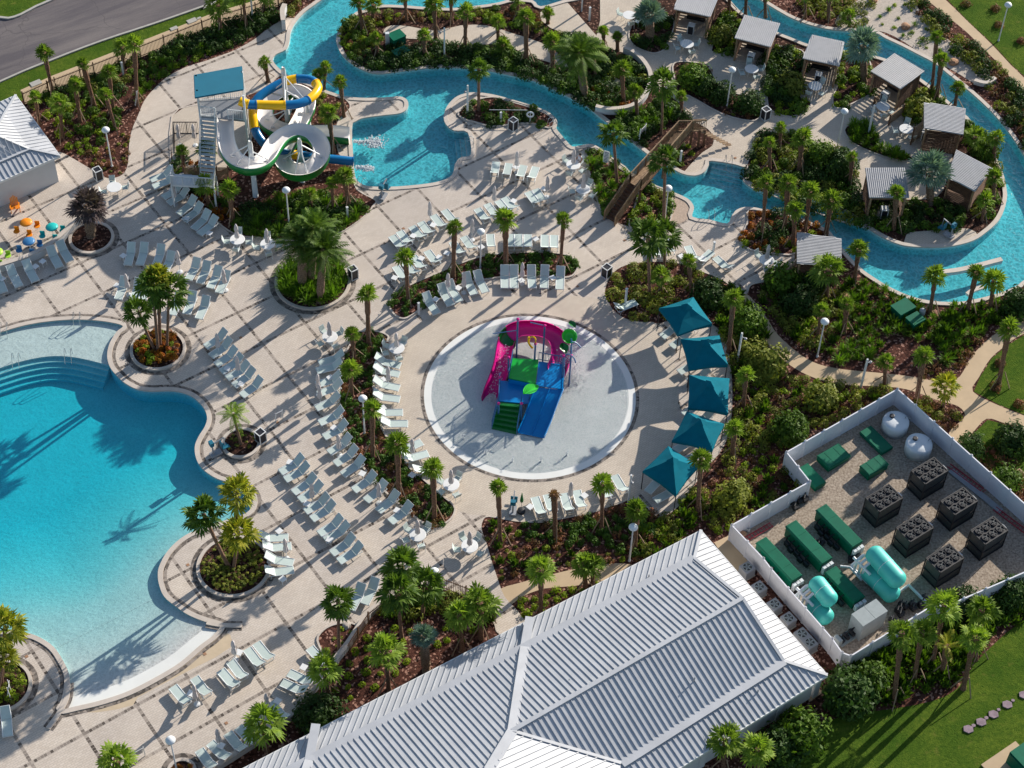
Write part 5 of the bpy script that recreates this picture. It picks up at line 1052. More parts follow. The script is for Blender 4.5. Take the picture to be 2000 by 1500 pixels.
for k in (0,.33,.66,1): m.beam(a.lerp(b,k),d_.lerp(c_,k),.08)
for k in (0,.5,1): m.beam(a.lerp(d_,k),b.lerp(c_,k),.08)
m.build('canopy_frame','teal_mesh',cn)
for p in DK:
    m=MB();q=Vector((p.x-tb.x,p.y-tb.y,0));m.box((q.x,q.y,4.1),(.16,.16,8.2));m.build('post','white_metal',st_)
m=MB()
def railing(m,a,b,h=1.05,sp=.16,z=None):
    a=Vector(a);b=Vector(b);m.beam(a+Vector((0,0,h)),b+Vector((0,0,h)),.06);m.beam(a+Vector((0,0,.1)),b+Vector((0,0,.1)),.05);n=max(2,int((b-a).length/sp))
    for k in range(n+1): p=a.lerp(b,k/n);m.beam(p,p+Vector((0,0,h)),.03 if k%8 else .07)
R_=[Vector((p.x-tb.x,p.y-tb.y,hz)) for p in DK]
railing(m,R_[0],R_[1]);railing(m,R_[3],R_[0]);railing(m,R_[1],R_[2]);railing(m,R_[3].lerp(R_[2],.0),R_[3].lerp(R_[2],.35));railing(m,R_[3].lerp(R_[2],.62),R_[2]);m.build('railing','white_metal',st_)
m=MB();c0=R_[3].lerp(R_[2],.02);c1=R_[3].lerp(R_[2],.34);dn=Vector((.04,-1,0)).normalized()
for k in range(15):
    a=c0+dn*(.27*k);b=c1+dn*(.27*k);z=hz-.19*(k+1)
    m.box(((a+b)/2).to_2d().to_3d()+Vector((0,0,z))+dn*.13,(((b-a).length),.29,.05),math.atan2((b-a).y,(b-a).x))
for e in (c0,c1): m.beam(e-Vector((0,0,.1)),e+dn*4.1-Vector((0,0,2.95)),.06,.25);m.beam(e+Vector((0,0,.95)),e+dn*4.1+Vector((0,0,.95-2.85)),.05)
m.build('stair','white_metal',st_)
l0=c0+dn*4.1;l1=c1+dn*4.1;zl=hz-2.85
m=MB();lw=[l0+Vector((-2.2,0,0)),l1+Vector((.1,0,0)),l1+Vector((.1,-1.3,0)),l0+Vector((-2.2,-1.3,0))];lw=[(p.x,p.y) for p in lw]
if area(lw)<0:lw=lw[::-1]
m.prism(lw,zl-.15,zl);m.build('landing','white_metal',st_)
m=MB();q=[Vector((p[0],p[1],zl)) for p in lw]
for i in range(4):
    if i!=2:railing(m,q[i],q[(i+1)%4],1.05,.12)
m.build('landing_railing','white_metal',st_)
for p in q: m=MB();m.box((p.x,p.y,zl/2),(.14,.14,zl));m.build('post','white_metal',st_)
m=MB()
for k in range(14): # lower flight toward the left rear
    a=q[3].lerp(q[0],.0)+Vector((.0,.29*k,0)) ;m.box((q[0].x+.55,q[0].y+.6+.27*k,zl-.18*(k+1)),(1.05,.29,.05)) if zl-.18*(k+1)>.05 else None
m.build('lower_stair','grey_metal',st_)
# masts with arms that carry the flumes
def mast(tx,ty,h,l,arms):
    p=Z4(tx,ty,h);t=thing('slide_mast',l,'mast',(p.x,p.y,0),0,'white masts of the water slides');m=MB();m.tube([(0,0,0),(0,0,h-.4),(0,0,h)],[.24,.2,.12],12);m.build('mast','white_metal',t,smooth=True)
    for (ax,ay,ah) in arms:
        e=Z4(ax,ay,ah)-Vector((p.x,p.y,0));m=MB();m.tube([(0,0,ah-.75),tuple(e-Vector((0,0,.45)))],[.09,.06],6);m.tube([(0,0,ah+.9 if ah+.9<h else ah),tuple(e-Vector((0,0,.35)))],[.06,.045],6);m.build('arm','white_metal',t)
mast(1072,60,7.4,'tallest white mast inside the blue and yellow tube ring',[(1340,420,5.55),(1210,320,2.1),(930,300,4.85),(870,590,1.7),(1090,474,5.75),(930,680,1.55)])
mast(710,860,6.4,'white mast inside the first bend of the open flume',[(690,1118,4.7),(490,980,5.1),(900,1030,4.35),(570,1075,4.9)])
mast(1245,835,5.,'shortest white mast inside the round loop of the flume',[(1490,990,3.45),(1200,1180,3.0),(1060,1030,2.8),(1330,1170,3.15),(1300,1025,1.5)])
mast(1330,470,2.6,'low white support under the rear ring of the flume',[(1335,460,2.1)])
# tower support under the landing, wood screen
t=thing('wood_fence','brown wooden screen fence below the slide tower stairs','fence',G(400,365));m=MB();a=G(362,352)-t.location;b=G(447,352)-t.location
for k in range(34): m.box(a.lerp(b,k/33)+Vector((0,0,.75)),(.09,.03,1.5))
m.build('boards','wood_bridge',t);m=MB()
for k in range(5):m.box(a.lerp(b,k/4)+Vector((0,.05,.8)),(.1,.1,1.6))
m.build('post','wood_dark',t)
t=thing('metal_fence','black railing fence at the back of the slide enclosure','fence',G(340,262));m=MB();F1=[G(341,262),G(388,262)]
railing(m,F1[0]-t.location,F1[1]-t.location,1.4,.13);railing(m,F1[0]-t.location,G(341,300)-t.location,1.4,.13);m.build('railing','black_panel',t)
sheet('slide_plaza',gp([(336,228),(392,205),(480,190),(500,230),(480,300),(430,335),(355,330),(338,320)],2),.075,'plain_paver')
# splash of the flumes
def splash(x,y,L,W_,l,nm='water_splash'):
    random.seed(int(x));m=MB();c=G(x,y)
    for i in range(900):
        if i<260: u=random.random()*.5;px=c.x+u*L;py=c.y+random.gauss(0,.09)
        else: u=.6;px=c.x+random.gauss(.68,.15)*L;py=c.y-.05+random.gauss(0,W_*.42)
        r=random.uniform(.025,.085);z=-.19+abs(random.gauss(0,.06))
        m.lathe([(r*.2,-r),(r,0),(r*.2,r)],5,c=(px,py,z))
    o=m.build(nm,'tank_white');tag(o,l,'water spray',None,'stuff')
splash(690,274,2.6,.75,'white foam where the open flume enters the pool');splash(694,325,1.5,.35,'small white foam where the tube slide enters the pool')
# ---------------- splash pad play structure
def Z3(x,y,h): return G(900+x/3.947,560+y/3.947,h)
ps=thing('play_structure','magenta, green and blue water play structure on the white round pad','play structure',G(1030,780));po=ps.location.copy()
def rq(pts): return [Vector(p)-po for p in pts]
def plate(name,pts,mat,parent=ps,th=.1,rim=0,rmat=None):
    q=rq(pts);m=MB();n=(q[1]-q[0]).cross(q[2]-q[1]).normalized();n=n if n.z>0 else -n
    t_=q;b_=[p-n*th for p in q];k=len(q);m.face(t_);m.face(b_[::-1])
    for i in range(k): m.face([t_[i],b_[i],b_[(i+1)%k],t_[(i+1)%k]])
    o=m.build(name,mat,parent)
    return o
P1=1.15;P2=1.75
plate('platform',[Z3(300,722,P1),Z3(590,742,P1),Z3(560,905,P1),Z3(292,880,P1)],'play_blue')
plate('upper_platform',[Z3(400,550,P2),Z3(600,560,P2),Z3(575,748,P2),Z3(368,705,P2)],'play_green')
plate('rear_platform',[Z3(600,575,P2),Z3(800,600,P2),Z3(790,790,P2),Z3(580,760,P2)],'play_blue')
m=MB();q=rq([Z3(575,748,P2),Z3(368,705,P2),Z3(368,705,P1),Z3(575,748,P1)])
m.face([q[0],q[1],Vector((q[1].x,q[1].y,P1-po.z)),Vector((q[0].x,q[0].y,P1-po.z))]);m.build('riser','play_blue',ps)
# steps
m=MB();a0,a1=Z3(292,882,P1),Z3(468,897,P1);b0,b1=Z3(238,1095,.05),Z3(430,1138,.05)
for k in range(6):
    u0,u1=k/6,(k+1)/6;z=P1*(1-u1)+.12;p=[a0.lerp(b0,u0),a1.lerp(b1,u0),a1.lerp(b1,u1),a0.lerp(b0,u1)]
    pp=[(v.x-po.x,v.y-po.y) for v in p]
    if area(pp)<0:pp=pp[::-1]
    m.prism(pp,0,z)
m.build('step','play_green_dark',ps)
# wide blue slide with side walls
s0,s1=Z3(585,775,P2-.1),Z3(792,795,P2-.1);e0,e1=Z3(440,1128,.1),Z3(642,1170,.1)
L0=rq(sm3([s0,s0.lerp(e0,.3)+Vector((0,0,.1)),s0.lerp(e0,.7)-Vector((0,0,.12)),e0],6));L1=rq(sm3([s1,s1.lerp(e1,.3)+Vector((0,0,.1)),s1.lerp(e1,.7)-Vector((0,0,.12)),e1],6))
m=MB()
for i in range(len(L0)-1): m.face([L0[i],L1[i],L1[i+1],L0[i+1]])
for L in (L0,L1):
    for i in range(len(L)-1):
        for dx in (-.03,.03): m.face([L[i]+Vector((dx,0,0)),L[i+1]+Vector((dx,0,0)),L[i+1]+Vector((dx,0,.32)),L[i]+Vector((dx,0,.32))])
        m.face([L[i]+Vector((-.03,0,.32)),L[i+1]+Vector((-.03,0,.32)),L[i+1]+Vector((.03,0,.32)),L[i]+Vector((.03,0,.32))])
mid0=[a.lerp(b,.5) for a,b in zip(L0,L1)]
for i in range(len(mid0)-1): m.beam(mid0[i]+Vector((0,0,.05)),mid0[i+1]+Vector((0,0,.05)),.06,.1)
m.build('wide_slide','play_blue',ps)
# curling magenta slide
MG=[(740,640,2.0),(770,560,2.0),(770,470,1.98),(730,395,1.95),(650,350,1.9),(550,335,1.85),(450,340,1.8),(385,375,1.7),(350,430,1.55),(335,500,1.4),(320,590,1.2),(290,690,.9),(250,790,.55),(222,880,.25)]
mp=sm3(rq([Z3(*p) for p in MG]),6);flume('curved_slide',mp[:42],.74,'play_magenta','play_magenta',ps,1.35);flume('curved_slide',mp[47:],.62,'play_magenta','play_magenta',ps,1.35);flume('slide_joint',mp[41:48],.70,'play_green_dark','play_green_dark',ps,1.35)
def post(px,py,pz,bx_,h,mat='play_post',r=.07):
    p=Z3(px,py,pz)-po;m=MB();m.tube([(p.x,p.y,0-po.z),(p.x,p.y,p.z)],r,8);o=m.build('post',mat,ps);m=MB();m.lathe([(.11,-.05),(.13,.03),(.05,.12)],10,c=(p.x,p.y,p.z));m.build('cap','play_magenta',o);return p
c1=post(440,250,5.,0,0);c2=post(647,300,4.4,0,0);c3=post(575,440,3.6,0,0);c4=post(792,535,4.2,0,0);c5=post(850,530,3.6,0,0);c6=post(368,545,2.7,0,0);post(300,700,2.2,0,0);post(468,900,2.3,0,0);post(292,900,1.9,0,0)
m=MB();m.tube([c2,Z3(535,275,4.5)-po],.04,6);m.tube([c1-Vector((0,0,1.3)),Z3(245,362,3.4)-po],.035,6);m.tube([c5,Z3(852,400,4.6)-po],.06,6);m.build('spray_arm','play_post',ps)
# rails
m=MB()
def rl(a,b,n=5,h=.9):
    m=MB();a=a-po;b=b-po;m.beam(a+Vector((0,0,h)),b+Vector((0,0,h)),.05);m.beam(a+Vector((0,0,.1)),b+Vector((0,0,.1)),.04)
    for k in range(n+1): p=a.lerp(b,k/n);m.beam(p,p+Vector((0,0,h)),.03)
    m.build('handrail','play_post',ps)
rl(Z3(300,722,P1),Z3(292,880,P1),10);rl(Z3(292,882,P1),Z3(238,1095,.15),12);rl(Z3(468,897,P1),Z3(430,1138,.15),12);rl(Z3(368,705,P2),Z3(400,550,P2),8);rl(Z3(800,600,P2),Z3(790,790,P2),8);rl(Z3(600,565,P2),Z3(800,600,P2),8)
m=MB();c=Z3(835,385,4.5)-po;ax=Vector((.15,-.45,.88)).normalized()
prof=[(.05,-.42),(.34,-.36),(.52,-.1),(.6,.16),(.56,.16),(.47,-.1),(.28,-.28),(.02,-.3)];m.lathe(prof,20);q=Vector((0,0,1)).rotation_difference(ax)
m.v=[tuple(q@Vector(v)+c) for v in m.v];m.build('tipping_bucket','play_lime',ps,smooth=True)
def leaf(px,py,h,ang,sz,mat,cup=.15):
    c=Z3(px,py,h)-po;m=MB();n=10;V=[]
    for sgn in (-1,1):
        for i in range(n):
            t0,t1=i/n,(i+1)/n
            def w(t): return sz*.5*math.sin(math.pi*min(1,t*1.02))**.7
            for (aa,bb) in ((t0,t1),):
                f=lambda t,s:Vector((math.cos(ang)*(t-.5)*sz*1.5-math.sin(ang)*s*w(t),math.sin(ang)*(t-.5)*sz*1.5+math.cos(ang)*s*w(t),cup*abs(s)+.1*math.sin(t*3)))
                m.face([c+f(aa,0),c+f(aa,sgn),c+f(bb,sgn),c+f(bb,0)])
    return m.build('leaf_sprayer',mat,ps)
leaf(540,800,3.0,.6,.95,'play_lime');leaf(795,480,4.0,1.9,.7,'play_green_dark');leaf(858,300,4.9,2.4,.5,'play_green_dark')
m=MB();m.tube([Z3(520,900,.1)-po,Z3(540,805,2.95)-po],.05,6);m.build('leaf_stem','play_post',ps)
m=MB();fc=Z3(545,405,3.9)-po
m.tube(sm3([c3,c3+Vector((0,0,.5)),fc+Vector((.1,0,.3)),fc+Vector((-.25,0,.1))],5),.06,6);m.build('spray_neck','slide_yellow',ps)
m=MB()
for k in range(9):
    a=k*.7;m.lathe([(.02,-.09),(.11,0),(.02,.09)],7,c=(fc.x-.3+.07*math.cos(a)+.04*k,fc.y-.02*k,fc.z+.2-.12*k+.05*math.sin(a)))
m.build('flower_sprayer','slide_yellow',ps,smooth=True)
m=MB();m.tube(sm3([c4-Vector((0,0,.3)),c4+Vector((.3,0,.25)),c4+Vector((.75,-.2,.1)),c4+Vector((.95,-.35,-.3))],5),.05,6);m.tube(sm3([c5+Vector((0,0,1.6)),c5+Vector((.3,0,1.5)),c5+Vector((.7,-.2,1.2))],5),.05,6);m.build('spray_arm','play_post',ps)
for i,(x,y,l) in enumerate([(22,1170,'leftmost, by the rim'),(195,1285,'second from the left'),(398,1345,'third from the left'),(618,1345,'fourth from the left'),(818,1298,'rightmost of the near rim')]):
    c=Z3(x,y,.05);random.seed(i);m=MB();m.tube([(0,0,0),(0,0,.06)],.07,8)
    for k in range(26):
        z=random.random();r=.03*(1-z*.4)+.012;m.lathe([(r*.3,-r),(r,0),(r*.3,r)],5,c=(rv(.1)*(.3+z),rv(.1)*(.3+z),.06+z*.5))
    o=m.build('ground_jet','tank_white');o.location=c;tag(o,'small white water jet on the splash pad, '+l,'water jet','ground jets of the splash pad')
random.seed(3);m=MB();c=Z3(835,440,4.0)
for i in range(900):
    z=random.random()**1.3*3.9;s=.25+(3.9-z)*.16;r=random.uniform(.012,.04);m.lathe([(r*.3,-r*1.6),(r,0),(r*.3,r*1.6)],4,c=(c.x+.1+random.gauss(0,s)*.8,c.y-.1+random.gauss(0,s)*.6,z+.05))
for i in range(500):
    r=random.uniform(.012,.045);m.lathe([(r*.3,-r),(r,0),(r*.3,r)],4,c=(c.x+.15+random.gauss(0,.7),c.y-.1+random.gauss(0,.6),.08+abs(rv(.15))))
o=m.build('bucket_spray','tank_white');tag(o,'falling water drops around the green tipping bucket','water spray',None,'stuff')
random.seed(9);m=MB()
for i in range(160):
    p=mp[random.randrange(50,len(mp))]+po;r=random.uniform(.02,.05);m.lathe([(r*.3,-r),(r,0),(r*.3,r)],5,c=(p.x+rv(.35),p.y+rv(.2),p.z-.25+abs(rv(.25))))
o=m.build('slide_spray','tank_white');tag(o,'white water drops on the lower magenta slide','water spray',None,'stuff')
# ---------------- teal canopies
TC=[([(1354,580),(1391,632),(1325,654),(1287,602)],(1343,607),'topmost'),([(1405,655),(1422,712),(1346,722),(1330,662)],(1378,680),'second from the top'),([(1346,732),(1425,739),(1422,807),(1344,797)],(1380,758),'middle'),([(1341,803),(1415,828),(1392,879),(1312,861)],(1363,833),'fourth from the top'),([(1305,871),(1364,910),(1321,966),(1255,920)],(1312,903),'lowest')]
for ci,(cor,ap,l) in enumerate(TC):
    C_=[G(x,y,2.25) for x,y in cor];A_=G(ap[0],ap[1],3.15);ctr=sum(C_,Vector((0,0,0)))/4;ctr.z=0
    A_=Vector((ctr.x,ctr.y,3.55))
    t=thing('shade_canopy',f'teal pyramid canopy, {l} of the five beside the splash pad','canopy',ctr,0,'teal canopies beside the splash pad');t.location.z=.045
    C2=[c-t.location for c in C_];A2=A_-t.location
    m=MB()
    for i in range(4):
        a,b=C2[i],C2[(i+1)%4];e=a.lerp(b,.5)+(ctr-ctr);e=a.lerp(b,.5)*.97;e.z=a.z+.03;k=(a*.5+A2*.5);k2=(b*.5+A2*.5);k.z-=.06;k2.z-=.06;mm=e.lerp(A2,.5);mm.z-=.09
        for tri in ([a,e,mm,k],[e,b,k2,mm],[k,mm,A2],[mm,k2,A2]): m.face(tri)
        m.face([a,e,e-Vector((0,0,.22)),a-Vector((0,0,.34))]);m.face([e,b,b-Vector((0,0,.22)),e-Vector((0,0,.22))])
    cv=m.build('canopy','teal_canvas',t)
    m=MB();u=[A2.lerp(c,.22)+Vector((0,0,.10)) for c in C2];T2=A2+Vector((0,0,.16))
    for i in range(4): m.face([u[i],u[(i+1)%4],T2])
    m.build('vent_cap','teal_canvas',cv)
    for c in C2: m=MB();m.tube([(c.x*.97,c.y*.97,0),(c.x*.97,c.y*.97,c.z)],.04,6);m.build('post','dark_gear',t)
    for k,(u_,v_) in enumerate(((-.9,-.45),(-.9,.45))):
        p=ctr+Bv*u_*.9+Av*v_*1.4;o=dup(LG,p,BANG+rv(.3));o.location.z=.045;tag(o,f"{('pale sun lounger','second pale sun lounger')[k]} in the shade of the {l} teal canopy",'sun lounger','sun loungers under the teal canopies')
    o=dup(ST,ctr+Bv*.9+Av*.3,BANG);o.location.z=.045;tag(o,f'white side table in the shade of the {l} teal canopy','side table','side tables under the teal canopies')
# ---------------- cabanas
def cabana(cor,side,ribdir,l,front=(0,1)):
    # cor: roof corners in order, front edge is cor[front[0]]->cor[front[1]]
    hz_=2.7;C_=[G(x,y,hz_) for x,y in cor];ctr=sum(C_,Vector((0,0,0)))/4;t=thing('cabana',l,'cabana',(ctr.x,ctr.y,0),0,'wooden cabanas on the river island')
    q=[Vector((c.x-ctr.x,c.y-ctr.y,hz_)) for c in C_];f0,f1=front
    for i in range(4):
        if i in (f0,f1): q[i].z+=.12
        else: q[i].z-=.12
    m=MB();dn=(q[(f1+1)%4]-q[f1]) if ribdir==0 else (q[f1]-q[f0]);roof_plane(m,q,dn,.17,.085,.05);m.face([p-Vector((0,0,.06)) for p in q[::-1]])
    for i in range(4): a,b=q[i],q[(i+1)%4];m.face([a,b,b-Vector((0,0,.06)),a-Vector((0,0,.06))])
    m.build('roof','roof_cabana',t)
    w_=[p*.86 for p in q]
    for i in range(4):
        a,b=w_[i],w_[(i+1)%4];a=Vector((a.x,a.y,0));b=Vector((b.x,b.y,0));m=MB()
        if i==f0:
            m.beam(a+Vector((0,0,2.45)),b+Vector((0,0,2.45)),.14,.2);n_='front_beam'
        else:
            nb=13;n_='side_wall'
            for k in range(nb): m.beam(a+Vector((0,0,.12+.185*k)),b+Vector((0,0,.12+.185*k)),.17 if i!=(f0+1)%4 else .15,.04)
        m.build(n_,'wood_dark',t)
        m=MB();m.box((a.x,a.y,1.3),(.15,.15,2.6));m.build('post','wood_bridge',t)
    m=MB();m.prism([(p.x,p.y) for p in (w_ if area([(p.x,p.y) for p in w_])>0 else w_[::-1])],.03,.09);m.build('floor','plain_paver',t)
    a=Vector((w_[f0].x,w_[f0].y,0));b=Vector((w_[f1].x,w_[f1].y,0));back=Vector((w_[(f1+1)%4].x,w_[(f1+1)%4].y,0))-b
    p=a.lerp(b,.5)+back*.08;rz=math.atan2((b-a).y,(b-a).x);W=Vector((ctr.x,ctr.y,0))+p
    t2=thing('mini_fridge','black fridge with white frame in the '+l.split(' cabana')[0]+' cabana','fridge',(W.x,W.y,.09),rz,'fridges in the cabanas');m=MB();m.box((0,0,.45),(.5,.5,.86));m.build('body','black_panel',t2);m=MB()
    for s in(-.27,.27):
        for s2 in(-.27,.27): m.box((s,s2,.47),(.05,.05,.94))
    m.box((0,0,.95),(.62,.62,.03));m.build('frame','white_paint',t2)
    p=a.lerp(b,.5)+back*.7;W=Vector((ctr.x,ctr.y,0))+p;t3=thing('sofa','dark woven sofa at the back of the '+l.split(' cabana')[0]+' cabana','sofa',(W.x,W.y,.09),rz,'sofas in the cabanas');m=MB();m.box((0,0,.25),(1.7,.7,.3));m.build('seat','dark_gear',t3);m=MB();m.box((0,.32,.5),(1.7,.12,.5));m.build('backrest','dark_gear',t3)
cabana([(1316,20),(1387,35),(1407,-16),(1330,-30)],0,0,'top left wooden cabana with ribbed metal roof at the upper edge')
cabana([(1434,76),(1505,94),(1524,44),(1454,27)],0,0,'second wooden cabana from the left, tilted metal roof')
cabana([(1567,116),(1639,131),(1650,80),(1586,66)],0,0,'third wooden cabana with palm shadow across its roof')
cabana([(1700,141),(1759,176),(1806,137),(1747,102)],0,0,'fourth wooden cabana with diamond shaped bright roof')
cabana([(1804,202),(1804,252),(1882,261),(1887,210)],0,0,'fifth wooden cabana with slatted screen on its left')
cabana([(1867,294),(1850,347),(1905,372),(1940,327)],0,0,'sixth wooden cabana beside the river bend, roof in shade')
cabana([(1697,388),(1775,388),(1767,326),(1690,326)],0,0,'seventh wooden cabana below the fan shaped bed')
cabana([(1556,456),(1556,516),(1644,519),(1644,464)],0,0,'wooden cabana south of the river with horizontal roof ribs')
def screen(a,b,l,n=9,h=2.):
    a=G(*a);b=G(*b);t=thing('slatted_screen',l,'screen',a);b=b-a;m=MB()
    for k in range(n): m.beam(Vector((0,0,.2+h*k/n)),b+Vector((0,0,.2+h*k/n)),.12,.04)
    m.build('slat_panel','wood_bridge',t)
    for p in (Vector((0,0,0)),b): m=MB();m.box((p.x,p.y,h/2+.05),(.12,.12,h+.1));m.build('post','wood_dark',t)
screen((1778,283),(1806,262),'wooden slat screen left of the fifth cabana');screen((1735,245),(1762,225),'pale slat screen between two terrace tables',5,1.2);screen((1530,560),(1556,535),'wooden slat screen below the striped roof cabana')
screen((1706,205),(1728,185),'low orange wood rail in front of the fourth cabana',3,.8)
# ---------------- bridge
bt=thing('wooden_bridge','brown wooden footbridge with railings crossing the lazy river','bridge',G(1290,330));bo=bt.location;HB=1.9
dL0,dR0,dR1,dL1=[G(x,y,HB)-bo for x,y in ((1230,357),(1251,369),(1352,253),(1324,255))]
m=MB();n=46
for k in range(n): a=dL0.lerp(dL1,(k+.5)/n);b=dR0.lerp(dR1,(k+.5)/n);m.beam(a,b,.155,.06)
m.build('deck_boards','wood_bridge',bt)
m=MB()
for e0,e1 in ((dL0,dL1),(dR0,dR1)): m.beam(e0-Vector((0,0,.18)),e1-Vector((0,0,.18)),.1,.28)
m.build('beam','wood_dark',bt)
def wrail(pts,name='railing'):
    m=MB()
    for a,b in zip(pts,pts[1:]):
        m.beam(a+Vector((0,0,1.1)),b+Vector((0,0,1.1)),.05,.16);m.beam(a+Vector((0,0,.15)),b+Vector((0,0,.15)),.05,.1);k_=max(2,int((b-a).length/.14))
        for k in range(k_+1): p=a.lerp(b,k/k_);m.beam(p+Vector((0,0,.05)),p+Vector((0,0,1.08)),.045 if k%9 else .11)
    m.build(name,'wood_bridge',bt)
ext=(dR1-dR0).normalized();e2=Vector((1,.05,0)).normalized()
l3=dL1+e2*1.6;r3=dR1+e2*.9
land_=[dL1,dR1,dR1+e2*1.15,dL1+e2*1.9];m=MB()
pp=[(p.x,p.y) for p in land_];pp=pp if area(pp)>0 else pp[::-1];m.prism(pp,HB-.12,HB-.02);m.build('landing','wood_bridge',bt)
wrail([dL0,dL1,dL1+e2*1.9]);wrail([dR0,dR1,dR1+e2*1.15])
m=MB();a=dL1+e2*1.9;b=dR1+e2*1.15
for k in range(10): d=e2*(.28*(k+.5));z=HB-.19*(k+1);pa=a+d;pb=b+d;m.beam(Vector((pa.x,pa.y,z)),Vector((pb.x,pb.y,z)),.28,.05)
m.build('stair','wood_bridge',bt)
dn=Vector((dL0.x-dL1.x,dL0.y-dL1.y,0)).normalized();dn=Vector((-.62,-.78,0)).normalized()
m=MB()
for k in range(11): d=dn*(.3*(k+.5));z=HB-.172*(k+1);pa=dL0+d;pb=dR0+d;m.beam(Vector((pa.x,pa.y,z)),Vector((pb.x,pb.y,z)),.3,.05);m.beam(Vector((pa.x,pa.y,z))+dn*.15-Vector((0,0,.08)),Vector((pb.x,pb.y,z))+dn*.15-Vector((0,0,.08)),.03,.15)
m.build('stair','wood_dark',bt)
for e in (dL0,dR0):
    f=e+dn*3.3;wrail([e,Vector((f.x,f.y,0))],'stair_railing')
for e in (dL0,dR0,dL1,dR1,dL0.lerp(dL1,.45),dR0.lerp(dR1,.45),dL1+e2*1.9,dR1+e2*1.15): m=MB();m.box((e.x,e.y,HB/2),(.18,.18,HB));m.build('post','wood_dark',bt)
# ---------------- low walls
def lowwall(pts,h,wd,l,mat='coping',k=4):
    L=gp(pts,k,False);t=thing('garden_wall',l,'wall',(L[0][0],L[0][1],0));L=[Vector((p[0]-L[0][0],p[1]-L[0][1])) for p in L][0:]
    ribbon('wall',L,-wd/2,wd/2,h,'wall_white',closed=False,kind=None,parent=t,z0=0.);ribbon('cap',L,-wd/2-.04,wd/2+.04,h+.06,mat,closed=False,h=.06,kind=None,parent=t)
lowwall([(760,1172),(742,1187),(722,1204),(700,1234),(680,1264),(657,1294),(640,1322),(612,1352),(587,1384),(562,1409),(525,1434),(500,1454),(425,1502),(380,1530)],.55,.32,'curved pale seat wall between deck and front bed')
lowwall([(-30,538),(0,530),(45,516),(88,497),(118,474),(143,450),(158,432)],.75,.32,'curved pale wall behind the childrens tables')
lowwall([(1163,217),(1190,222),(1225,218),(1248,206),(1264,185),(1270,160),(1263,138),(1242,114),(1218,102)],.6,.3,'curved white planter wall on the river island')
lowwall([(1835,537),(1870,533),(1905,525),(1955,512)],.35,.35,'low pale divider wall standing in the river loop')
lowwall([(1888,578),(1900,570),(1920,563)],.2,.3,'tan sloped ledge in the river below the divider')
lowwall([(555,60),(553,40),(558,28)],1.2,.35,'small curved stone wall by the upper left river bank')
lowwall([(1902,163),(1925,168),(1942,158)],.4,.3,'short curved grey wall at the tip of the sandy garden')
# ---------------- fences
def vinyl(pts,l,h=1.85,sp=2.0):
    P_=[G(*p) for p in pts];t=thing('white_fence',l,'fence',P_[0]);o=P_[0]
    for a,b in zip(P_,P_[1:]):
        n=max(1,round((b-a).length/sp));m=MB();m.beam(a-o+Vector((0,0,h/2)),b-o+Vector((0,0,h/2)),.05,h) 
        m.v=[];m.f=[];m.m=[];d=(b-a).normalized();m.box((a+b)/2-o+Vector((0,0,h/2)),((b-a).length,.05,h-.06),math.atan2(d.y,d.x));pn=m.build('panel','vinyl_fence',t)
        m=MB()
        for z in (.1,h-.03): m.box((a+b)/2-o+Vector((0,0,z)),((b-a).length,.09,.13),math.atan2(d.y,d.x))
        for k in range(1,int((b-a).length/.28)): p=a.lerp(b,k*.28/(b-a).length)-o;m.box(p+Vector((0,0,h/2)),(.018,.064,h-.2),math.atan2(d.y,d.x))
        m.build('trim','vinyl_fence',pn)
        for k in range(n+1):
            p=a.lerp(b,k/n)-o;m=MB();m.box(p+Vector((0,0,(h+.1)/2)),(.15,.15,h+.1),math.atan2(d.y,d.x));m.lathe([(.12,h+.1),(.1,h+.14),(.01,h+.2)],4,c=(p.x,p.y,0));m.build('post','vinyl_fence',t)
vinyl([(1424,1055),(1575,970),(1530,913),(1745,790),(2000,1022),(2090,1104)],'white panel fence along the top of the equipment yard')
vinyl([(1424,1055),(1485,1120),(1500,1140),(1600,1255),(1618,1276),(1637,1303)],'white panel fence between the big roof and the equipment yard')
vinyl([(1654,1309),(1822,1205),(1830,1216),(2000,1142),(2090,1105)],'white panel fence at the lower edge of the equipment yard')
vinyl([(1637,1303),(1654,1309)],'narrow white gate panel at the lower yard corner')
def picket(pts,l):
    P_=[G(*p) for p in pts];o=P_[0];t=thing('picket_fence',l,'fence',o);m=MB();r=MB()
    for a,b in zip(P_,P_[1:]):
        L=(b-a).length;n=int(L/.13);d=(b-a).normalized();rz=math.atan2(d.y,d.x)
        for k in range(n): p=a.lerp(b,k/n)-o;m.box(p+Vector((0,0,.68)),(.03,.03,1.36),rz)
        for z in (.15,1.2): r=MB();r.box((a+b)/2-o+Vector((0,0,z)),(L,.045,.06),rz);r.build('rail','bronze_fence',t)
        for k in range(int(L/2.4)+1): p=a.lerp(b,min(1,k*2.4/L))-o;q=MB();q.box(p+Vector((0,0,.75)),(.09,.09,1.5),rz);q.build('post','bronze_fence',t)
    m.build('picket_panel','bronze_fence',t)
picket([(48,204),(110,176),(185,147),(275,112),(350,82),(425,52),(500,30),(560,6),(620,-20)],'long bronze picket fence between the road verge and the bed')
sheet2('tan_strip',gp([(48,204),(110,176),(185,147),(275,112),(350,82),(425,52),(500,30),(560,6),(620,-20),(614,-46),(552,-20),(492,3),(418,25),(341,55),(267,84),(177,119),(102,148),(40,176)],1),.016,'concrete_path')
picket([(790,1149),(830,1145),(865,1150),(910,1167),(945,1188),(970,1220)],'short dark picket fence around the upper front bed')
picket([(760,1186),(720,1218),(700,1248),(680,1280)],'dark picket fence behind the curved seat wall')
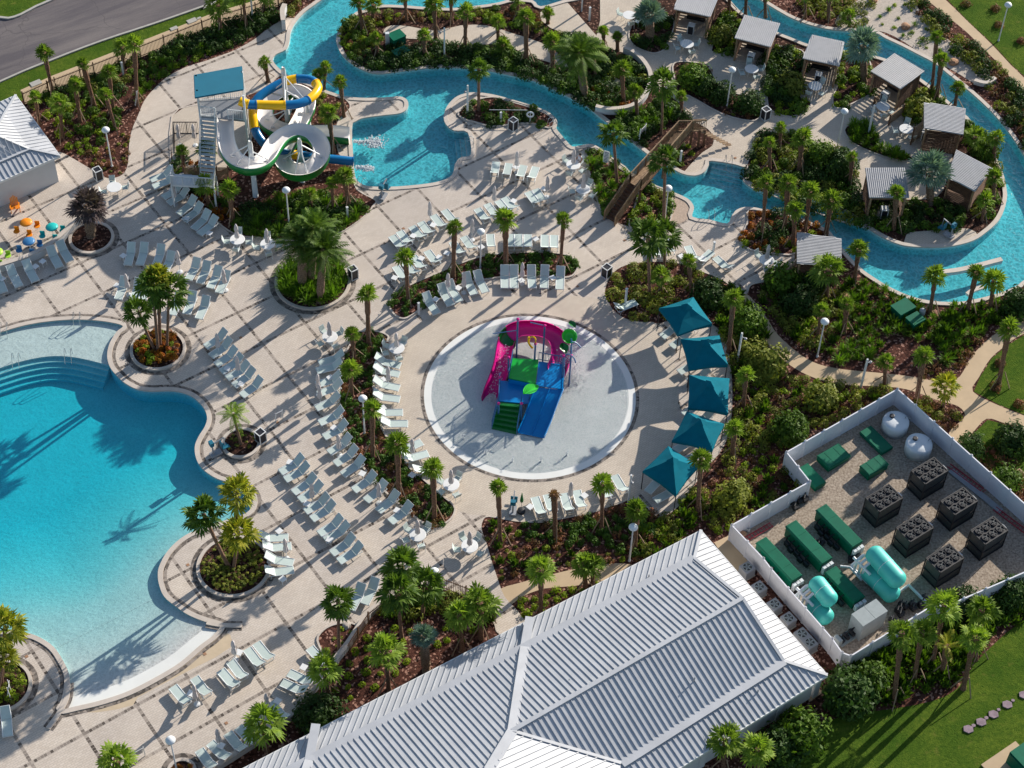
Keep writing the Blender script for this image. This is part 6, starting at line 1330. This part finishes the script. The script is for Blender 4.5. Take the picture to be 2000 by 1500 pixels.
# ================================================================ BUILDINGS, YARD
def bld(name,label,pts,planes,eave,sp,wallpts,wh,cap=(),fit=()):
    o=G(*pts['o']);t=thing(name,label,'building',o)
    V={k:G(*v)-o for k,v in pts.items() if k!='o'}
    for k,(a,b,c) in fit:      # keep each roof face flat: move the far corners onto the plane of the near ones
        n=(V[b]-V[a]).cross(V[c]-V[a]);lo,hi=-6,14
        f=lambda z:(G(pts[k][0],pts[k][1],z)-o-V[a]).dot(n)
        s0=f(lo)>0
        for _ in range(50):
            md=(lo+hi)/2
            if (f(md)>0)==s0: lo=md
            else: hi=md
        V[k]=G(pts[k][0],pts[k][1],lo)-o
    for nm,keys,dn in planes:
        m=MB();p=[V[k] for k in keys];roof_plane(m,p,V[dn[1]]-V[dn[0]] if isinstance(dn,tuple) else dn,sp,.055,.062);r=m.build(nm,'roof_white',t)
    m=MB()
    for a,b in eave: m.beam(V[a]-Vector((0,0,.1)),V[b]-Vector((0,0,.1)),.08,.24)
    m.build('fascia','white_paint',t)
    for a,b,w_ in cap: m=MB();m.beam(V[a]+Vector((0,0,.07)),V[b]+Vector((0,0,.07)),w_,.07);m.build('ridge_cap','roof_white',t)
    w2=[(V[k].x,V[k].y) for k in wallpts];w2=w2 if area(w2)>0 else w2[::-1];w3=offset([Vector(p) for p in w2],-.75)
    m=MB();m.prism([(p[0],p[1]) for p in w3],0,wh);m.build('wall','wall_white',t);return t,V,w3
pts={'o':(1369,1080),'E1':(1369,1036,3.5),'E2':(1616,1319,3.5),'bN':(1356,1091,4.1),'bS':(1530,1291,4.1),'RE':(1450,1169,6.),'RL':(1000,1428,6.),'LN':(300,1592,3.5),'LbN':(300,1644,4.1),'LR':(300,1900,6.),'S1':(1213,1491,4.1),'S2':(1150,1612,3.5),'W1':(1190,1600,3.6),'W2':(1040,1800,3.6),'W3':(880,1700,6.),
 'c0':(1035,1206,3.62),'c1':(1025,1264,4.2),'c2':(1000,1430,6.05),'c3':(955,1505,6.05),'d0':(617,1415,3.62),'d1':(604,1486,4.2),'d2':(586,1540,4.8),'k1':(1400,1600,0)}
t,V,w3=bld('metal_roof_building','large white building with a ribbed pale metal hip roof along the bottom edge',pts,[
 ('roof_north_skirt'.replace('north_',''),['E1','bN','LbN','LN'],('bN','E1')),('roof',['bN','RE','RL','W3','LR','LbN'],('RE','bN')),('roof_skirt',['E1','E2','bS','bN'],Bv),('roof',['bN','bS','RE'],Bv),
 ('roof',['RE','bS','S1','RL'],Av),('roof_skirt',['bS','E2','S2','S1'],Av),('roof',['RL','S1','W1','W2','W3'],Bv)],
 [('E1','E2'),('E1','LN'),('E2','S2')],.43,['E1','E2','S2','W2','LR','LN'],3.3,
 [('bN','RE',.22),('bS','RE',.22),('E1','bN',.22),('E2','bS',.22),('RE','RL',.3),('RL','S1',.22),('c0','c1',.62),('c1','c2',.62),('c2','c3',.7),('d0','d1',.6),('d1','d2',.6)],
 [('LR',('bN','RE','RL')),('LbN',('bN','RE','RL')),('LN',('E1','bN','LbN')),('S1',('RE','bS','RL')),('S2',('bS','E2','S1')),('W3',('bN','RE','RL')),('W1',('RL','S1','W3')),('W2',('RL','S1','W3')),('c1',('bN','RE','RL')),('c2',('bN','RE','RL')),('c3',('bN','RE','RL')),('d1',('bN','RE','RL')),('d2',('bN','RE','RL'))])
m=MB()   # flat flashing bands at the change of pitch
def band(a,b,w_): 
    A_,B_=V[a]+Vector((0,0,.085)),V[b]+Vector((0,0,.085));d=(B_-A_).normalized();n=Vector((-d.y,d.x,0))
    m.box((A_+B_)/2,((B_-A_).length,w_,.03),ax=(d,n,d.cross(n)))
band('bN','LbN',.62);band('bS','S1',.75);m.build('flashing_band','roof_white',t)
m=MB()
for (x,y,z) in [(1112,1332,5.2),(1356,1328,5.),(1480,1352,3.9),(1267,1128,3.9)]:
    p=G(x,y,z)-t.location;m.tube([p-Vector((0,0,.2)),p+Vector((0,0,.35))],.05,6)
m.build('vent_pipe','grey_metal',t)
# wall piers on the lower side
for k in range(7):
    p=V['E2'].lerp(V['S2'],k/6.);q=p-Av*.7;m=MB();m.box((q.x,q.y,1.6),(.5,.35,3.2),BANG);m.build('pier','wall_white',t)
pk={'o':(60,330),'E1':(31,186,3.4),'E2':(117,304,3.4),'b1':(10,221,4.),'b2':(56,291,4.),'R':(-12,262,5.4),'RL':(-300,395,5.4),'L2':(-300,484,3.4),'Lb2':(-300,442,4.),'L1':(-300,330,3.4),'Lb1':(-300,358,4.)}
t2,V2,_=bld('white_pavilion','small white building with ribbed metal hip roof at the left edge',pk,[('roof_skirt',['E1','E2','b2','b1'],Bv),('roof_skirt',['E2','L2','Lb2','b2'],Av),('roof',['b1','b2','R'],Bv),('roof',['b2','Lb2','RL','R'],Av),('roof',['b1','R','RL','Lb1'],-Av),('roof_skirt',['E1','b1','Lb1','L1'],-Av)],[('E1','E2'),('E2','L2'),('E1','L1')],.43,['E1','E2','L2','L1'],3.2,[('E1','b1',.2),('E2','b2',.2),('b1','R',.2),('b2','R',.2),('R','RL',.25),('b2','Lb2',.4)])
# condensers
def cond(x,y,n,l):
    t=thing('air_conditioner',l,'air conditioner',G(x,y),BANG,'air conditioners beside the big roof');m=MB();L=.85*n
    m.box((0,0,.04),(.95,L+.1,.08));m.build('pad','curb',t);m=MB();m.box((0,0,.5),(.85,L,.82));m.build('cabinet','grey_metal',t)
    for k in range(n):
        c=(0,(k-(n-1)/2)*.85,.92);m=MB();m.lathe([(.34,-.01),(.34,.015)],20,c=c);f=m.build('fan_well','dark_gear',t);m=MB()
        for a in range(5): m.beam(Vector(c)+Vector((0,0,.03)),Vector(c)+Vector((math.cos(a*1.257)*.3,math.sin(a*1.257)*.3,.03)),.1,.012)
        m.tube([(c[0]+math.cos(a*.5236)*.34,c[1]+math.sin(a*.5236)*.34,c[2]+.03) for a in range(13)],.025,5,cap=False);m.tube([(c[0]+math.cos(a*.5236)*.2,c[1]+math.sin(a*.5236)*.2,c[2]+.05) for a in range(13)],.01,4,cap=False);m.build('fan_guard','galv',f)
for a in [(1457,1122,1,'topmost single air conditioner between roof and fence'),(1480,1160,1,'second single air conditioner between roof and fence'),(1510,1194,1,'third single air conditioner between roof and fence'),(1537,1221,1,'fourth single air conditioner between roof and fence'),(1571,1260,2,'double fan air conditioner at the lower end of the row')]: cond(*a)
# yard machinery
def cover_unit(x,y,L,W_,h,ax_,l,mat='green_cover',gear=True,lid=.1):
    rz=math.atan2(Av.y,Av.x) if ax_=='A' else BANG;t=thing('equipment_cover',l,'equipment cover',G(x,y+h*16),rz,'green covers in the equipment yard')
    m=MB();m.box((0,0,h*.5+.05),(L*.96,W_*.9,h*.86));m.build('body',mat,t)
    m=MB();hh=h;m.v=[];P8=[(-L/2,-W_/2,hh-.12),(L/2,-W_/2,hh-.12),(L/2,W_/2,hh-.12),(-L/2,W_/2,hh-.12),(-L/2+.04,-W_/2*.82,hh),(L/2-.04,-W_/2*.82,hh),(L/2-.04,W_/2*.82,hh),(-L/2+.04,W_/2*.82,hh)]
    m.v=P8;m.f=[(0,3,2,1),(4,5,6,7),(0,1,5,4),(1,2,6,5),(2,3,7,6),(3,0,4,7)];m.m=[0]*6;lidm=m.build('lid',mat,t)
    for k in (-.46,-.2,.2,.46): m=MB();m.box((L*k,0,hh+.004),(.035,W_*.8,.02));m.build('seam',mat,lidm)
    if gear:
        for k in (-.3,0,.3): m=MB();m.box((L/2+.16,W_*k,h*.45),(.26,W_*.24,h*.6));m.build('control_box','tank_white',t)
        m=MB();random.seed(int(x))
        for k in range(5):
            c=(-L*.35+k*L*.13,-W_/2-.3-.12*(k%2),.3);m.tube([(c[0],c[1],.3),(c[0]+.45,c[1],.3)],.15,8);m.box((c[0]+.2,c[1],.1),(.4,.25,.2));m.tube([(c[0],c[1]+.1,.3),(c[0],c[1]+.1,.75),(c[0],c[1]+.5,.75)],.05,6)
        m.build('pump_set','dark_gear',t)
cover_unit(1517,1090,4.1,1.05,1.3,'A','leftmost of three long green covered units in the yard');cover_unit(1575,1057,4.1,1.1,1.3,'A','middle of three long green covered units in the yard');cover_unit(1634,1025,4.1,1.1,1.3,'A','rightmost of three long green covered units in the yard');cover_unit(1646,1140,3.2,1.15,1.0,'A','shorter dark green covered unit between the turquoise tanks')
cover_unit(1626,889,2.2,1.5,.7,'B','green cover box near the upper yard fence',gear=False);cover_unit(1704,907,2.0,1.15,.85,'B','green cover box in the middle of the upper yard',gear=False);cover_unit(1583,928,2.2,1.1,.6,'A','green cover box beside the stepped fence corner',gear=False);cover_unit(1710,858,2.6,1.2,.4,'A','low dark green cover left of the white tanks',gear=False)
for x,y,l in [(1746,838,'left of two round white tanks in the yard corner'),(1791,882,'right of two round white tanks in the yard corner')]:
    t=thing('round_tank',l,'tank',G(x,y),0,'round white tanks');m=MB();m.lathe([(1.02,0),(1.03,.8),(1.0,1.0),(.9,1.08),(.5,1.15),(.2,1.17)],32);m.build('tank','tank_white',t,smooth=True)
    m=MB();m.lathe([(.2,1.17),(.2,1.27),(.16,1.29)],14,c=(-.32,.3,0));m.build('lid','black_panel',t);m=MB();m.tube([(.7,.2,1.05),(.7,.2,1.3),(.9,.2,1.3),(1.1,.2,1.1),(1.1,.2,0)],.03,6);m.build('pipe','grey_metal',t)
def chiller(x,y,l):
    t=thing('chiller',l,'cooling unit',G(x,y),BANG,'dark cooling units in the yard');H_=2.05;L,W_=2.25,1.5;m=MB()
    for a in(-1,1):
        for b in(-1,1): m.box((a*L/2,b*W_/2,H_/2),(.08,.08,H_))
    for z in (.06,H_*.45,H_):
        for b in(-1,1): m.box((0,b*W_/2,z),(L,.08,.08))
        for a in(-1,1): m.box((a*L/2,0,z),(.08,W_,.08))
    m.build('frame','dark_gear',t);m=MB();m.box((0,0,H_*.48),(L-.1,W_-.1,H_*.88));m.build('coil','grey_coil',t)
    m=MB();m.box((0,0,H_-.02),(L-.02,W_-.02,.06));tp_=m.build('top_panel','dark_gear',t)
    for i in range(3):
        for j in range(2):
            c=Vector(((i-1)*.7,(j-.5)*.7,H_+.03));m=MB();m.lathe([(.31,0),(.31,.09),(.28,.09),(.27,.02)],16,c=c)
            m.build('fan_ring','black_panel',t);m=MB()
            for a in range(4): m.beam(c+Vector((0,0,.1)),c+Vector((math.cos(a*1.57+.5)*.29,math.sin(a*1.57+.5)*.29,.1)),.05,.02)
            m.lathe([(.07,.06),(.07,.14)],8,c=c);m.build('fan','grey_coil',t)
    c=G(x,y)+Bv*1.75-Av*.05;o=thing('isolator_box','small white box on a stand right of the '+l.split(' dark')[0]+' cooling unit','electrical box',c,BANG,'small boxes beside the cooling units');m=MB();m.box((0,0,.45),(.08,.08,.9));m.build('stand','galv',o);m=MB();m.box((0,0,1.),(.18,.42,.3));m.build('box','tank_white',o)
for x,y,l in [(1806,952,'topmost dark framed cooling unit with fans, near the round tanks'),(1718,1005,'leftmost dark framed cooling unit with fans'),(1863,1011,'upper right dark framed cooling unit with fans'),(1777,1063,'central dark framed cooling unit with fans'),(1921,1068,'rightmost dark framed cooling unit with fans'),(1835,1122,'lowest dark framed cooling unit with fans')]: chiller(x,y,l)
def capsule(m,a,b,r):
    d=(b-a).normalized();n=9;pts=[];rs=[]
    for k in range(6): t_=math.pi/2*(1-k/5);pts.append(a-d*r*.75*math.sin(t_));rs.append(max(.02,r*math.cos(t_)))
    for k in range(6): t_=math.pi/2*k/5;pts.append(b+d*r*.75*math.sin(t_));rs.append(max(.02,r*math.cos(t_)))
    m.tube(pts,rs,22)
def filt(ua,ub,la,lb,r,l):
    t=thing('filter_tanks',l,'filter tank',G(*la),0,'turquoise filter tanks');o=t.location
    for nm,(a,b),z in (('upper_tank',(ua,ub),r*2.75),('lower_tank',(la,lb),r*1.0)):
        A_=G(a[0],a[1],z)-o;B_=G(b[0],b[1],z)-o;m=MB();capsule(m,A_,B_,r);k=m.build(nm,'turquoise_tank',t,smooth=True)
        m=MB();mid=A_.lerp(B_,.5);d=(B_-A_).normalized();m.tube([mid+(d.cross(Vector((0,0,1)))*math.cos(q)+Vector((0,0,1))*math.sin(q))*(r+.01) for q in [i*.5236 for i in range(13)]],.018,5,cap=False);m.build('band','tank_white',k)
    m=MB();A_=G(la[0],la[1],0)-o-Bv*1.0
    for k in (0,.55,1.1):
        p=A_+Av*k*.7-Av*.6;m.tube([p,p+Vector((0,0,1.7)),p+Bv*.5+Vector((0,0,1.9))],.1,8)
    m.tube([A_-Av*1.+Vector((0,0,1.5)),A_+Av*.8+Vector((0,0,1.5))],.11,8);m.tube([A_-Av*1.+Vector((0,0,.4)),A_+Av*.8+Vector((0,0,.4))],.11,8);m.tube([A_-Av*1.+Vector((0,0,.4)),A_-Av*1.+Bv*1.2+Vector((0,0,.9))],.13,8);m.build('pipework','tank_white',t)
    m=MB();p=A_-Av*1.5+Bv*.6;m.tube([p+Vector((0,0,.4)),p+Bv*.6+Vector((0,0,.4))],.2,10);m.box((p.x,p.y,.15),(.6,.5,.3));m.build('pump','dark_gear',t)
filt((1596,1141),(1619,1170),(1589,1178),(1612,1205),.68,'smaller stacked pair of turquoise filter tanks near the left fence');filt((1708,1083),(1752,1132),(1699,1118),(1741,1160),.72,'larger stacked pair of turquoise filter tanks')
t=thing('pipe_run','white pipe laid on the gravel around the larger turquoise tanks','pipe',G(1690,1128));o=t.location;m=MB();m.tube([G(1690,1128,.3)-o,G(1733,1170,.3)-o,G(1775,1143,.3)-o,G(1812,1180,.3)-o],.13,8);m.build('pipe','tank_white',t);m=MB()
for q in ((1712,1149),(1754,1157)): m.box(tuple(G(*q,.1)-o),(.3,.3,.2))
m.build('support','curb',t)
t=thing('pipe_run','white pipe between the dark green unit and the tanks','pipe',G(1645,1105));o=t.location;m=MB();m.tube([G(1641,1106,.4)-o,G(1660,1108,.4)-o,G(1683,1133,.4)-o],.1,8);m.build('pipe','tank_white',t)
t=thing('grey_cabinet','large grey metal cabinet by the lower left yard corner','cabinet',G(1690,1226),BANG);m=MB();m.box((0,0,.95),(2.3,1.2,1.9));m.build('body','galv',t)
for k in (-.58,.58): m=MB();m.box((k,0,1.93),(1.14,1.24,.06));m.build('roof_panel','galv',t)
t=thing('pump_skid','dark pump skid with pipes left of the grey cabinet','pump',G(1652,1248),BANG);m=MB();m.box((0,0,.1),(1.5,.8,.15));m.build('base','galv',t);m=MB()
for k in range(3): m.tube([(-.5+.5*k,-.25,.35),(-.5+.5*k,.3,.35)],.17,9);m.tube([(-.5+.5*k,0,.3),(-.5+.5*k,0,.95),(.6,0,.95)],.05,6)
m.build('pump','dark_gear',t);m=MB();m.box((-.85,0,.5),(.3,.6,.7));m.build('panel','galv',t)
def pumps(x,y,n,l,seed):
    random.seed(seed);t=thing('pump_group',l,'pump',G(x,y),BANG,'small pump groups');m=MB()
    for k in range(n):
        c=(rv(.8),rv(.35),.25);m.tube([c,(c[0]+.4,c[1],.25)],.16,9);m.tube([(c[0],c[1],.25),(c[0],c[1],.7),(c[0]+.3,c[1]+.2,.7)],.05,6);m.lathe([(.14,0),(.16,.3),(.1,.5),(.03,.55)],9,c=(c[0]+.2,c[1]+.25,0))
    m.build('pump','dark_gear',t)
pumps(1557,985,6,'black pump group against the stepped fence',1);pumps(1748,1205,6,'black pump group near the lower fence, left',2);pumps(1785,1187,6,'black pump group near the lower fence, right',3);pumps(1600,1060,4,'small pump group between the first two long covers',4)
for q,(x,y,n,l) in enumerate([(1480,1042,10,'red ladder lying along the upper left yard fence'),(1885,935,12,'red ladder lying along the right yard fence'),(1975,1020,12,'dark red ladder leaning near the right end of the fence')]):
    t=thing('ladder',l,'ladder',G(x,y),BANG if q==0 else math.atan2(Av.y,Av.x)+.15,'red ladders');m=MB()
    for s in(-.18,.18): m.box((0,s,.15),(2.6 if q==0 else 3.2,.05,.07))
    m.build('side_rail','red_rail',t);m=MB()
    for k in range(n): m.box((-1.2+k*.27,0,.15),(.04,.34,.04))
    m.build('rung','red_rail',t)
t=thing('steel_rack','long grey metal frame lying beside the right yard fence','frame',G(1905,960),math.atan2(Av.y,Av.x)+.1);m=MB();m.box((0,0,.1),(5.,.5,.12));m.build('frame','grey_metal',t)
t=thing('clay_pot','terracotta pot in the left fence corner','pot',G(1450,1048));m=MB();m.lathe([(.15,0),(.25,.35),(.28,.38),(.24,.38)],14);m.build('pot','rock',t)
t=thing('bucket','white bucket beside the red ladder','bucket',G(1461,1036));m=MB();m.lathe([(.15,0),(.18,.35),(.16,.35),(.14,.05)],14);m.build('bucket','tank_white',t)
t=thing('transformer','dark green electrical box on a concrete pad at the lower right corner','electrical box',G(1990,1500),BANG);m=MB();m.box((-.4,.5,.06),(3.2,2.2,.12));m.build('pad','concrete_path',t);m=MB();m.box((.5,0,.8),(2.,1.6,1.4));m.build('cabinet','green_cover',t);m=MB();m.box((-.55,0,.95),(.08,1.5,.9));m.build('door','green_cover',t)
for x,y,sx,sy,h,l in [(1761,612,1.6,1.2,.8,'green utility box below the river wall, left'),(1785,634,1.2,1.,.7,'green utility box below the river wall, right'),(775,84,1.3,1.1,.9,'dark green utility box on the river island'),(783,108,1.4,.8,.5,'low green utility box on the river island')]:
    t=thing('utility_box',l,'utility box',G(x,y),BANG,'green utility boxes in the beds');m=MB();m.box((0,0,h/2),(sx,sy,h));m.build('body','green_cover',t);m=MB();m.box((0,0,h+.03),(sx+.06,sy+.06,.08));m.build('lid','green_cover',t);m=MB();m.box((sx/2+.06,0,h*.5),(.1,.3,.3));m.build('handle','tank_white',t)
t=thing('control_cabinet','slim white cabinet beside the dark island utility box','cabinet',G(757,86),.2);m=MB();m.box((0,0,.7),(.35,.3,1.2));m.build('body','tank_white',t);m=MB();m.box((0,0,.05),(.4,.35,.1));m.build('base','curb',t)
t=thing('small_tank','small grey pressure tank beside the green utility boxes','tank',G(1799,618));m=MB();m.lathe([(.2,0),(.25,.15),(.25,.75),(.12,.9)],14);m.build('tank','grey_metal',t,smooth=True)
def wframe(x,y,l,s=1.1,lat=False):
    t=thing('wooden_edging',l,'wooden edging',G(x,y),BANG);m=MB()
    for a in(-1,1): m.box((a*s/2,0,.1),(.09,s+.09,.2));m.box((0,a*s/2,.1),(s-.09,.09,.2))
    if lat:
        for k in range(5): m.box((0,-s/2+s*(k+.5)/5,.14),(s-.1,.08,.03))
    m.build('frame','wood_bridge',t)
wframe(1689,685,'small square wood frame on the mulch inside the path bend');wframe(1990,940,'wooden lattice pad on the lawn edge at the right',1.5,True)
def rock(x,y,s,l,mat='rock'):
    random.seed(int(x*7+y));m=MB();m.lathe([(s*.75,0),(s,s*.25),(s*.85,s*.6),(s*.4,s*.8),(.02,s*.82)],11,fl=lambda q,z:.75+.35*random.random());o=m.build('boulder',mat);o.location=G(x,y);o.rotation_euler=(0,0,x);tag(o,l,'rock','garden boulders')
rock(1768,54,.5,'tan boulder left of the low hedge in the sandy garden');rock(1862,124,.5,'brown boulder near the river side of the sandy garden');rock(1705,2,.5,'orange boulder at the top of the sandy garden');rock(1651,585,.55,'rust coloured boulder below the striped roof cabana');rock(677,1224,.35,'pale boulder in the small bed by the seat wall','rock_grey');rock(1693,38,.35,'small boulder at the left of the sandy garden','rock_grey');rock(1920,588,.25,'white stone at the river edge','rock_grey')
for i,(x,y,s) in enumerate([(1891,1425,.42),(1916,1411,.42),(1940,1396,.42),(1967,1377,.42),(1901,1418,.17),(1926,1403,.17),(1950,1387,.15),(1978,1369,.15),(1999,1358,.4)]):
    m=MB();s*=.85;m.prism([(s*1.1*math.cos(a),s*.9*math.sin(a)) for a in (.6,1.5,2.5,3.7,4.7,5.7)],0,.09);o=m.build('stepping_stone','flagstone');o.location=G(x,y);o.location.z=.012;tag(o,('large' if s>.3 else 'small')+' flat stepping stone on the lower lawn, '+ordn(i%4+1 if i<8 else 5)+' from the left','stepping stone','stepping stones on the lower lawn')
for i,(x,y,s) in enumerate([(70,163,.5),(340,56,.35),(375,41,.45),(389,36,.2)]):
    m=MB();m.box((0,0,.03),(s*2.,s*1.2,.06),BANG);o=m.build('utility_slab','curb');o.location=G(x,y);o.location.z=.012;tag(o,'pale utility slab on the roadside grass, '+ordn(i+1)+' from the left','slab','utility slabs on the road verge')
for x,y in [(1436,309),(1253,352),(576,490),(400,1278),(1128,560),(542,826),(367,1104),(788,447),(1220,470),(470,660),(442,1413),(52,1283)]:
    m=MB();m.box((0,0,0),(.22,.22,.012),BANG);o=m.build('floor_drain','rock');o.location=G(x,y);o.location.z=.052;tag(o,'small square brown drain cover set in the paving','drain cover','drain covers in the deck')
# check the words
for o in S.objects:
    l=o.get('label')
    if l:
        w_=l.split()
        if len(w_)>16: print('LONG',len(w_),l)
        if l=='x': print('UNLABELLED',o.name)
        if not o.get('category') : print('NOCAT',o.name)
